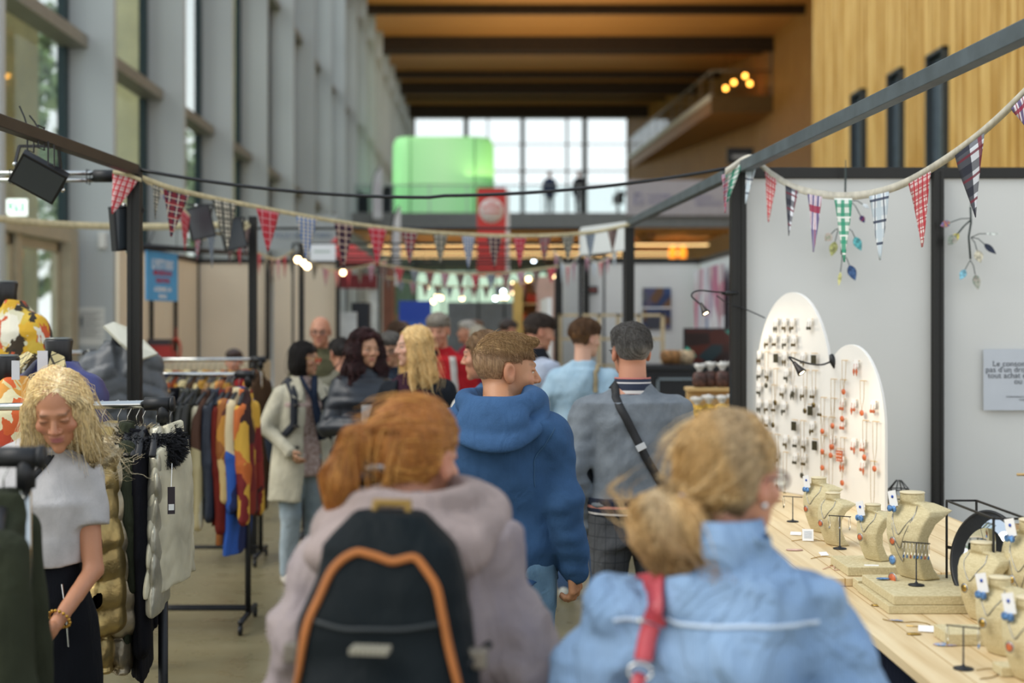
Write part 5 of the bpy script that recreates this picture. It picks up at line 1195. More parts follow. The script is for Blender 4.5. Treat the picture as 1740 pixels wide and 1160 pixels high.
# -- man in the blue hoodie
def ex_hoodie(c):
    s = c['s']; hm = fabric('41628a', .88, .3); nk = c['j']['neck']; FD = Folds(31, .010, (12, 9, 26)); 
    def f(X, Y, Z):
        # collar tube of the lowered hood lying on the shoulders and back
        x, y, z = X-nk[0], Y-nk[1], Z-(1.488*s)
        zz = z-.08*(y+.02)-.03*np.minimum(y+.02, 0)   # tilts down to the back
        r = np.sqrt((x/1.12)**2+(y+.03)**2); d1 = np.sqrt(((r-.105)/1.0)**2+(zz/1.15)**2)-.030
        d2 = ell(x, y, z, (0, -.135, -.075), (.118, .045, .085)); d3 = np.sqrt(((np.sqrt((x/1.15)**2+(y+.055)**2)-.125))**2+((z+.035-.62*(y+.02))/1.1)**2)-.022
        d = smin(smin(d1, d2, .03), d3, .016); d = smax(d, -ell(x, y, z, (0, -.01, .045), (.085, .095, .075)), .01)
        return d+FD(X, Y, Z)
    sdf('hood', f, (-.2, -.30, 1.28*s), (.2, .17, 1.60*s), .007, hm, c['top'])
    seam = plain('2d5070', .85, name='seam_blue', noise=0)
    strap(c, [(.20, -.10, 1.40), (.155, -.14, 1.30), (.15, -.14, 1.2)], .004, seam, 'seam', .002, c['top'], .001)
    strap(c, [(.17, -.10, .90), (.0, -.16, .905), (-.17, -.10, .90)], .005, seam, 'hem_seam', .002, c['top'], .001)
    for sd in 'R':
        el, wr = np.array(c['j']['el'+sd]), np.array(c['j']['wr'+sd]); d = (wr-el)/np.linalg.norm(wr-el); a = wr-d*.055; b = wr+d*.008
        FA = Folds(8, .003, (60, 60, 60)); sdf('cuff', lambda X, Y, Z: smax(cone(X, Y, Z, a, b, .043, .040), -((X-b[0])*-d[0]+(Y-b[1])*-d[1]+(Z-b[2])*-d[2])-.0, .004)+FA(X, Y, Z), np.minimum(a, b)-.06, np.maximum(a, b)+.06, .005, hm, c['top'])
    # back pocket of the jeans
    m = MB(); pk = np.array([[-.02, -.01, .86], [.075, -.01, .855], [.08, -.0, .76], [.03, -.01, .73], [-.015, -.01, .76]])
shaved = lambda C, x, y, z: C*(1-np.clip((.075-z)/.03, 0, .75))[:, None]+np.array(lin('a5805f'))*np.clip((.075-z)/.03, 0, .75)[:, None]
c = person('man in a blue hooded sweatshirt and jeans looking right, short ginger-blond hair', .045, 4.8, -12, 1.725, hsc=1.05, skin='tan', head=(-66, -3, 0), J=dict(head=(-.015, .065, 1.580), wrR=(.247, -.01, .925), elR=(.228, -.06, 1.15)), res=.0085, hres=.0036,
    top=dict(col='3a5a80', name='sweatshirt', z0=.868, fold=.008, thick=.022, sr=(.062, .052, .041), neckline=1.47), bottom=dict(mat=denim('blue_denim', '35536f', '7fa3bd'), fold=.008), hair=dict(kind='short', sp='quiff', col='c4a576', col2='8a6c46', n=2600, rad=.0007, steps=7, vol=.55, noise=.5, grow=shaved), stubble='7a5a40', brow='8a6a48', seed=4, shoes='50483c', handpose={'R': dict(curl=.75, thumbdir=(-.6, .6, 0))}, extra=ex_hoodie)
# -- man in the grey jacket
def ex_grey(c):
    s = c['s']; st = stripes('waistband_knit', [(0, '1b2438'), (.38, 'd8d4d0'), (.5, '1b2438'), (.72, 'c07a70'), (.86, '1b2438')], 2, .07*s)
    pr = [(.935*s, 0, 0, .192*s, .146*s), (1.01*s, 0, 0, .208*s, .162*s)]
    sdf('waistband', lambda X, Y, Z: loft(X, Y, Z, pr)-.004*np.abs(np.sin(np.arctan2(Y, X)*40)), (-.25, -.2, .93*s), (.25, .2, 1.012*s), .008, stripes('waistband_knit', [], 2, 1), c['top'])
    n = 40; nk = c['j']['neck']; m = MB(); vs = []; fs = []
    for r_, z in ((.079, 1.455), (.077, 1.525), (.071, 1.525), (.072, 1.46)):
        for k in range(n): t = 2*math.pi*k/n; vs.append((nk[0]+r_*math.cos(t), nk[1]+r_*math.sin(t), z*s-.02*max(0, math.sin(t))))
    for i in range(3):
        for k in range(n): fs.append((i*n+k, i*n+(k+1) % n, (i+1)*n+(k+1) % n, (i+1)*n+k))
    m.add(vs, fs, 0, True).build('ribbed_collar', stripes('collar_knit', [(0, '1b2438'), (.42, 'c8c4c0'), (.5, '1b2438'), (.7, 'b06a60'), (.8, 'c8c4c0')], 2, .07*s), c['top'])
    for sd in 'LR':
        el, wr = np.array(c['j']['el'+sd]), np.array(c['j']['wr'+sd]); d = (wr-el)/np.linalg.norm(wr-el)
        MB().tube([wr-d*.065, wr-d*.05, wr-d*.03, wr-d*.02, wr+d*.005], [.044, .043, .0425, .042, .040], 16).build('cuff', stripes('cuff_knit', [(0, '1b2438'), (.5, 'd8d4d0'), (.6, '1b2438')], 2, .03), c['top'])
    b = empty('crossbody_bag', c['e'].location, c['e'].rotation_euler.z, 'black crossbody strap and small bag worn over the grey jacket', 'bag')
    o, out, N, S = strap(c, [(-.075, -.03, 1.49), (-.085, -.10, 1.44), (.03, -.16, 1.20), (.155, -.12, 1.0), (.185, 0, .92)], .034, BELT, 'strap', .004, b, .007)
    strap(c, [(-.075, -.03, 1.49), (-.03, .10, 1.35), (.12, .14, 1.05), (.185, 0, .92)], .034, BELT, 'strap', .004, b, .007)
    i = len(out)*47//100; M = Matrix([[*S[i], 0], [*((np.cross(N[i], S[i]))), 0], [*N[i], 0], [0, 0, 0, 1]]).transposed(); M.translation = Vector(out[i])+Vector(N[i])*.006
    MB().cbox((0, 0, 0), (.021, .014, .004), 0, M).build('buckle', plain('b9bcbd', .4, .6, name='buckle_metal', noise=0), b, bevel=.002)
    MB().cbox((.215*s, .02, .82*s), (.03, .10, .11)).build('pouch', BELT, b, bevel=.015)
chk = NB('grey_check_wool'); cc = chk.coord(); s_ = chk.n('SeparateXYZ'); chk.l(cc, s_.inputs[0])
def ln_(v, per, wd): return math_(chk, 'LESS_THAN', math_(chk, 'FRACT', math_(chk, 'DIVIDE', v, per)), wd)
g_ = math_(chk, 'MAXIMUM', ln_(s_.outputs[0], .042, .10), ln_(s_.outputs[2], .055, .09)); chk.base(chk.mix(g_, '4d4f52', '3b3d41')); chk.set(Roughness=.9)
n3 = chk.n('TexNoise', i_Vector=chk.coord(scale=(9, 9, 5)), i_Scale=1.6, i_Detail=4.0, i_Distortion=.8); chk.bump(n3.outputs[0], .35, .04)
stripes('waistband_knit', [(0, '1b2438'), (.30, 'd8d4d0'), (.42, '1b2438'), (.66, 'c8887c'), (.82, '1b2438')], 2, .075)
c = person('man in a grey jacket with striped waistband, dark grey hair, seen from behind', .61, 6.04, 2, 1.715, skin='ruddy', head=(12, 0, 0), J=dict(wrL=(-.205, .05, .90), elL=(-.27, -.05, 1.14), elR=(.25, -.02, 1.13), shR=(.183, -.005, 1.36), shL=(-.183, -.005, 1.36)), res=.009, hres=.0045,
    top=dict(col='7d858c', name='bomber_jacket', z0=.985, fold=.008, thick=.03, sr=(.064, .055, .044), mat=fabric('7f868c', .9, .25, c2=(.40, .43, .46))), bottom=dict(mat=chk.m, fold=.008), hair=dict(kind='short', sp='full', col='77746f', col2='454341', n=2500, rad=.0009, steps=6, vol=.9, noise=.5), glasses='202224', seed=7, handpose={'L': dict(curl=.3)}, extra=ex_grey)
# -- ginger ponytail woman with backpack
def ex_ginger(c):
    s = c['s']; gm = fabric('a89893', .8, .5); FD = Folds(77, .009, (12, 12, 20)); nk = c['j']['neck']
    def f(X, Y, Z):
        x, y, z = X-nk[0], Y-nk[1], Z-1.46*s; zz = z-.22*(y+.02)
        d1 = np.sqrt((np.sqrt((x/1.25)**2+(y+.01)**2)-.100)**2+(zz/1.25)**2)-.044
        d2 = ell(x, y, z, (0, -.11, -.03), (.175, .075, .075)); d3 = np.sqrt((np.sqrt((x/1.2)**2+(y+.01)**2)-.088)**2+((z-.045)/1.4)**2)-.028
        d = smin(smin(d1, d2, .03), d3, .012); return smax(d, -ell(x, y, z, (0, .01, .09), (.085, .085, .10)), .01)+FD(X, Y, Z)
    sdf('rolled_hood', f, (-.26, -.28, 1.3*s), (.26, .2, 1.62*s), .008, gm, c['top'])
    cl = plain('c9c6c4', .3, .7, name='silver_clip', noise=0); hp = c['hp']; m = MB()
    for k in range(5): m.tube([hp.w((-.018+.006*k, -.136+.002*k, -.024+.003*(k % 2))), hp.w((-.012+.006*k, -.138, -.014))], .0022, 5)
    m.tube([hp.w((-.028, -.134, -.022)), hp.w((.016, -.132, -.016))], .0028, 5); m.build('hair_clip', cl, c['e'])
    m = MB(); cen = hp.w((-.060, -.138, .036)); m.tube([cen+hp.R @ np.array([.022*math.cos(t)*.6, .012*math.sin(t), .023*math.sin(t)]) for t in np.linspace(0, 6.28, 16)], .007, 6); m.build('hair_tie', plain('7d6a5c', .7, name='scrunchie', noise=.1), c['e'])
    # backpack
    b = empty('backpack', c['e'].location, c['e'].rotation_euler.z, 'dark hiking backpack with orange piping worn by the ginger-haired woman', 'backpack')
    FB = Folds(5, .004, (14, 14, 18)); y0 = -.155
    def fb(X, Y, Z):
        Z = Z-.06
        d = loft(X, Y, Z, [(.72, 0, y0-.09, .150, .10), (.80, 0, y0-.10, .158, .115), (1.0, 0, y0-.10, .158, .11), (1.18, 0, y0-.09, .142, .09), (1.29, 0, y0-.075, .112, .062), (1.345, 0, y0-.06, .06, .04)], 2.8)
        pk = loft(X, Y, Z, [(.73, 0, y0-.185, .125, .045), (.95, 0, y0-.19, .13, .05), (1.08, 0, y0-.17, .12, .04), (1.14, 0, y0-.15, .09, .02)], 2.8)
        return smin(d, pk, .015)+FB(X, Y, Z)
    PK = fabric('10181b', .6, .3, 500, name='ripstop'); OR = plain('a8642a', .7, name='orange_piping', noise=.05); sc = 1.0
    sdf('pack_body', fb, (-.19, -.42, .71), (.19, -.03, 1.43), .008, PK, b); c2 = dict(c); c2['s'] = 1.0
    for pts in ([(-.135, -.32, 1.10), (-.122, -.33, 1.24), (-.09, -.32, 1.325), (-.04, -.31, 1.36), (.02, -.31, 1.335), (.06, -.31, 1.35), (.10, -.32, 1.30), (.125, -.33, 1.20), (.14, -.33, 1.05), (.145, -.33, .9)],):
        strap(c2, pts, .013, OR, 'piping', .006, b, .003, fb, 8)
    strap(c2, [(-.11, -.38, 1.245), (0, -.4, 1.24), (.11, -.38, 1.245)], .008, plain('1b2224', .5, name='zip_black', noise=0), 'zip', .004, b, .002, fb, 10)
    MB().tube([(-.03, y0-.07, 1.375), (-.028, y0-.05, 1.415), (.028, y0-.05, 1.415), (.03, y0-.07, 1.375)], .009, 6).build('grab_handle', plain('8a6c2c', .7, name='ochre_cord', noise=.05), b)
    lab = MB(); 
    for i in range(8): lab.box((-.030+i*.0078, y0-.2375, 1.20), (-.0245+i*.0078, y0-.2, 1.209))
    lab.build('maker_mark', plain('9a9584', .6, name='pale_print', noise=0), b)
    for sg in (-1, 1):
        strap(c, [(sg*.085, -.11, 1.40), (sg*.10, -.02, 1.47), (sg*.105, .10, 1.36), (sg*.12, .13, 1.15), (sg*.17, .02, .98)], .06, plain('17191a', .8, name='strap_padding', noise=.05, scale=60), 'shoulder_strap', .012, b, .012)
        q = (sg*.15, -.26, 1.17); MB().cbox(q, (.022, .012, .017)).build('buckle', plain('7c7468', .4, .4, name='buckle_plastic', noise=0), b, bevel=.005)
        MB().tube([(sg*.13, -.3, 1.16), q, (sg*.162, -.18, 1.175)], .008, 6).build('compression_strap', BELT, b)
ginger = lambda C, x, y, z: C*np.clip(1.12-.55*np.clip(-(z-.02)/.1, 0, 1)*(y > -.11), .5, 1.2)[:, None]
c = person('woman with a ginger ponytail in a mauve-grey jacket, seen from behind with backpack', -.135, 2.62, -8, 1.62, fem=True, skin='ruddy', head=(-24, -6, 3), J=dict(head=(-.02, .045, 1.585), shR=(.165, -.01, 1.385), shL=(-.165, -.01, 1.385), elR=(.245, -.02, 1.12), elL=(-.245, -.02, 1.12), wrR=(.22, .12, .95), wrL=(-.22, .12, .95)), res=.009, hres=.005,
    top=dict(col='a79994', name='rain_jacket', z0=.78, fold=.015, thick=.034, sr=(.060, .054, .045), mat=fabric('ab9d99', .75, .5, c2=(.56, .52, .54)), neckline=1.5), bottom=dict(col='2e3440'), hair=dict(kind='pony', col='e2ac58', col2='9a5f2a', n=5200, rad=.0011, steps=14, vol=1.02, noise=.16), extra=ex_ginger, seed=11)
# -- woman with the blond bun, denim shirt
def ex_bun(c):
    s = c['s']; hp = c['hp']; m = MB(); nk = c['j']['neck']
    cen = hp.w((-.042, -.112, -.018)); m.tube([cen+hp.R @ np.array([.030*math.cos(t), .018*math.sin(t), .008*math.sin(t)]) for t in np.linspace(0, 6.28, 18)], .006, 6); m.build('hair_tie', plain('8d88a8', .7, name='lilac_tie', noise=.05), c['e'])
    n = 40; vs = []; fs = []
    for r_, z in ((.078, 1.44), (.088, 1.50), (.076, 1.545), (.070, 1.54), (.070, 1.45)):
        for k in range(n): t = 2*math.pi*k/n; vs.append((nk[0]+r_*math.cos(t), nk[1]+r_*math.sin(t), z*s-.03*max(0, math.sin(t))))
    for i in range(4):
        for k in range(n): fs.append((i*n+k, i*n+(k+1) % n, (i+1)*n+(k+1) % n, (i+1)*n+k))
    MB().add(vs, fs, 0, True).build('shirt_collar', DSH, c['top'])
    sm_ = plain('c3d3e4', .8, name='pale_stitching', noise=0); strap(c, [(-.19, -.08, 1.36), (-.1, -.13, 1.365), (0, -.15, 1.365), (.1, -.13, 1.365), (.19, -.08, 1.36)], .007, sm_, 'yoke_seam', .002, c['top'], .0015)
    MB().sphere(hp.w((.083, -.006, -.036)), .006, 8).build('earring', plain('d8d8d6', .2, .9, name='silver', noise=0), c['e'])
    b = empty('handbag', c['e'].location, c['e'].rotation_euler.z, 'coral red leather shoulder bag strap over the denim shirt', 'bag')
    RL = plain('b8434c', .45, name='coral_leather', noise=.04, scale=20)
    strap(c, [(-.125, .03, 1.47), (-.13, -.07, 1.45), (-.135, -.13, 1.40), (-.137, -.14, 1.36)], .042, RL, 'shoulder_strap', .006, b, .006); strap(c, [(-.137, -.14, 1.358), (-.137, -.15, 1.305)], .030, RL, 'strap_tab', .010, b, .010)
    q = np.array([-.137, -.190, 1.295])*s; R_ = plain('c8c8c4', .2, 1, name='ring_metal', noise=0)
    MB().tube([Vector((q[0]+.019*math.cos(t), q[1], q[2]-.004+.014*math.sin(t))) for t in np.linspace(0, 6.28, 16)], .003, 6).build('ring', R_, b); MB().sphere((q[0], q[1]+.012, q[2]+.075), .006, 8).build('rivet', R_, b)
    m = MB().tube([(q[0], q[1], q[2]-.01), (q[0]-.05, q[1]+.06, q[2]-.2), (-.23, 0, .82)], .012, 6).tube([(-.14*s, .12, 1.28*s), (-.22, .12, .95), (-.24, .05, .82)], .012, 6); m.build('lower_strap', RL, b)
    MB().cbox((-.27, .02, .70), (.035, .15, .12)).build('bag_body', RL, b, bevel=.02)
nb = NB('striped_denim_shirting'); sx = nb.n('SeparateXYZ'); nb.l(nb.coord(), sx.inputs[0]); st = math_(nb, 'SINE', math_(nb, 'MULTIPLY', sx.outputs[0], 1300.0)); n_ = nb.n('TexNoise', i_Vector=nb.coord(), i_Scale=4.0, i_Detail=4.0)
nb.base(nb.mix(math_(nb, 'MULTIPLY_ADD', st, .14, .2), nb.ramp(n_.outputs[0], [(.35, '6484ab'), (.7, '8aa6c6')]), 'a9c2da')); nb.set(Roughness=.85); nb.b.inputs['Specular IOR Level'].default_value = .12; n3 = nb.n('TexNoise', i_Vector=nb.coord(scale=(7, 7, 5)), i_Scale=1.4, i_Detail=4.0, i_Distortion=.9); nb.bump(n3.outputs[0], .9, .06); DSH = nb.m
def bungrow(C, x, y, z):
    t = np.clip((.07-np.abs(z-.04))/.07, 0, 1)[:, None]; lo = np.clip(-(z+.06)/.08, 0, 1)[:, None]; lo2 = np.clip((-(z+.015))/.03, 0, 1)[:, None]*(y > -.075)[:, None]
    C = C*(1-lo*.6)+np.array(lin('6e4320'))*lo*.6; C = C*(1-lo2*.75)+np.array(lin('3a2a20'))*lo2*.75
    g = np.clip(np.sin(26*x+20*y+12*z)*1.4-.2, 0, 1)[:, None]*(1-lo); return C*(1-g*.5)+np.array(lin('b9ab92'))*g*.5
c = person('woman with a loose blond bun and glasses in a light blue striped shirt, from behind', .388, 2.42, -8, 1.58, fem=True, skin='ruddy', head=(-42, -2, 0), J=dict(head=(.015, .03, 1.605), shR=(.172, -.01, 1.365), shL=(-.172, -.01, 1.365), elR=(.245, -.02, 1.12), elL=(-.245, -.02, 1.12), wrR=(.22, .18, .98)), res=.009, hres=.005,
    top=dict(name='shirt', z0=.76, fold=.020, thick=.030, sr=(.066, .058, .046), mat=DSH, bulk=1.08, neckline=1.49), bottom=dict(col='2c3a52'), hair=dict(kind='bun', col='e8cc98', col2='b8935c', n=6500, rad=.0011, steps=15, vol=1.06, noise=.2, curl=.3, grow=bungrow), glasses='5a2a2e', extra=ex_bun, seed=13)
# ---- the rest of the crowd ---------------------------------------------------------
TEE = fabric('c9c6c0', .85, .2, name='cotton')
# left: woman at the clothes rack
def ex_left(c):
    s = c['s']; b = empty('crossbody_strap', c['e'].location, c['e'].rotation_euler.z, 'thin black crossbody strap over the white t-shirt', 'bag')
    strap(c, [(-.075, .0, 1.50), (-.06, .07, 1.43), (.03, .13, 1.32), (.11, .13, 1.2), (.15, .08, 1.08)], .016, BELT, 'strap', .003, b, .003)
    MB().cbox((.19, .02, .98), (.025, .07, .06)).build('pouch', BELT, b, bevel=.01)
    # bracelet, buttons, zip
    el, wr = np.array(c['j']['elL']), np.array(c['j']['wrL']); d = (wr-el)/np.linalg.norm(wr-el); cen = wr-d*.03; GO = plain('b98f3f', .3, .9, name='gold', noise=.05)
    u = np.cross(d, [0, 0, 1]); u /= np.linalg.norm(u); v = np.cross(d, u); m = MB()
    for k in range(16): t = 2*math.pi*k/16; m.sphere(cen+(u*math.cos(t)+v*math.sin(t))*.031, .0052, 6)
    m.build('bracelet', GO, c['e'])
    k = MB()
    for z in (1.045, .975, .90): k.lathe([(.011, 0), (.012, .003), (.009, .005)], (.055, .118*s+.005*(1.05-z)*10*.3+.004, z*s), 12, 0, Matrix.Rotation(-math.pi/2, 3, 'X'))
    k.build('button', plain('9a9080', .4, .3, name='horn_button', noise=.1), c['skirt'])
    MB().tube([(-.10, .098*s, 1.055*s), (-.115, .115*s, .98*s), (-.125, .12*s, .87*s)], .0022, 5).build('zip', CHROME, c['skirt'])
    m = MB(); hp = c['hp']
_mb = make_bottom
def make_bottom(c, **k):
    o = _mb(c, **k); 
    if k.get('kind') == 'skirt': c['skirt'] = o
    return o
blon = lambda C, x, y, z: C*(1+.15*np.clip(z/.1, -1, 1))[:, None]
c = person('blond woman in a white t-shirt and black skirt looking down at the rack', -1.308, 4.12, 180, 1.63, fem=True, skin='b9805e', head=(8, -26, 4), J=dict(head=(-.088, .05, 1.60), neck=(-.03, 0, 1.48), elL=(-.19, .05, 1.09), wrL=(-.125, .235, .955), elR=(.21, .04, 1.12), wrR=(.14, .25, 1.0), shL=(-.15, 0, 1.375), shR=(.15, 0, 1.375)), res=.008, hres=.0034,
    top=dict(name='t_shirt', z0=1.112, fold=.006, thick=.008, sleeve=.27, mat=fabric('c9c6c4', .8, .18, name='white_cotton'), neckline=1.475, sr=(.060, .052, .04)), bottom=dict(kind='skirt', z0=.35, mat=fabric('14161b', .85, .25), fold=.006), hair=dict(noeyes=True, kind='long', col='fff0cc', col2='e0c892', n=9000, length=.165, rad=.0009, steps=16, vol=.98, noise=.13, curl=.12, part=-.02, grow=blon), shoes='1a1a1a', seed=21, brow='6a4c34', lips='a8606a', handpose={'L': dict(curl=.6), 'R': dict(curl=.7)}, extra=ex_left)
# beige coat woman
def ex_beige(c):
    s = c['s']; CO = fabric('cfc8b0', .85, .4)
    # open coat: two front panels over the shirt
    FD = Folds(3, .008, (13, 13, 10)); pr = [(.60, 0, 0, .255, .19), (.80, 0, 0, .235, .17), (1.05, 0, 0, .20, .15), (1.25, 0, 0, .195, .150), (1.38, 0, -.005, .195, .14), (1.45, 0, -.012, .12, .10), (1.50, 0, -.015, .08, .075)]; pr = [(a*s, b*s, c_*s, d*s, e*s) for a, b, c_, d, e in pr]; j = c['j']
    def f(X, Y, Z):
        d = loft(X, Y, Z, pr); d = np.maximum(d, -np.maximum(np.abs(X+.02)-.055*s-.10*s*np.clip(1.1-Z/s, 0, .5), -(Y-.0)))
        for sd in 'RL': d = smin(d, cone(X, Y, Z, j['sh'+sd], j['el'+sd], .078*s, .064*s), .02); d = smin(d, cone(X, Y, Z, j['el'+sd], j['wr'+sd], .066*s, .054*s), .008)
        return d+FD(X, Y, Z)
    c['topf'] = f; sdf('coat', f, (-.36, -.24, .6*s), (.36, .3, 1.5*s), .009, CO, c['e'])
    lp = MB()
    for sg in (-1, 1): lp.add([Vector(v)*s for v in ((sg*.055, .085, 1.50), (sg*.12, .06, 1.46), (sg*.13, .125, 1.36), (sg*.075, .15, 1.33), (sg*.05, .13, 1.40))], [(0, 1, 2, 3, 4)])
    o = lp.build('lapel', CO, c['e']); sl = o.modifiers.new('thickness', 'SOLIDIFY'); sl.thickness = .012
    for z in (1.30, 1.15, 1.0): MB().tube([(.095*s, .155*s, z*s), (.135*s, .16*s, z*s)], .009, 6).build('toggle', plain('2c2620', .5, name='dark_toggle', noise=0), c['e'])
    b = empty('backpack', c['e'].location, c['e'].rotation_euler.z, 'navy rucksack worn by the woman in the cream coat', 'backpack')
    fb = lambda X, Y, Z: loft(X, Y, Z, [(.85*s, 0, -.24, .13, .07), (1.0*s, 0, -.25, .15, .09), (1.25*s, 0, -.24, .14, .08), (1.38*s, 0, -.22, .09, .05)], 2.6)
    sdf('pack_body', fb, (-.2, -.4, .8*s), (.2, -.1, 1.4*s), .014, fabric('232a35', .8), b)
    for sg in (-1, 1): strap(c, [(sg*.085, -.10, 1.42), (sg*.10, 0, 1.47), (sg*.115, .12, 1.36), (sg*.13, .14, 1.16), (sg*.18, .0, 1.02)], .05, plain('20242c', .8, name='navy_webbing', noise=.05), 'shoulder_strap', .01, b, .01)
    sc = MB().tube([Vector(v)*s for v in ((-.06, .09, 1.50), (-.02, .16, 1.36), (-.05, .17, 1.2), (-.08, .175, 1.05))], [.022, .025, .03, .03], 8).tube([Vector(v)*s for v in ((.05, .09, 1.50), (.0, .165, 1.36), (-.06, .185, 1.2), (-.09, .19, 1.10))], .014, 6)
    o = sc.build('scarf', fabric('1e2738', .85), c['e'])
    m = MB()
pr_ = NB('floral_blouse'); v_ = pr_.n('TexVoronoi', i_Vector=pr_.coord(), i_Scale=55.0); pr_.base(pr_.ramp(v_.outputs['Color'], [(.3, 'b09a90'), (.55, '8f7468'), (.8, 'c0aca4')])); pr_.set(Roughness=.9)
c = person('woman in a cream toggle coat and light jeans with black bobbed hair and glasses', (513-CX)/F*9.45, 9.45, 212, 1.60, fem=True, skin='olive', head=(42, -6, 0), res=.012, J=dict(wrR=(.17, .16, .97), elR=(.27, -.02, 1.13), elL=(-.26, -.03, 1.12), wrL=(-.27, .08, .90)),
    top=dict(name='blouse', z0=.78, mat=pr_.m, sleeve=0, fold=.004), bottom=dict(mat=denim('light_denim', '8f9fa8', 'b8c4ca'), flare=1.15), hair=dict(kind='bob', col='2b2320', col2='17120f', n=1500, length=.135, rad=.0016, steps=10, vol=1.04, noise=.25), glasses='c8a060', shoes='c9c2b4', seed=31, extra=ex_beige)
# dark red curly hair
def ex_curly(c):
    s = c['s']; a, b_ = c['j']['wrR'], c['j']['wrL']; o = MB().cbox((0, 0, 0), (.055, .002, .085)).build('leaflet', plain('c9c9c6', .6, name='leaflet_paper', noise=.1, scale=14), loc=c['e'].matrix_basis @ Vector((.03, .33, 1.20*s)), rz=c['e'].rotation_euler.z)
    tag(o, 'folded leaflet held by the woman with dark red curls', 'leaflet')
c = person('woman with long dark red curls in a black puffer jacket holding a leaflet', (620-CX)/F*8.8, 8.8, 196, 1.68, fem=True, skin='olive', head=(16, -4, 0), res=.012, J=dict(elR=(.24, .03, 1.14), wrR=(.06, .26, 1.14), elL=(-.24, .03, 1.14), wrL=(-.04, .27, 1.12)), top=dict(name='puffer_jacket', col='1f242b', z0=.80, thick=.035, ribs=.075, fold=.006, mat=plain('20262e', .45, name='black_nylon', noise=.1, bump=.3, bscale=12)), bottom=dict(col='1c2028'),
    hair=dict(kind='long', col='4a1e20', col2='241010', n=2600, length=.27, rad=.0022, steps=18, vol=1.16, noise=.5, curl=1.0), seed=33, handpose={'R': dict(curl=.7, dirv=(-.6, .4, .3)), 'L': dict(curl=.7, dirv=(.5, .5, .3))}, extra=ex_curly)
# blonde in dark coat with maroon top
def ex_blonde(c):
    s = c['s']; FD = Folds(13, .008, (13, 13, 10)); pr = [(.7, 0, 0, .22, .16), (1.05, 0, 0, .185, .14), (1.25, 0, 0, .195, .150), (1.38, 0, -.005, .195, .14), (1.45, 0, -.012, .12, .10), (1.49, 0, -.015, .08, .075)]; pr = [(a*s, b*s, c_*s, d*s, e*s) for a, b, c_, d, e in pr]; j = c['j']
    def f(X, Y, Z):
        d = loft(X, Y, Z, pr); d = np.maximum(d, -np.maximum(np.abs(X)-.095*s, -(Y-.0)))
        for sd in 'RL': d = smin(d, cone(X, Y, Z, j['sh'+sd], j['el'+sd], .074*s, .06*s), .02); d = smin(d, cone(X, Y, Z, j['el'+sd], j['wr'+sd], .06*s, .048*s), .008)
        return d+FD(X, Y, Z)
    sdf('coat', f, (-.36, -.24, .7*s), (.36, .36, 1.5*s), .01, fabric('20242a', .85, .3), c['e'])
c = person('long-haired blonde woman in a black coat over a maroon top, face in profile', (708-CX)/F*8.05, 8.05, 172, 1.71, fem=True, skin='fair', head=(-62, -4, 0), res=.011, J=dict(elL=(-.24, .02, 1.14), wrL=(-.1, .25, 1.0), elR=(.24, .02, 1.14), wrR=(.16, .24, 1.0)), top=dict(name='knit_top', col='3d2430', z0=.86, sleeve=0, neckline=1.45, fold=.004), bottom=dict(col='1c2028'),
    hair=dict(kind='long', col='fbe4ac', col2='d6b070', n=3600, length=.29, rad=.0018, steps=16, vol=1.02, noise=.2, curl=.45, part=.0), seed=35, extra=ex_blonde)
# bald man with glasses
c = person('bald man with dark-rimmed glasses in an olive coat behind the cream coat', (545-CX)/F*11.4, 11.4, 172, 1.78, skin='ruddy', head=(6, -4, 0), res=.014, hres=.008, top=dict(name='coat', col='5c5a42', z0=.7, thick=.03), bottom=dict(col='2a2c30'), glasses='1d1d20', seed=37)
# small dark-haired person seen from behind
c = person('short dark-haired person in a grey-green patterned coat seen from behind', (581-CX)/F*10.4, 10.4, 10, 1.615, fem=True, skin='ruddy', head=(20, -14, 0), res=.014, hres=.008, top=dict(name='coat', mat=fabric('7f7c6c', .9, .3, 60, c2=(.38, .38, .32)), z0=.7, thick=.035), bottom=dict(col='33363c'), hair=dict(kind='short', sp='full', col='2c2420', n=500, rad=.002, steps=6, vol=.95), seed=39)
# grey haired woman in glasses
c = person('grey-haired person in glasses and dark blue jacket between the curls and the blonde', (664-CX)/F*9.6, 9.6, 176, 1.665, fem=True, skin='olive', head=(-4, -8, 0), res=.014, hres=.008, top=dict(name='jacket', col='2b3440', z0=.8, thick=.03), bottom=dict(col='2b2f38'), hair=dict(kind='short', sp='full', col='86837c', col2='4a4744', n=700, rad=.002, steps=6, vol=.95), glasses='222428', seed=41)
# brown haired woman looking right
c = person('brown-haired woman in an ochre top looking right behind the crowd', (676-CX)/F*11.2, 11.2, 200, 1.74, fem=True, skin='olive', head=(35, -10, 0), res=.014, hres=.008, top=dict(name='top', col='8a7040', z0=.8), bottom=dict(col='2b2f38'), hair=dict(kind='bob', col='5f452c', col2='3a2818', n=700, rad=.002, steps=8, length=.1, vol=1.05), seed=43)
# man in red jacket
def ex_red(c):
    s = c['s']; WP = plain('b9b4ac', .7, name='pale_panel_cloth', noise=.03)
    strap(c, [(-.12, .12, 1.46), (-.14, .14, 1.32), (-.15, .15, 1.14)], .05, WP, 'white_panel', .006, c['top'], .003)
    strap(c, [(.04, .10, 1.49), (.025, .15, 1.3), (.02, .16, 1.0)], .07, fabric('241f22', .8), 'black_front', .008, c['top'], .003)
c = person('grey-haired man in a red jacket with pale shoulder panels', (746-CX)/F*10.6, 10.6, 172, 1.795, skin='ruddy', head=(-2, -10, 0), res=.013, hres=.008, top=dict(name='jacket', col='b8262c', z0=.8, thick=.035, fold=.010), bottom=dict(col='2b2f38'), hair=dict(kind='short', sp='full', col='b5aea2', col2='8a8378', n=900, rad=.002, steps=6), seed=45, extra=ex_red, wide=1.05)
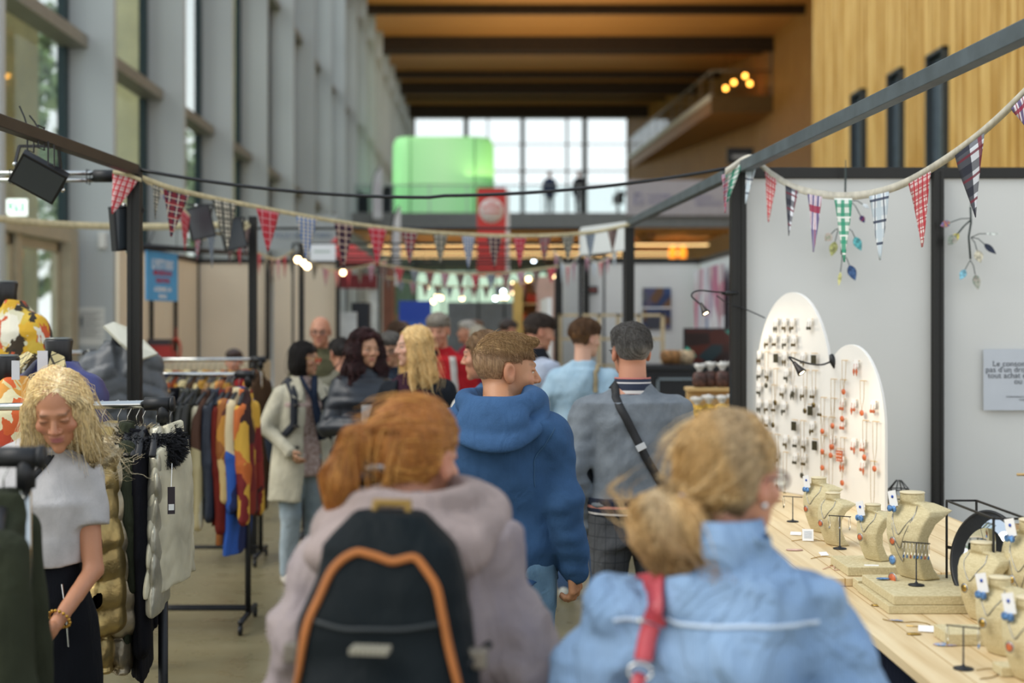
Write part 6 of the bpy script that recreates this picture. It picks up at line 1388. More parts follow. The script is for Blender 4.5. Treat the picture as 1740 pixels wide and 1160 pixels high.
# woman in white tee, denim straps, bob
def ex_tee(c):
    s = c['s']; BS = fabric('4f7196', .85)
    b = empty('backpack', c['e'].location, c['e'].rotation_euler.z, 'blue backpack straps over the white t-shirt behind the hooded man', 'backpack')
    for sg in (-1, 1): strap(c, [(sg*.09, -.13, 1.32), (sg*.085, -.10, 1.42), (sg*.10, 0, 1.47), (sg*.115, .12, 1.34), (sg*.15, .12, 1.14)], .045, BS, 'shoulder_strap', .008, b, .008)
    sdf('pack_body', lambda X, Y, Z: loft(X, Y, Z, [(.85*s, 0, -.22, .12, .06), (1.05*s, 0, -.24, .13, .08), (1.28*s, 0, -.22, .11, .06), (1.36*s, 0, -.19, .07, .03)], 2.6), (-.2, -.4, .8*s), (.2, -.1, 1.4*s), .014, BS, b)
c = person('woman in a white t-shirt with a brown bob turned left behind the hooded man', (851-CX)/F*6.55, 6.55, 8, 1.70, fem=True, skin='ruddy', head=(68, -6, 0), res=.012, hres=.006, J=dict(elR=(.235, .02, 1.15), wrR=(.2, .2, 1.05), shR=(.17, 0, 1.37), shL=(-.17, 0, 1.37), head=(-.06, .02, 1.62)), top=dict(name='t_shirt', z0=.9, sleeve=.5, mat=TEE, thick=.02), bottom=dict(col='39465c'), hair=dict(kind='bob', col='8c6d48', col2='5f4528', n=1500, rad=.0015, steps=8, length=.055, vol=1.0, noise=.2), seed=47, extra=ex_tee)
# man in dark vest looking right-down
def ex_vest(c):
    s = c['s']; f0 = c['topf']; pr = [(.86*s, 0, 0, .19*s, .15*s), (1.2*s, 0, 0, .198*s, .155*s), (1.36*s, 0, -.005, .195*s, .145*s), (1.44*s, 0, -.01, .13*s, .11*s), (1.52*s, 0, -.015, .08*s, .078*s)]
    sdf('vest', lambda X, Y, Z: loft(X, Y, Z, pr), (-.25, -.2, .8*s), (.25, .2, 1.56*s), .012, fabric('1d2026', .8, .3), c['e'])
c = person('dark-haired man in a black vest with pale sleeves looking down to the right', (908-CX)/F*9.9, 9.9, -55, 1.79, skin='ruddy', head=(-22, -14, 0), res=.012, hres=.007, top=dict(name='shirt', mat=fabric('b8c2d4', .8, .3), z0=.9, thick=.018), bottom=dict(col='2b3038'), hair=dict(kind='short', sp='full', col='4a3a2e', col2='2a1f18', n=1100, rad=.0014, steps=6, vol=.9), seed=49, extra=ex_vest)
# woman in light blue top
def ex_lb(c):
    strap(c, [(.09, -.12, 1.30), (.085, -.10, 1.42), (.095, -.02, 1.46), (.1, .1, 1.38)], .03, fabric('b5a685', .85), 'shoulder_strap', .006, c['e'], .006)
c = person('woman in a pale blue top and dark blue jeans with short wavy brown hair', (990-CX)/F*8.9, 8.9, -8, 1.745, fem=True, skin='fair', head=(-48, -4, 0), res=.012, hres=.007, J=dict(elL=(-.25, .0, 1.14), wrL=(-.2, .15, 1.0)), wide=1.08, top=dict(name='blouse', mat=fabric('a9c4d4', .85, .3, c2=(.58, .70, .78)), z0=.96, thick=.03, fold=.008), bottom=dict(mat=denim('two_tone_denim', '2d4468', '6a84a4', 1.2), flare=1.1), hair=dict(kind='short', sp='full', col='7a5632', col2='4a321c', n=1700, rad=.0015, steps=7, vol=1.9, noise=.6, curl=.8), shoes='c9ccc4', seed=51, extra=ex_lb)
# far people
def far(label, px, Y, head, h, hcol, top, hd=(0, 0, 0), kind='short', fem=False, skin='ruddy', **k):
    return person(label, (px-CX)/F*Y, Y, head, h, fem=fem, skin=skin, head=hd, res=.018, hres=.011, hands=False, top=dict(name='jacket', col=top, z0=.8, thick=.03), bottom=dict(col='2c3038'), hair=dict(kind=kind, sp='full' if kind == 'short' else None, col=hcol, n=0, vol=.95 if kind == 'short' else 1, length=.08), seed=int(px), **k)
far('grey-haired person in a crimson jacket in profile before the grey partition', 797, 15.2, 95, 1.75, 'aaa49a', 'a01f38')
far('person with sandy grey hair and a crimson jacket behind the bob haired woman', 812, 13.2, 20, 1.71, '9c9482', '8f2034', fem=True, kind='bob')
far('brown-haired person with crimson sleeves just behind the grey-haired one', 806, 16.6, -60, 1.76, '6b4a34', '9a2230')
far('dark-haired man in a white shirt leaning by the yellow pine post', 858, 16.2, -35, 1.78, '3a2a22', 'd9d8d4', hd=(-30, -18, 0))
far('person with dark hair behind the far coat rack in a red garment', 398, 12.3, 180, 1.49, '3a2620', '8f3a30', fem=True)
far('person in a navy coat standing on the mezzanine by the window', 934, 56.5, 180, 1.75, '2a2c34', '26345a', loc_z=6.02)
far('person in black standing on the mezzanine right of the navy coat', 984, 56.6, 150, 1.78, '2a2420', '1f2026', loc_z=6.02)
# ---- clothes racks --------------------------------------------------------------
HOOKM = plain('c4c4c0', .2, 1, name='hook_wire', noise=0)
def rack(px0, px1, Y, zr, label, legs=(1,), r=.0135, chrome_to=.75, left_leg=None, tilt=0, depth=.5, conn=True):
    xa = (px0-CX)/F*Y; xb = (px1-CX)/F*Y; e = empty('clothes_rack', ((xa+xb)/2, Y, 0), 0, label, 'clothes rack'); a = xa-(xa+xb)/2; b = -a
    MB().tube([(a, 0, zr+tilt), (b, 0, zr)], r, 14).build('rail', CHROME, e)
    xs_ = ([b] if 1 in legs else [])+([a] if left_leg else [])
    for x in xs_:
        zt = zr if x == b else zr+tilt; sg = 1 if x == b else -1
        k = MB(); k.tube([(x-sg*.085, 0, zt), (x+sg*.012, 0, zt)], r*1.75, 16); k.tube([(x-sg*.022, 0, zt), (x-sg*.022, 0, zt-.065)], r*1.6, 14); k.tube([(x+sg*.005, 0, zt), (x+sg*.016, 0, zt)], r*2.0, 16); k.build('corner_connector', BLACKM, e)
        MB().tube([(x-sg*.022, 0, chrome_to), (x-sg*.022, 0, zt-.06)], r*.95, 12).build('upper_leg', CHROME, e)
        MB().tube([(x-sg*.022, 0, .06), (x-sg*.022, 0, chrome_to+.02)], r*1.25, 12).build('lower_leg', BLACKM, e)
        k = MB(); k.tube([(x-sg*.022, -depth/2, .07), (x-sg*.022, depth/2, .07)], r*1.2, 10); k.build('foot_bar', BLACKM, e)
        for y in (-depth/2, depth/2): MB().lathe([(.028, -.01), (.028, .01)], (x-sg*.022, y, .03), 12, 0, Matrix.Rotation(math.pi/2, 3, 'Y')).build('castor', BLACKM, e)
    k = MB(); k.tube([(a, -.08, .115), (b-.02, -.08, .115)], r*.9, 8); k.build('cross_bar', BLACKM, e); MB().tube([(a, .10, .09), (b-.02, .10, .09)], r*.9, 8).build('cross_bar', BLACKM, e)
    e['zr'] = zr; return e
rack(-80, 288, 4.93, 1.443, 'chrome clothes rack with black corner, hung with gold and black puffer jackets', tilt=-.014)
rack(-190, 62, 2.97, 1.442, 'closest chrome clothes rack, its black corner joint before the woman in white', chrome_to=.6, r=.0125, depth=.3)
rack(170, 428, 8.1, 1.432, 'middle clothes rack hung with leather and printed jackets', left_leg=True, chrome_to=.8)
rack(246, 448, 10.3, 1.462, 'rear clothes rack hung with cream and ochre coats', left_leg=True, chrome_to=.8)
rack(60, 160, 10.9, 1.50, 'far rack end with a pale rail beside the grey quilted mannequin', left_leg=True, chrome_to=.8)
GB = {}
def g_mesh(kind):
    if kind in GB: return GB[kind]
    FD = Folds(hash(kind) % 97 if False else len(kind)*7+len(GB), .007, (12, 40, 5)); L = {'coat': 1.0, 'jacket': .72, 'puffer': .88, 'vest': .66, 'shirt': .70, 'knit': .84, 'short': .6}[kind]
    def f(X, Y, Z):
        d = loft(X, Y, Z, [(-L, 0, 0, .235, .055), (-L*.6, 0, 0, .215, .050), (-.26, 0, 0, .205, .045), (-.155, 0, 0, .17, .035), (-.11, 0, 0, .075, .045), (-.07, 0, 0, .065, .04)], 2.2)
        if kind != 'vest':
            for sg in (-1, 1):
                d = smin(d, cone(X, Y, Z, (sg*.175, 0, -.18), (sg*.225, -.02, -.45), .050, .046), .025); d = smin(d, cone(X, Y, Z, (sg*.225, -.02, -.45), (sg*.235, -.035, -.72), .046, .036), .008)
        d = d+FD(X, Y, Z)
        if kind in ('puffer', 'vest'): d = d-(.0045 if kind == 'vest' else .009)*np.sqrt(np.abs(np.sin((Z+.1+.03*np.sin(X*30))*math.pi/.10)))
        d = smax(d, -cone(X, Y, Z, (0, -.05, -.05), (0, -.06, -.24), .045, .012), .01)
        return d
    V, Q = sdf_raw(f, (-.29, -.13, -max(L, .76)-.02), (.29, .1, -.04), .0085); GB[kind] = mesh_np('garment_cloth', V, Q); return GB[kind]
hm_ = MB(); hm_.tube([(0, .012, -.012), (.0, .014, .012), (0, 0, .019), (0, -.014, .008), (0, -.012, -.01), (0, 0, -.035), (0, 0, -.075)], .0018, 6); HOOKMESH = hm_.mesh('hanger_hook'); HOOKMESH.materials.append(HOOKM)
hb_ = MB(); hb_.tube([(-.20, 0, -.155), (-.08, 0, -.10), (0, 0, -.075), (.08, 0, -.10), (.20, 0, -.155)], [.012, .013, .013, .013, .012], 8, flat=(1, .6)); HANGMESH = hb_.mesh('hanger_bar')
HB1 = plain('1c1c1e', .5, name='hanger_black', noise=0)
def garment(kind, px, Y, zr, rz, mat, label, sc=(1, 1, 1), collar=None, cat=None, name=None, dy=0):
    x = (px-CX)/F*Y; e = empty(name or {'coat': 'coat', 'jacket': 'jacket', 'puffer': 'puffer_coat', 'vest': 'padded_vest', 'shirt': 'shirt', 'knit': 'cardigan', 'short': 'jacket'}[kind], (x, Y+dy, zr), math.radians(rz), label, cat or 'clothing')
    o = bpy.data.objects.new('garment', g_mesh(kind)); COL.objects.link(o); o.parent = e; o.scale = sc
    me = o.data
    if not me.materials: me.materials.append(mat)
    o.material_slots[0].link = 'OBJECT'; o.material_slots[0].material = mat
    h1 = bpy.data.objects.new('hook', HOOKMESH); COL.objects.link(h1); h1.parent = e; h1.rotation_euler = (0, 0, math.radians(0))
    h2 = bpy.data.objects.new('hanger', HANGMESH); COL.objects.link(h2); h2.parent = e
    if not HANGMESH.materials: HANGMESH.materials.append(HB1)
    if collar:
        rs = np.random.RandomState(int(px)); n = collar[1]; a = rs.rand(n)*6.28; rr_ = np.array([.105, .075]); roots = np.stack([rr_[0]*np.cos(a), rr_[1]*np.sin(a)-.02, -.115+.03*rs.randn(n)*.8], 1)
        V, Q = sdf_raw(lambda X, Y, Z: np.sqrt((np.sqrt((X/1.25)**2+((Y+.02)/.9)**2)-.082)**2+((Z+.115+.3*np.abs(X)*.8)/1.2)**2)-.045, (-.19, -.16, -.24), (.19, .14, -.03), .01)
        roots = surf_pts(V, n, 3); cen = np.array([0, -.02, -.10]); d = roots-cen; d /= np.linalg.norm(d, axis=1)[:, None]; d = d+rs.randn(n, 3)*.5+np.array([0, 0, -.35]); d /= np.linalg.norm(d, axis=1)[:, None]
        e2 = roots+d*.032; w = np.cross(d, rs.randn(n, 3)); w /= np.linalg.norm(w, axis=1)[:, None]
        SV = np.stack([roots-w*.0030, roots+w*.0030, e2+w*.0003, e2-w*.0003], 1).reshape(-1, 3); SQ = np.arange(n*4).reshape(n, 4)
        V2, Q2 = merge([(V, Q), (SV, SQ)]); V2 = V2*np.array([.88, 1.0, .95])+np.array([0, 0, -.02]); link('fur_collar', mesh_np('fur_collar', V2, Q2), plain(collar[0], .8, name='fur', noise=.2, scale=30), e)
    return e
def pattern(name, cols, sc=9.0, rough=.75, metal=0, detail=None):
    key = ('pattern', name)
    if key in MATS: return MATS[key]
    nb = NB(name); cc = nb.coord(scale=(1, 1, .7)); n_ = nb.n('TexNoise', i_Vector=cc, i_Scale=sc*.6, i_Detail=3.0, i_Distortion=1.5); mx = nb.mix(.25, cc, n_.outputs['Color']) if False else None
    va = nb.n('VectorMath', operation='ADD'); nb.l(cc, va.inputs[0]); sv = nb.n('VectorMath', operation='SCALE'); nb.l(n_.outputs['Color'], sv.inputs[0]); sv.inputs['Scale'].default_value = .12; nb.l(sv.outputs[0], va.inputs[1])
    v = nb.n('TexVoronoi', i_Scale=sc); nb.l(va.outputs[0], v.inputs['Vector']); s_ = nb.n('SeparateColor'); nb.l(v.outputs['Color'], s_.inputs[0])
    nb.base(nb.ramp(s_.outputs[0], [((i)/len(cols), c_) for i, c_ in enumerate(cols)], True)); nb.set(Roughness=rough, Metallic=metal)
    b = nb.n('TexNoise', i_Vector=cc, i_Scale=9.0, i_Detail=4.0, i_Distortion=.8); nb.bump(b.outputs[0], .3, .03); MATS[key] = nb.m; return nb.m
GOLD = plain('b79c62', .33, .75, name='gold_nylon', noise=.12, scale=9, bump=.6, bscale=14)
CHAMP = plain('a5977c', .35, .6, name='champagne_nylon', noise=.12, scale=9, bump=.6, bscale=14)
SILV = plain('b5b09c', .35, .45, name='pearl_nylon', noise=.08, scale=9, bump=.6, bscale=14)
LEATH = plain('2c2b22', .38, name='dark_leather', noise=.15, scale=5, bump=.3, bscale=18)
BLK = fabric('15151a', .85, .3); OLV = fabric('35392a', .8, .4); NAVYQ = plain('222a38', .5, name='navy_quilt', noise=.1, bump=.5, bscale=26)
CRM = plain('c8c1a6', .55, name='cream_leather', noise=.08, scale=5, bump=.3, bscale=15)
PR1 = pattern('print_cream_rust', ['cfc6a8', 'cfc6a8', 'c9b98a', 'a86a34', '5a3a28', 'd8d0b4'], 6); PR2 = pattern('print_blue_orange', ['24478c', '24478c', '2a5ab0', 'c07a3c', 'd8c49a', '1c2a5c'], 5)
PR3 = pattern('print_autumn', ['3a2c1c', '9a5a24', 'c88a34', '5a2a1c', 'd8b87a'], 9); PR4 = pattern('print_fire', ['8a2a1c', 'c8682c', 'd8a83c', '3a1c18', '7a1c1c'], 9)
OCH = fabric('b8893c', .85, .35); CRC = fabric('d8c694', .85, .35); RUST = fabric('9a4a28', .85, .35); RED = fabric('8c2024', .85, .35); BRN = fabric('5a4432', .9, .4); TAN = fabric('a8845a', .85, .35)
A = 1.435
garment('puffer', 174, 4.93, A, 101, GOLD, 'long gold puffer coat with cream fur collar hanging beside the woman in white', sc=(1.05, 1.2, .96), collar=('cfc0a0', 5000))
garment('puffer', 197, 4.93, A, 102, CHAMP, 'champagne puffer coat with cream fur collar, second on the front rack', sc=(.95, 1.1, .98), collar=('d3c4a2', 4000), dy=.03)
garment('coat', 217, 4.93, A, 102, OLV, 'dark olive coat hanging between the gold puffers and the black fur collar', sc=(.85, .7, .82))
garment('jacket', 232, 4.93, A, 101, BLK, 'plain black jacket hanging just left of the black fur collar', sc=(.85, .8, 1.1))
garment('knit', 243, 4.93, A, 99, BLK, 'black long cardigan with a big black fur collar', sc=(.9, .62, 1.08), collar=('121318', 6000))
garment('vest', 266, 4.93, A, 99, SILV, 'pearl padded vest with spotted lining hanging beside the black cardigan', sc=(.9, .75, 1.02))
garment('vest', 285, 4.93, A, 86, CRM, 'pale cream vest with a dark swing tag, last on the front rack', sc=(1.0, .8, .93), dy=.04)
q = P(291, 850, 4.72); o = MB().cbox((0, 0, 0), (.012, .002, .045)).build('swing_tag', plain('2a2024', .6, name='dark_card', noise=.05), loc=q, rz=.3); tag(o, 'dark swing tag with pale print on the cream vest', 'tag'); MB().box((-.009, -.003, -.032), (.009, -.002, -.012)).build('print', PAPER, o); MB().tube([(0, 0, .045), (.005, .03, .12)], .0012, 4).build('string', WHITE_T, o)
# nearest rack
A = 1.435
for px, mt, lb, k_, sc_ in ((6, OLV, 'dark green fleece jacket with hood, closest to the camera on the nearest rack', 'coat', (.9, 1.25, .95)), (-44, BLK, 'black coat on the nearest rack at the picture edge', 'coat', (1, 1.2, 1.0)), (-18, fabric('26302a', .9, .4), 'blackish green jacket behind the hooded fleece on the nearest rack', 'jacket', (1, 1.1, 1.1))):
    garment(k_, px, 2.97, A, 104, mt, lb, sc=sc_)
A = 1.425
B = [(185, OLV, 'shirt', 'olive shirt'), (199, pattern('print_white_black', ['d8d4c8', '2a2a2c', '8a8478', 'c8c2b0'], 12), 'shirt', 'black and white patterned shirt'), (212, RUST, 'shirt', 'rust brown shirt'), (232, OCH, 'jacket', 'ochre jacket'), (246, fabric('3a3f78', .85), 'shirt', 'violet blue shirt'), (258, CRC, 'jacket', 'cream jacket'), (270, BRN, 'jacket', 'dark brown jacket'), (281, fabric('27408c', .85), 'jacket', 'royal blue jacket'), (290, TAN, 'jacket', 'tan jacket'),
     (301, BLK, 'coat', 'long black leather coat'), (318, plain('3a3a30', .35, name='grey_leather', noise=.12, scale=6, bump=.3, bscale=16), 'jacket', 'shiny dark grey leather jacket'), (336, LEATH, 'jacket', 'wide black leather jacket with checked hem'), (355, PR1, 'jacket', 'cream jacket with rust printed hem'), (371, NAVYQ, 'jacket', 'navy quilted jacket'), (384, fabric('7c2c24', .8, .3), 'jacket', 'brick red jacket'), (395, PR3, 'coat', 'autumn printed coat'), (406, PR2, 'coat', 'blue coat with orange and cream print'), (417, PR4, 'jacket', 'fiery orange printed jacket')]
for i, (px, mt, k_, lb) in enumerate(B):
    nx_ = B[i+1][3] if i+1 < len(B) else 'the corner joint'
    garment(k_, px, 8.1, A, 84+random.Random(px).uniform(-6, 6), mt, '%s on the middle rack' % lb, sc=(.95, random.Random(px).uniform(.7, 1.0), {'coat': .98, 'jacket': 1.12, 'shirt': .95}[k_]*random.Random(px+1).uniform(.94, 1.04)))
A = 1.455
Cc = [('CRC', 'cream'), ('OCH', 'ochre'), ('TAN', 'tan'), ('CRC', 'pale cream'), ('RUST', 'orange rust'), ('OCH', 'mustard'), ('CRC', 'ivory'), ('BRN', 'brown'), ('CRC', 'butter yellow'), ('OCH', 'golden'), ('TAN', 'camel'), ('CRC', 'off-white'), ('PR3', 'autumn printed'), ('OCH', 'honey'), ('BRN', 'dark fur'), ('RED', 'red'), ('PR4', 'fiery printed'), ('BRN', 'mottled brown')]
for i, (m_, nm) in enumerate(Cc):
    px = 262+i*(438-262)/(len(Cc)-1); garment('coat' if i > 13 else 'jacket', px, 10.3, A, 84+(i*37 % 11)-5, globals()[m_], '%s coat on the rear rack' % nm, sc=(.95, .95, 1+.05*(i % 3)))
for i, (m_, nm) in enumerate([('RED', 'dark red'), ('BRN', 'brown'), ('PR4', 'orange printed')]):
    garment('jacket', 90+i*24, 10.9, 1.49, 90, globals()[m_], nm+' jacket on the far rack behind the mannequins')
# folded print tied at the left end of the middle rack
garment('short', 150, 7.9, 1.56, 30, pattern('print_khaki', ['8a8250', 'c8c08a', '5a5a34', 'b0a468'], 14), 'khaki and cream checked blouse at the left end of the middle rack', sc=(.6, 1, .6))
# ---- mannequins ------------------------------------------------------------------
def mannequin(px, Y, ztop, rz, mat, label, sc=1.0, collar=None, cap='7a7d78', seed=1, arms=True, neck='141416', fold=.008, ribs=0):
    x = (px-CX)/F*Y; e = empty('mannequin', (x, Y, 0), math.radians(rz), label, 'mannequin'); z0 = ztop
    MB().lathe([(.055*sc, z0-.16*sc), (.052*sc, z0-.05*sc), (.058*sc, z0-.01), (.056*sc, z0-.004)], (0, 0, 0), 20).build('neck', plain(neck, .35, name='mannequin_black', noise=0), e)
    MB().lathe([(.054*sc, z0-.004), (.052*sc, z0+.004), (.03*sc, z0+.006)], (0, 0, 0), 20).build('neck_cap', plain(cap, .35, .6, name='neck_cap_metal', noise=.05), e)
    FD = Folds(seed+60, fold, (12, 12, 18)); P0 = [(z0-.80*sc, .19, .13), (z0-.55*sc, .165, .12), (z0-.35*sc, .185, .13), (z0-.22*sc, .195, .12), (z0-.14*sc, .14, .09), (z0-.08*sc, .082, .078)]
    pr = [(a, 0, 0, b*sc, c_*sc) for a, b, c_ in P0]
    def f(X, Y_, Z):
        d = loft(X, Y_, Z, pr)
        for sg in (-1, 1):
            d = smin(d, cone(X, Y_, Z, (sg*.15*sc, 0, z0-.20*sc), (sg*.20*sc, -.01, z0-.42*sc), .062*sc, .055*sc), .03); d = smin(d, cone(X, Y_, Z, (sg*.20*sc, -.01, z0-.42*sc), (sg*.205*sc, -.04, z0-.66*sc), .054*sc, .042*sc), .01)
        if ribs: d = d-.012*np.sqrt(np.abs(np.sin((Z+.35*np.abs(X))*math.pi/ribs)))
        return smax(d, -cone(X, Y_, Z, (0, -.06, z0), (0, -.15, z0-.26*sc), .055*sc, .02), .01)+FD(X, Y_, Z)
    j = sdf('jacket', f, (-.29*sc, -.2*sc, z0-.82*sc), (.29*sc, .2*sc, z0-.03), .01, mat, e)
    MB().tube([(0, 0, .02), (0, 0, z0-.75*sc)], .018, 8).lathe([(.16, 0), (.15, .02), (.03, .03)], (0, 0, 0), 20).build('stand', BLACKM, e)
    return e, j, z0
e, j, z0 = mannequin(8, 6.6, 1.915, -14, pattern('print_bright_leaves', ['d8d2b0', '2c2418', 'd8a828', 'c8562c', 'e0dcc8', '3a2c18', 'cfae3c', 'e8e2cc'], 19), 'mannequin in a brown, yellow and orange leaf print jacket', 1.05, seed=2)
e, j, z0 = mannequin(100, 5.75, 1.66, -22, plain('3c3f74', .45, name='purple_satin', noise=.15, scale=6, bump=.4, bscale=10), 'mannequin in a violet blue jacket with beige checked collar', .98, seed=4)
CHK = NB('beige_check'); u_ = CHK.n('SeparateXYZ'); CHK.l(CHK.coord(rot=(0, .5, .4)), u_.inputs[0]); f1 = math_(CHK, 'MAXIMUM', math_(CHK, 'LESS_THAN', math_(CHK, 'FRACT', math_(CHK, 'MULTIPLY', u_.outputs[0], 30.0)), .13), math_(CHK, 'LESS_THAN', math_(CHK, 'FRACT', math_(CHK, 'MULTIPLY', u_.outputs[2], 30.0)), .13)); CHK.base(CHK.mix(f1, 'c9ba88', '4a4438')); CHK.set(Roughness=.8)
k = MB()
for pts in ([(-.02, -.13, z0-.06), (-.09, -.08, z0-.05), (-.23, -.13, z0-.13), (-.235, -.15, z0-.175), (-.1, -.165, z0-.15)], [(.06, -.11, z0-.05), (.10, -.09, z0-.07), (.16, -.14, z0-.16), (.09, -.16, z0-.30), (.055, -.165, z0-.20)]): k.add(pts, [tuple(range(len(pts)))])
o = k.build('checked_collar', CHK.m, j); sl = o.modifiers.new('thickness', 'SOLIDIFY'); sl.thickness = .01
o = MB().cbox((.075, -.19, z0-.09), (.024, .002, .045)).build('price_tag', plain('c9c9cc', .6, name='tag_card', noise=.02), j)
e, j, z0 = mannequin(8, 5.35, 1.60, -14, pattern('print_orange_yellow', ['d8c890', 'd8622c', 'e0b850', 'c84a2c', 'e8dcb0', 'd8963c'], 13), 'mannequin in an orange and yellow flower print top, closest to the picture edge', .95, seed=5)
MB().cbox((.11, -.10, z0-.05), (.016, .002, .035)).build('price_tag', plain('c9c9cc', .6, name='tag_card', noise=.02), j)
e, j, z0 = mannequin(206, 7.75, 1.70, 12, plain('565a5e', .42, name='grey_quilt', noise=.1, scale=8, bump=.4, bscale=12), 'mannequin in a shiny grey quilted jacket with white collar behind the first post', 1.0, seed=6, ribs=.09)
k = MB(); k.add([(-.09, -.10, z0-.0), (-.04, -.07, z0+.02), (.06, -.085, z0-.02), (.19, -.12, z0-.15), (.10, -.17, z0-.18), (.0, -.16, z0-.09)], [(0, 1, 2, 3, 4, 5)]); o = k.build('white_collar', plain('dcdac8', .6, name='white_lining', noise=.02), j); sl = o.modifiers.new('thickness', 'SOLIDIFY'); sl.thickness = .02
# ---- jewellery counter -------------------------------------------------------------
TZ = .90
PN = NB('pine_worktop'); cc = PN.coord(scale=(14, .9, 8)); n1 = PN.n('TexNoise', i_Vector=cc, i_Scale=1.6, i_Detail=5.0, i_Distortion=.5); wv = PN.n('SeparateXYZ'); PN.l(PN.coord(), wv.inputs[0])
bd = math_(PN, 'FRACT', math_(PN, 'MULTIPLY', wv.outputs[0], 9.0)); kn = PN.n('TexVoronoi', i_Vector=PN.coord(scale=(1, .45, 1)), i_Scale=2.6); kr = PN.ramp(kn.outputs['Distance'], [(.0, '8a6238'), (.05, 'c9a878'), (.09, 'ffffff')])
base_ = PN.ramp(n1.outputs[0], [(.3, 'c9ae80'), (.55, 'dcc69c'), (.75, 'e3d2ac')]); b2 = PN.mix(math_(PN, 'LESS_THAN', bd, .04), base_, 'b4935f'); PN.base(PN.mix(.75, b2, PN.mix(1.0, b2, kr, 'MULTIPLY'))); PN.set(Roughness=.55); PINEW = PN.m
def counter_poly(name, pts, z0, z1, mat, label, cat):
    o = MB().prism(pts, z1-z0, T(0, 0, z0)).build(name, mat, bevel=.002); tag(o, label, cat); return o
top = counter_poly('sales_counter', [(1.0, 1.6), (1.62, 1.6), (1.66, 4.75), (1.95, 5.2), (1.95, 7.02), (1.04, 7.02)], TZ-.028, TZ, PINEW, 'long pale pine worktop of the jewellery stand', 'counter')
rb_ = counter_poly('raised_board', [(.985, 4.44), (1.155, 4.44), (1.6, 4.6), (1.9, 5.3), (1.9, 6.95), (1.02, 6.95)], TZ+.001, TZ+.026, PINEW, 'second pine board lying raised on the far half of the worktop', 'board')
NAVY = fabric('151b2b', .9, .35); FN = Folds(99, .012, (1, 22, 3))
V, Q = sdf_raw(lambda X, Y, Z: np.maximum(np.maximum(np.abs(X-1.33)-.265, np.abs(Y-4.35)-2.6), np.maximum(Z-(TZ-.03), .01-Z))+FN(X*0, Y, Z), (1.03, 1.7, 0), (1.63, 7.0, TZ), (.03, .03, .04)); o = link('table_cloth', mesh_np('table_cloth', V, Q), NAVY); tag(o, 'dark navy cloth hanging down under the pine worktop', 'tablecloth')
# arched boards
WB = plain('e4e2dc', .5, name='white_board_paint', noise=.01); Lp = Vector((1.31, 6.93, 0)); Rp = Vector((1.70, 6.02, 0)); BL = (Rp-Lp).length; BA = math.atan2((Rp-Lp).y, (Rp-Lp).x); BM = Matrix.Translation(Lp) @ Matrix.Rotation(BA, 4, 'Z')
BZ = TZ+.027
def arch(u0, u1, ztop, zs, label, dy=0):
    n = 28; c = (u0+u1)/2; hw = (u1-u0)/2; pts = [(u0, 0), (u1, 0)]+[(c+hw*math.cos(t), zs-BZ+(ztop-zs)*math.sin(t)) for t in np.linspace(0, math.pi, n)]
    o = MB().prism(pts, .016, T(0, .008, 0) @ Matrix.Rotation(math.pi/2, 4, 'X')).build('arched_board', WB, loc=BM @ Vector((0, dy, BZ)), rz=BA, bevel=.002); tag(o, label, 'display board'); return o
a1 = arch(0, .60*BL, 1.868, 1.42, 'taller white arched board hung with bronze jewellery')
a2 = arch(.535*BL, 1.0*BL, 1.63, 1.26, 'smaller white arched board hung with orange jewellery', dy=-.02)
k = MB().box((.12, .02, 0), (.16, .10, .3)).box((.62, .02, 0), (.66, .1, .3)); 
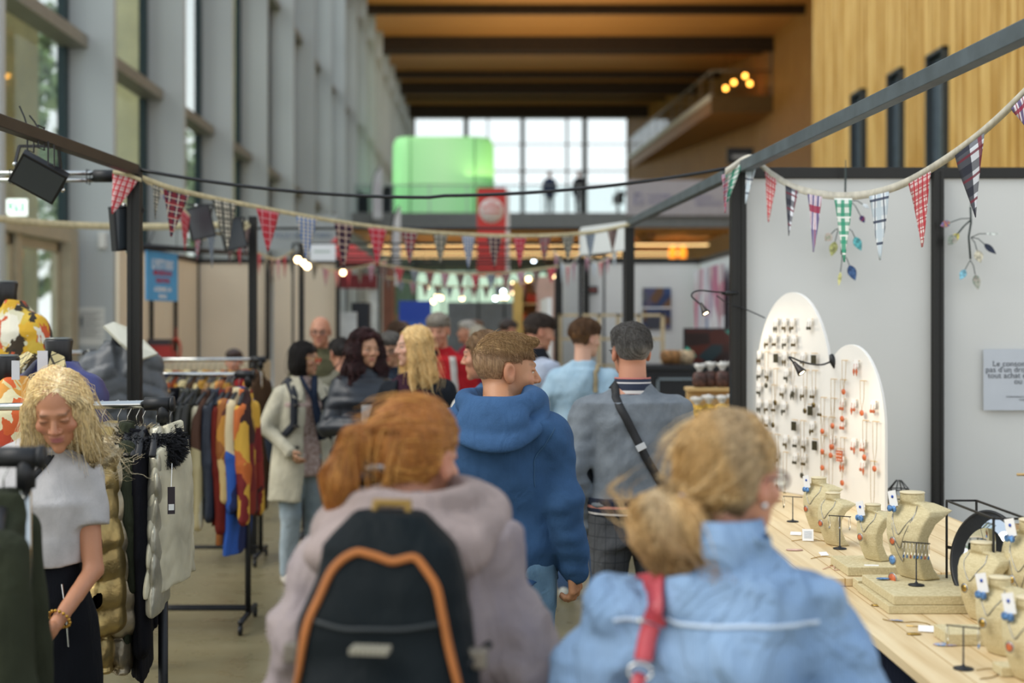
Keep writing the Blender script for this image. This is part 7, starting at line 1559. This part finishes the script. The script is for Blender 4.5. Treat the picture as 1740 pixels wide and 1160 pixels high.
# pegs + things hung on them
BR = plain('6a5a34', .35, .7, name='antique_bronze', noise=.2, scale=60); BRD = plain('4a4632', .4, .3, name='dark_bronze', noise=.2, scale=60); ORG = plain('c8683c', .4, name='orange_enamel', noise=.1, scale=60); GLD = plain('b9964c', .3, .9, name='brass', noise=.05); PEG = plain('c9a870', .5, name='beech_peg', noise=.05); CARD = plain('ecebe8', .6, name='white_card', noise=0); BLU = plain('5a86b8', .4, name='blue_enamel', noise=.25, scale=90); SILVR = plain('a9a8a2', .25, .9, name='silver_chain', noise=0)
def hang(u, z, kind, board, i, right):
    p = BM @ Vector((u, (-.008 if not right else -.028), z)); e = empty('earrings' if kind != 'necklace' else 'necklace', p, BA, None, 'jewellery'); main = ORG if right else (BR if i % 3 else BRD); rr_ = random.Random(i*13+int(right))
    if kind == 'pair':
        MB().box((-.016, -.016, -.028), (.016, -.015, .004)).build('card', CARD, e)
        for x in (-.009, .009):
            m = MB(); m.tube([(x, -.018, -.012), (x, -.02, -.032)], .0008, 4)
            if rr_.random() < .5: m.lathe([(.001, -.003), (.008, -.0015), (.008, .0015), (.001, .003)], (x, -.02, -.042), 10, 0, Matrix.Rotation(math.pi/2, 3, 'X'))
            else: m.lathe([(.001, -.032), (.0055, -.012), (.003, 0)], (x, -.02, -.034), 8)
            m.build('drop', main, e)
    elif kind == 'bars':
        for x in (-.012, 0.002, .014): MB().box((x-.005, -.02, -.05), (x+.004, -.016, -.008)).build('drop', BRD if not right else GLD, e)
    elif kind == 'necklace':
        ln = rr_.uniform(.12, .24); m = MB(); m.tube([(-.014, -.018, 0), (-.012, -.019, -ln*.6), (0, -.02, -ln), (.012, -.019, -ln*.6), (.014, -.018, 0)], .0009, 4); m.build('chain', GLD, e); MB().lathe([(.002, -.003), (.013, -.0015), (.013, .0015), (.002, .003)], (0, -.021, -ln-.012), 12, 0, Matrix.Rotation(math.pi/2, 3, 'X')).build('pendant', main, e)
    elif kind == 'square':
        MB().box((-.021, -.02, -.055), (.021, -.016, -.008)).build('plaque', ORG, e); m = MB()
        for ix in range(3):
            for iz in range(3): m.sphere((-.013+.013*ix, -.0205, -.047+.015*iz), .0028, 6)
        m.build('dots', CARD, e)
    MB().tube([(-.022, -.012, 0), (.022, -.012, 0)], .0018, 5).build('peg', PEG, e)
    if kind == 'square': e['label'] = 'orange square pendant with white dots on the smaller arch'
    else: e['label'] = ('orange and gold %s on pegs of the smaller white arch' if right else 'bronze %s on pegs of the taller white arch') % {'pair': 'drop earrings on a white card', 'bars': 'bar drops', 'necklace': 'long necklace with a round pendant'}[kind]; e['group'] = ('orange' if right else 'bronze')+' '+{'pair': 'earrings', 'bars': 'bar earrings', 'necklace': 'necklaces'}[kind]
    return e
rr = random.Random(5); i = 0
def fits(u, z, u0, u1, ztop, zs):
    c = (u0+u1)/2; hw = (u1-u0)/2; 
    if abs(u-c) > hw-.04: return False
    return z < zs+(ztop-zs)*math.sqrt(max(0, 1-((u-c)/hw)**2))-.03
z = 1.82
while z > 1.09:
    u = .05
    while u < .56:
        if fits(u, z, 0, .60*BL, 1.868, 1.42) and rr.random() < .8: hang(u, z, rr.choice(['pair']*7+['necklace']*4+['bars']), a1, i, False); i += 1
        u += rr.uniform(.06, .085)
    z -= .078
z = 1.56
while z > 1.06:
    u = .56*BL+.03
    while u < BL-.04:
        if fits(u, z, .535*BL, BL, 1.63, 1.26) and rr.random() < .85: hang(u, z, rr.choice(['pair', 'pair', 'necklace']), a2, i, True); i += 1
        u += rr.uniform(.06, .08)
    z -= .085
hang(.63*BL+.08, 1.17, 'square', a2, 500, True)
def lamp(clip, neck, head, aim, label, on=14):
    e = empty('clamp_lamp', clip, 0, label, 'lamp'); c0 = Vector(clip); m = MB(); return e, c0
def lampbuild(clip, pts, aim, label, clipdir, e_w):
    e = empty('clamp_lamp', clip, 0, label, 'lamp'); c0 = Vector(clip); d = Vector(clipdir).normalized()
    m = MB(); m.tube([-d*.035, -d*.005, d*.02, d*.05], [.008, .020, .016, .009], 10, flat=(1, .6)); m.tube([-d*.03+Vector((0, .012, 0)), d*.05+Vector((0, .02, 0))], .006, 6); m.build('clip', BLACKM, e)
    P_ = [Vector(p)-c0 for p in pts]; 
    # smooth the gooseneck
    for _ in range(2):
        q = [P_[0]]
        for a, b in zip(P_[:-1], P_[1:]): q += [a.lerp(b, .25), a.lerp(b, .75)]
        P_ = q+[P_[-1]]
    MB().tube(P_, .0042, 8).build('gooseneck', BLACKM, e); a = Vector(aim).normalized(); h = P_[-1]; M = Matrix.Translation(h) @ a.to_track_quat('Z', 'Y').to_matrix().to_4x4(); k = MB(); k.lathe([(.007, -.01), (.010, .01), (.017, .035), (.021, .05), (.017, .048)], (0, 0, 0), 16)
    k.v = [tuple(M @ Vector(v)) for v in k.v]; k.build('lamp_head', plain('3a3430', .35, .3, name='lamp_shell', noise=0), e)
    k = MB(); k.sphere((0, 0, .044), .0155, 12, 0, (1, 1, .4)); k.v = [tuple(M @ Vector(v)) for v in k.v]; k.build('bulb', emit('ffe2b0', 14, 'warm_led'), e)
    d_ = bpy.data.lights.new('lamp_light', 'SPOT'); d_.energy = e_w; d_.color = (1, .82, .58); d_.spot_size = math.radians(170); d_.spot_blend = .7; d_.shadow_soft_size = .015; o = bpy.data.objects.new('lamp_light', d_); COL.objects.link(o); o.parent = e; o.location = h+a*.065; o.rotation_euler = (-a).to_track_quat('Z', 'Y').to_euler()
    return e
Y_ = 6.35
lampbuild(P(1417, 614, 6.33), [P(1412, 614, 6.33), P(1395, 621, 6.25), P(1365, 616, 6.1), P(1338, 604, 6.0), P(1345, 612, 6.0), P(1351, 618, 6.0)], (.45, -.3, -.65), 'black gooseneck clip lamp lit between the two white arches', (.35, 0, -.8), 2.6)
lampbuild(P(1238, 498, 7.05), [P(1234, 497, 7.05), P(1215, 496, 6.98), P(1185, 492, 6.9), P(1172, 501, 6.88), P(1184, 512, 6.86), P(1192, 518, 6.85)], (.35, -.35, -.75), 'black gooseneck clip lamp on the tall jewellery stand post', (1, 0, .05), 3)
m = MB().tube([P(1218, 502, 7.0), P(1235, 515, 7.02), P(1262, 523, 7.03), P(1285, 533, 7.0), P(1300, 540, 6.98)], .003, 5).build('lamp_cable', STEEL); tag(m, 'thin lamp cable running from the post to the white board', 'cable')
# linen busts
LIN = NB('beige_linen'); w1 = LIN.n('TexNoise', i_Vector=LIN.coord(scale=(900, 900, 90)), i_Scale=1.0, i_Detail=1.0); w2 = LIN.n('TexNoise', i_Vector=LIN.coord(scale=(90, 90, 900)), i_Scale=1.0, i_Detail=1.0); f_ = math_(LIN, 'MULTIPLY', w1.outputs[0], w2.outputs[0]); LIN.base(LIN.ramp(f_, [(.12, 'b9aa80'), (.4, 'd9cca4')])); LIN.set(Roughness=.9); LIN.bump(f_, .2, .002); LINEN = LIN.m
def bust_f(h):
    zs = np.array([0, .12, .3, .5, .66, .76, .81, .86, .91, 1.0])*h; k = h/.26
    wd = np.array([.056, .058, .062, .070, .080, .087, .084, .060, .038, .035])*k; yf = np.array([.0, -.016, -.034, -.044, -.040, -.028, -.018, -.008, -.018, -.022])*k; yb = np.array([.080, .048, .022, .014, .034, .070, .098, .075, .048, .046])*k
    def f(X, Y, Z):
        w_, a, b = np.interp(Z, zs, wd), np.interp(Z, zs, yf), np.interp(Z, zs, yb)
        d = smax(np.abs(X)-w_, smax(a-.25*np.abs(X)*-1*1.0*np.abs(X)/(.08*k)-Y, Y-b, .003), .006)
        n = np.maximum(np.sqrt((X/.036)**2+((Y-.012*k)/.034)**2)/k-1, 0)*0+(np.sqrt(X**2+(Y-.012*k)**2)-.036*k)
        d = np.where(Z > .89*h, np.maximum(d, n), d)
        return np.maximum(np.maximum(d, -Z), Z-h)*.9
    return f
def bust(px, Y, zb, h, rz, label, neck=2, card=False, col=BLU):
    x = (px-CX)/F*Y; k = h/.26; o = sdf('necklace_bust', bust_f(h), (-.11*k, -.1*k, 0), (.11*k, .13*k, h), .0042*k, LINEN, loc=(x, Y, zb)); o.rotation_euler = (0, 0, math.radians(rz)); tag(o, label, 'display bust')
    MB().lathe([(.037*k, h-.001), (.038*k, h+.002), (.036*k, h+.004)], (0, .012*k, 0), 24).build('neck_disc', plain('d8caa6', .8, name='linen_disc', noise=.02), o)
    f = bust_f(h); c = dict(s=1.0, e=o, topf=f); words_ = label.split(',')[0]
    for i in range(neck):
        dz = (.42+.22*i)*h; e = empty('necklace', o.location, o.rotation_euler.z, '%s necklace on the %s' % (['short silver', 'long fine', 'thin'][i], words_), 'necklace')
        strap(c, [(-.036*k, .004, .90*h), (-.05*k, -.03*k, .78*h), (0, -.07*k, .92*h-dz), (.05*k, -.03*k, .78*h), (.036*k, .004, .90*h)], .0018, SILVR, 'chain', .0018, e, .0012, f, 7)
        q = Vector((0, -.066*k, .92*h-dz-.012)); m = MB(); M3 = Matrix.Rotation(math.pi/2, 3, 'X'); m.lathe([(.003, -.0025), (.0095+.003*i, -.002), (.0095+.003*i, .002), (.003, .0025)], q, 14, 0, M3); m.build('pendant', [ORG, col][i % 2] if col is BLU else col, e)
        MB().lathe([(.012+.003*i, -.001), (.0135+.003*i, 0), (.012+.003*i, .001)], q, 16, 0, M3).build('pendant_rim', SILVR, e)
    if card:
        e = empty('carded_earrings', o.location, o.rotation_euler.z, 'carded earrings clipped to the '+' '.join(words_.split()[:9]), 'earrings'); q = Vector((-.03*k, -.038*k, .93*h)); M = Matrix.Translation(q) @ Matrix.Rotation(-.25, 4, 'Y'); MB().cbox((0, 0, 0), (.017, .001, .024), 0, M).build('card', CARD, e); MB().lathe([(.001, -.001), (.0045, -.001), (.0045, .001), (.001, .001)], q+Vector((0, -.002, .006)), 10, 0, Matrix.Rotation(math.pi/2, 3, 'X')).build('blue_dot', plain('2a4ea8', .5, name='blue_ink', noise=0), e)
        for sx in (-.009, .009): MB().lathe([(.002, -.002), (.010, -.0015), (.010, .0015), (.002, .002)], q+Vector((sx, -.004, -.030)), 12, 0, Matrix.Rotation(math.pi/2, 3, 'X')).build('drop', BLU, e)
    return o
RZ = -64
def riser(x0, y0, x1, y1, z0, h, label, rz=0):
    o = MB().cbox((0, 0, h/2), ((x1-x0)/2, (y1-y0)/2, h/2)).build('linen_block', LINEN, loc=((x0+x1)/2, (y0+y1)/2, z0), rz=math.radians(rz), bevel=.002); tag(o, label, 'display block'); return o
r0 = TZ+.001
riser(1.13, 4.02, 1.42, 4.36, r0, .024, 'lower flat linen block of the pair under the tallest bust'); riser(1.145, 4.02, 1.43, 4.36, r0+.025, .026, 'upper flat linen block under the tallest bust')
riser(1.13, 4.475, 1.33, 4.70, TZ+.027, .028, 'linen block under the second bust with a hollow back')
riser(1.135, 4.37, 1.30, 4.434, r0, .03, 'narrow linen block beside the blue carded earrings')
riser(1.17, 3.62, 1.31, 3.74, r0, .03, 'small linen block behind the round blue brooch'); riser(1.19, 3.30, 1.28, 3.36, r0, .022, 'small pink-beige block near the counter corner')
bust(1545, 4.29, r0+.052, .257, RZ, 'tallest linen bust standing on two flat blocks', 3, True)
bust(1480, 4.60, TZ+.056, .178, RZ, 'linen bust on a single block beside the white board', 1, True)
bust(1412, 5.10, TZ+.027, .185, RZ, 'small linen bust by the lower end of the white board', 1)
bust(1388, 5.42, TZ+.027, .205, RZ, 'farthest linen bust, closest to the glasses', 1, True)
bust(1664, 3.92, r0, .215, RZ, 'slim linen bust before the round mirror', 1, False, GLD)
bust(1688, 4.16, r0, .225, RZ-6, 'linen bust hidden behind the slim one', 0, True)
bust(1694, 3.52, r0, .19, RZ, 'linen bust left of the frontmost corner bust', 1, True, GLD)
bust(1742, 3.26, r0, .19, RZ, 'frontmost linen bust at the picture corner', 1, True, BLU)
bust(1752, 3.86, r0+.0, .285, RZ, 'tall linen bust partly cut by the right picture edge', 2, True, GLD)
bust(1716, 3.34, r0, .09, RZ, 'lowest linen bust between the two corner busts', 0) if False else None
def t_stand(px, py, zb, h, label, hoops, colr):
    Y = F*(H-zb)/(py-CY); x = (px-CX)/F*Y; e = empty('earring_stand', (x, Y, zb), math.radians(-30), label, 'earring stand'); m = MB(); m.lathe([(.024, 0), (.023, .003), (.006, .006), (.0022, .012), (.0018, h)], (0, 0, 0), 14); m.tube([(-.04, 0, h), (.04, 0, h)], .0018, 6); m.build('stand', BLACKM, e)
    for i in range(hoops):
        xx = -.036+.072*i/max(1, hoops-1); m = MB(); m.tube([(xx, -.004+.012*math.cos(t), h-.022+.02*math.sin(t)) for t in np.linspace(0, 6.28, 14)], .0008, 4); m.build('hoop', SILVR, e); MB().sphere((xx, -.004, h-.042), .006, 7, 0, (.4, 1.4, 1)).build('hoop_bead', colr[i % len(colr)], e)
t_stand(1557, 994, r0+.052, .125, 'black T-shaped stand of blue and orange hoops before the tallest bust', 8, [BLU, BLU, ORG, BLU]); t_stand(1427, 932, TZ+.027, .115, 'black T-shaped stand with tiny earrings on the raised board', 3, [SILVR]); t_stand(1637, 1136, r0, .10, 'black stand holding a disc earring near the counter corner', 2, [GLD, BLU]); t_stand(1347, 886, TZ+.027, .10, 'black stand with a dark loop at the far end of the counter', 1, [BRD])
def on_counter(px, py, z=None):
    z = z or TZ; Y = F*(H-z)/(py-CY); return Vector(((px-CX)/F*Y, Y, z+.001))
def disc(px, py, r, mat, label, n=14, z=None, ell_=1.0, name='brooch', rim=True, rz=0):
    o = MB().lathe([(r*.2, 0), (r, .001), (r*.96, .003), (r*.3, .0045)], (0, 0, 0), n); o.v = [(x, y*ell_, z_) for x, y, z_ in o.v]; b = o.build(name, mat, loc=on_counter(px, py, z), rz=rz); tag(b, label, 'jewellery'); return b
MULTI = pattern('blue_peach_enamel', ['6f93bd', 'd8a080', '4f78a8', 'c8b49a', '8fa8c4'], 90, .35); PINKM = plain('d8b0a0', .35, .4, name='rose_metal', noise=.1)
disc(1607, 1096, .032, MULTI, 'oval blue and copper enamelled brooch by the corner block', 20, None, .55); disc(1475, 1002, .024, MULTI, 'square-cut blue and peach enamelled piece leaning at the blocks', 4, None, .8, 'pendant'); disc(1350, 935, .03, PINKM, 'flat rose-coloured oval bangle on the raised board', 20, TZ+.026, .6, 'bangle'); disc(1493, 1029, .022, GLD, 'gold rimmed disc necklace lying on the worktop', 16, None, .7, 'pendant'); disc(1553, 1078, .020, GLD, 'copper-coloured oval hoops lying flat on the worktop', 16, None, .6, 'hoop_earrings'); disc(1500, 984, .02, BLU, 'blue ring pendant lying on the linen block', 14, r0+.053, .6, 'pendant')
def chain(pts, label, mat=GLD, z=None, tri=None):
    m = MB(); P_ = [on_counter(a, b, z)+Vector((0, 0, .0015)) for a, b in pts]
    for _ in range(2):
        q = [P_[0]]
        for a, b in zip(P_[:-1], P_[1:]): q += [a.lerp(b, .3), a.lerp(b, .7)]
        P_ = q+[P_[-1]]
    m.tube(P_, .0013, 5); o = m.build('fine_chain', mat); tag(o, label, 'necklace')
    if tri:
        c_ = on_counter(*tri); MB().add([c_+Vector((-.035, .01, .001)), c_+Vector((.012, -.014, .002)), c_+Vector((.014, .012, .002))], [(0, 1, 2)]).build('pendant', MULTI, o)
chain([(1500, 1053), (1530, 1060), (1560, 1056), (1590, 1065), (1560, 1066), (1540, 1064)], 'gold chain with a long triangular pendant on the worktop', tri=(1525, 1055)); chain([(1345, 920), (1380, 915), (1400, 922), (1420, 915)], 'thin gold chain near the middle of the raised board', z=TZ+.026)
chain([(1378, 950), (1400, 945), (1430, 952), (1455, 948), (1440, 958), (1410, 962)], 'tangled gold chain at the edge of the raised board', z=TZ+.026); chain([(1398, 968), (1420, 960), (1415, 972), (1440, 965)], 'small copper chain by the front edge of the raised board', PINKM, TZ+.026); chain([(1480, 1020), (1520, 1023), (1560, 1030), (1600, 1030)], 'gold chain trailing from the linen blocks'); chain([(1625, 1084), (1660, 1086), (1690, 1090)], 'thin chain behind the corner earring stand'); chain([(1660, 1140), (1690, 1135), (1700, 1150), (1665, 1155)], 'bent gold bangle at the counter corner')
def card(px, py, w_, h_, tilt, rz, label, z=None, dots=None, lines=False):
    p = on_counter(px, py, z); e = MB(); M = Matrix.Rotation(tilt, 4, 'X'); e.cbox((0, 0, h_/2), (w_/2, .0008, h_/2), 0, M); o = e.build('display_card', CARD, loc=p+Vector((0, 0, .002)), rz=rz); tag(o, label, 'card')
    if lines:
        k = MB(); 
        for i in range(5): k.cbox((0, -.0012, h_*(.25+.13*i)), (w_*.34, .0003, h_*.018), 0, M)
        k.build('print', plain('8a97a8', .6, name='pale_blue_ink', noise=0), o)
        k = MB().cbox((0, 0, h_/2), (w_/2, .0008, h_/2), 0, Matrix.Translation((0, h_*math.sin(abs(tilt))*2, 0)) @ Matrix.Rotation(-tilt, 4, 'X')).build('card_back', CARD, o)
    if dots:
        for sx in (-.25, .25): MB().lathe([(.001, -.001), (.006, -.001), (.005, .002)], M @ Vector((sx*w_, -.002, h_*.35)), 10, 0, Matrix.Rotation(math.pi/2, 3, 'X')).build('stud', dots, o)
card(1612, 1040, .044, .048, -.5, -.35, 'white folded card printed with fine lines on the worktop', lines=True); card(1373, 920, .040, .045, -.5, -.2, 'white folded card on the raised board below the far busts', TZ+.026, lines=True); card(1352, 910, .04, .02, -1.1, -.3, 'small white card lying next to the folded card', TZ+.026)
card(1482, 975, .045, .028, -.5, -.1, 'white card with two blue studs on the narrow block', r0+.03, BLU); card(1569, 1033, .042, .03, -1.0, -.5, 'white card with grey studs and yellow leaves', dots=BLU); card(1402, 945, .03, .02, -1.1, .3, 'tiny white price card among the tangled chain', TZ+.026); card(1577, 1075, .05, .025, -1.1, -.3, 'white card of the copper hoops'); card(1520, 1030, .04, .012, -1.3, 0, 'thin white card by the gold disc necklace')
card(1421, 868, .03, .045, -.2, -.4, 'white card standing beside the small bust', TZ+.15) if False else None
# wire-framed mirror
e = empty('table_mirror', (1.43, 4.10, TZ+.001), 0, 'round table mirror in a black wire box frame', 'mirror'); m = MB(); x0, x1, y0, y1, zt = -.045, .045, -.2, .2, .285
for a, b in [((x0, y0), (x0, y1)), ((x1, y0), (x1, y1)), ((x0, y0), (x1, y0)), ((x0, y1), (x1, y1))]:
    for z in (.004, zt): m.tube([(*a, z), (*b, z)], .004, 4)
for x in (x0, x1):
    for y in (y0, y1): m.tube([(x, y, 0), (x, y, zt)], .004, 4)
m.build('wire_frame', BLACKM, e); Rm = Matrix.Rotation(math.radians(-78), 3, 'Y'); Rm = Matrix.Rotation(math.radians(22), 3, 'Z') @ Rm
MB().lathe([(.126, -.006), (.136, -.006), (.138, .006), (.130, .008), (.127, .002)], (0, 0, .145), 48, 0, Rm).build('mirror_rim', BLACKM, e); MB().lathe([(.001, .002), (.128, .005), (.128, .004)], (0, 0, .145), 48, 0, Rm).build('mirror_glass', plain('e0e4e6', .02, 1, name='mirror_silver', noise=0), e)
k = MB()
for sy in (-1, 1): k.tube([(0, sy*.13, .145), (x0, sy*.2, .145)], .005, 5)
k.build('pivot', BLACKM, e)
# boxes behind
def boxy(px, py0, py1, px1, Y, d, col, label, name='cardboard_box', cat='box'):
    a = P(px, py1, Y); b = P(px1, py0, Y); h_ = b.z-a.z; o = MB().box((0, 0, 0), (b.x-a.x, d, .01)).box((0, 0, 0), (.006, d, h_)).box((b.x-a.x-.006, 0, 0), (b.x-a.x, d, h_)).box((0, 0, 0), (b.x-a.x, .006, h_)).box((0, d-.006, 0), (b.x-a.x, d, h_)).build(name, plain(col, .8, name='cardboard', noise=.08), loc=a); tag(o, label, cat); return o, a, b
bt = MB().box((1.70, 4.4, .0), (2.6, 5.15, .84)).build('side_table', plain('6a4a34', .6, name='brown_wood', noise=.1)); tag(bt, 'brown side table behind the jewellery busts', 'table')
z_ = .842
for i, (x, y, w_, d_, h_, col, lb) in enumerate([(1.76, 4.42, .16, .2, .07, '8a5f3c', 'low brown cardboard box of orange pieces behind the tallest bust'), (1.94, 4.45, .2, .2, .11, '6f4a30', 'dark brown cardboard box beside the mirror'), (1.86, 4.8, .35, .25, .17, '9a805c', 'tan box at the back of the side table')]):
    o = MB().box((0, 0, 0), (w_, d_, .006)).box((0, 0, 0), (.006, d_, h_)).box((w_-.006, 0, 0), (w_, d_, h_)).box((0, 0, 0), (w_, .006, h_)).box((0, d_-.006, 0), (w_, d_, h_)).build('cardboard_box', plain(col, .8, name='cardboard', noise=.08), loc=(x, y, z_)); tag(o, lb, 'box')
m = MB(); r9 = random.Random(2)
for i in range(46): m.sphere((1.775+r9.random()*.13, 4.44+r9.random()*.16, z_+.02+r9.random()*.07), .014, 6, 0, (1, 1, .5))
o = m.build('wooden_beads', plain('b0683a', .6, name='orange_beads', noise=.3, scale=40)); tag(o, 'heap of orange wooden pieces in the low box', 'beads', kind='stuff')
o = MB().box((1.70, 4.02, TZ-.03), (1.95, 4.38, TZ)).build('magazine', plain('a8a49a', .5, name='print_pages', noise=.25, scale=12)) if False else None
m = MB(); c0 = Vector((1.86, 6.35, 0)); 
q = P(1527, 850, 6.3)
for i in range(6): a_ = i*1.047; m.tube([q+Vector((.045*math.cos(a_), .045*math.sin(a_), -.06)), q+Vector((.045*math.cos(a_), .045*math.sin(a_), .05)), q+Vector((.01*math.cos(a_), .01*math.sin(a_), .09))], .003, 4)
for z in (-.06, .05, 0): m.tube([q+Vector((.045*math.cos(t), .045*math.sin(t), z)) for t in np.linspace(0, 6.28, 14)], .003, 4)
m.tube([q+Vector((0, 0, -.06)), (q.x, q.y, TZ+.027)], .004, 5)
o = m.build('wire_lantern', BLACKM); tag(o, 'small black wire lantern standing behind the white board edge', 'lantern')
# fabric leaf branches hung on the grey panels
STEM = plain('23302c', .6, name='wrapped_stem', noise=0)
def branch(pts, twigs, label, hang_from=None):
    Y = 7.03; e = empty('leaf_branch', P(*pts[0], Y), 0, label, 'decoration'); o0 = e.location.copy(); m = MB(); m.tube([P(a, b, Y)-o0 for a, b in pts], .005, 6)
    if hang_from: m.tube([P(*hang_from, 7.08)-o0, P(*pts[0], Y)-o0], .0022, 5)
    m.build('stem', STEM, e)
    for (ax, ay), (bx, by), L, W, col, d in twigs:
        Yt = Y-d; a = P(ax, ay, Y)-o0; b = P(bx, by, Yt)-o0; mid = a.lerp(b, .5)+Vector((0, -.01, .008)); k = MB().tube([a, mid, b], .0022, 5); tw = k.build('twig', STEM, e)
        v = (b-mid).normalized(); s_ = v.cross(Vector((0, 1, 0))).normalized(); L_ = L/340; W_ = W/340; n = 8; vs = []
        outl = [b+v*(L_*t)+s_*(W_*.5*math.sin(math.pi*t**.8)) for t in np.linspace(0, 1, n)]+[b+v*(L_*t)-s_*(W_*.5*math.sin(math.pi*t**.8)) for t in np.linspace(1, 0, n)][1:-1]
        lf = MB().add(outl, [tuple(range(len(outl)))]).build('leaf', plain(col, .8, name='leaf_cloth', noise=.2, scale=70) if not isinstance(col, bpy.types.Material) else col, e); sl = lf.modifiers.new('thickness', 'SOLIDIFY'); sl.thickness = .004
FLW = pattern('floral_leaf', ['8a9a8c', 'b8b8a8', '5a6a60', 'c0a8a0'], 70); NVF = pattern('navy_leaf', ['1f3a68', '2a4a80', '4a6a98', '1a2c50'], 80)
branch([(1649, 352), (1650, 378), (1646, 402), (1649, 440)], [((1649, 371), (1614, 378), 20, 12, pattern('blue_yellow_leaf', ['234a80', 'c8b83c', '3a6aa8', 'c85a50'], 80), .06), ((1648, 376), (1629, 396), 24, 12, 'cfc46a', .02), ((1648, 374), (1624, 400), 22, 16, FLW, .04), ((1650, 403), (1672, 414), 26, 10, '2c3448', .03), ((1650, 404), (1660, 425), 22, 15, 'd0cab4', .02), ((1650, 403), (1676, 397), 22, 5, 'c9d0cc', .05), ((1649, 442), (1640, 458), 22, 12, '7fb4c4', .05), ((1649, 442), (1657, 466), 26, 13, FLW, .02)], 'branch of fabric leaves hung on the right-hand grey panel', (1649, 292))
branch([(1437, 285), (1436, 340), (1433, 385), (1430, 432)], [((1443, 340), (1462, 366), 14, 9, pattern('navy_red_leaf', ['23306a', '1a2450', 'a83440'], 80), .03), ((1445, 341), (1466, 347), 14, 6, 'c4ccd0', .05), ((1425, 388), (1412, 398), 18, 14, pattern('pink_flower_leaf', ['c8a89c', '8a9a80', 'd0c0b4'], 70), .05), ((1424, 390), (1419, 410), 26, 14, 'a9ab70', .02), ((1441, 388), (1452, 402), 26, 14, '5fb0b4', .02), ((1431, 432), (1428, 462), 24, 6, 'ccc884', .04), ((1433, 434), (1443, 450), 28, 15, NVF, .02)], 'branch of fabric leaves hung behind the bright pennants', (1437, 272))
# French notice
e = empty('wall_notice', P(1671, 697, 7.085), 0, 'white French notice about purchases stuck on the grey panel', 'notice'); s_ = 7.085/F; MB().box((0, -.0015, 0), (198*s_, .0015, 104*s_)).build('sheet', plain('bfc5cc', .6, name='notice_paper', noise=.01), e); TI = plain('40464c', .7, name='notice_ink', noise=0)
for body, y, sz in (("Le consommateur ne bénéficie", 75, 13.5), ("pas d'un droit de rétractation pour", 65, 13.5), ("tout achat effectué dans une foire", 55, 13.5), ("ou dans un salon.", 45, 13.5), ("(Loi du 17 mars 2014)", 27, 5), ("Conformément à l'article L. 224-59 du code de la consommation,", 22, 4.6), ("toute personne est informée avant achat.", 17, 4.6)): text('notice_text', body, sz*s_, TI, T(99*s_, -.003, y*s_) @ R90, e, 'CENTER', extrude=.0002)
e = MB().tube([P(1728, 806, 6.0), P(1760, 806, 6.0)], .006, 6).build('wall_peg', PEG); tag(e, 'short wooden peg at the right picture edge', 'peg')
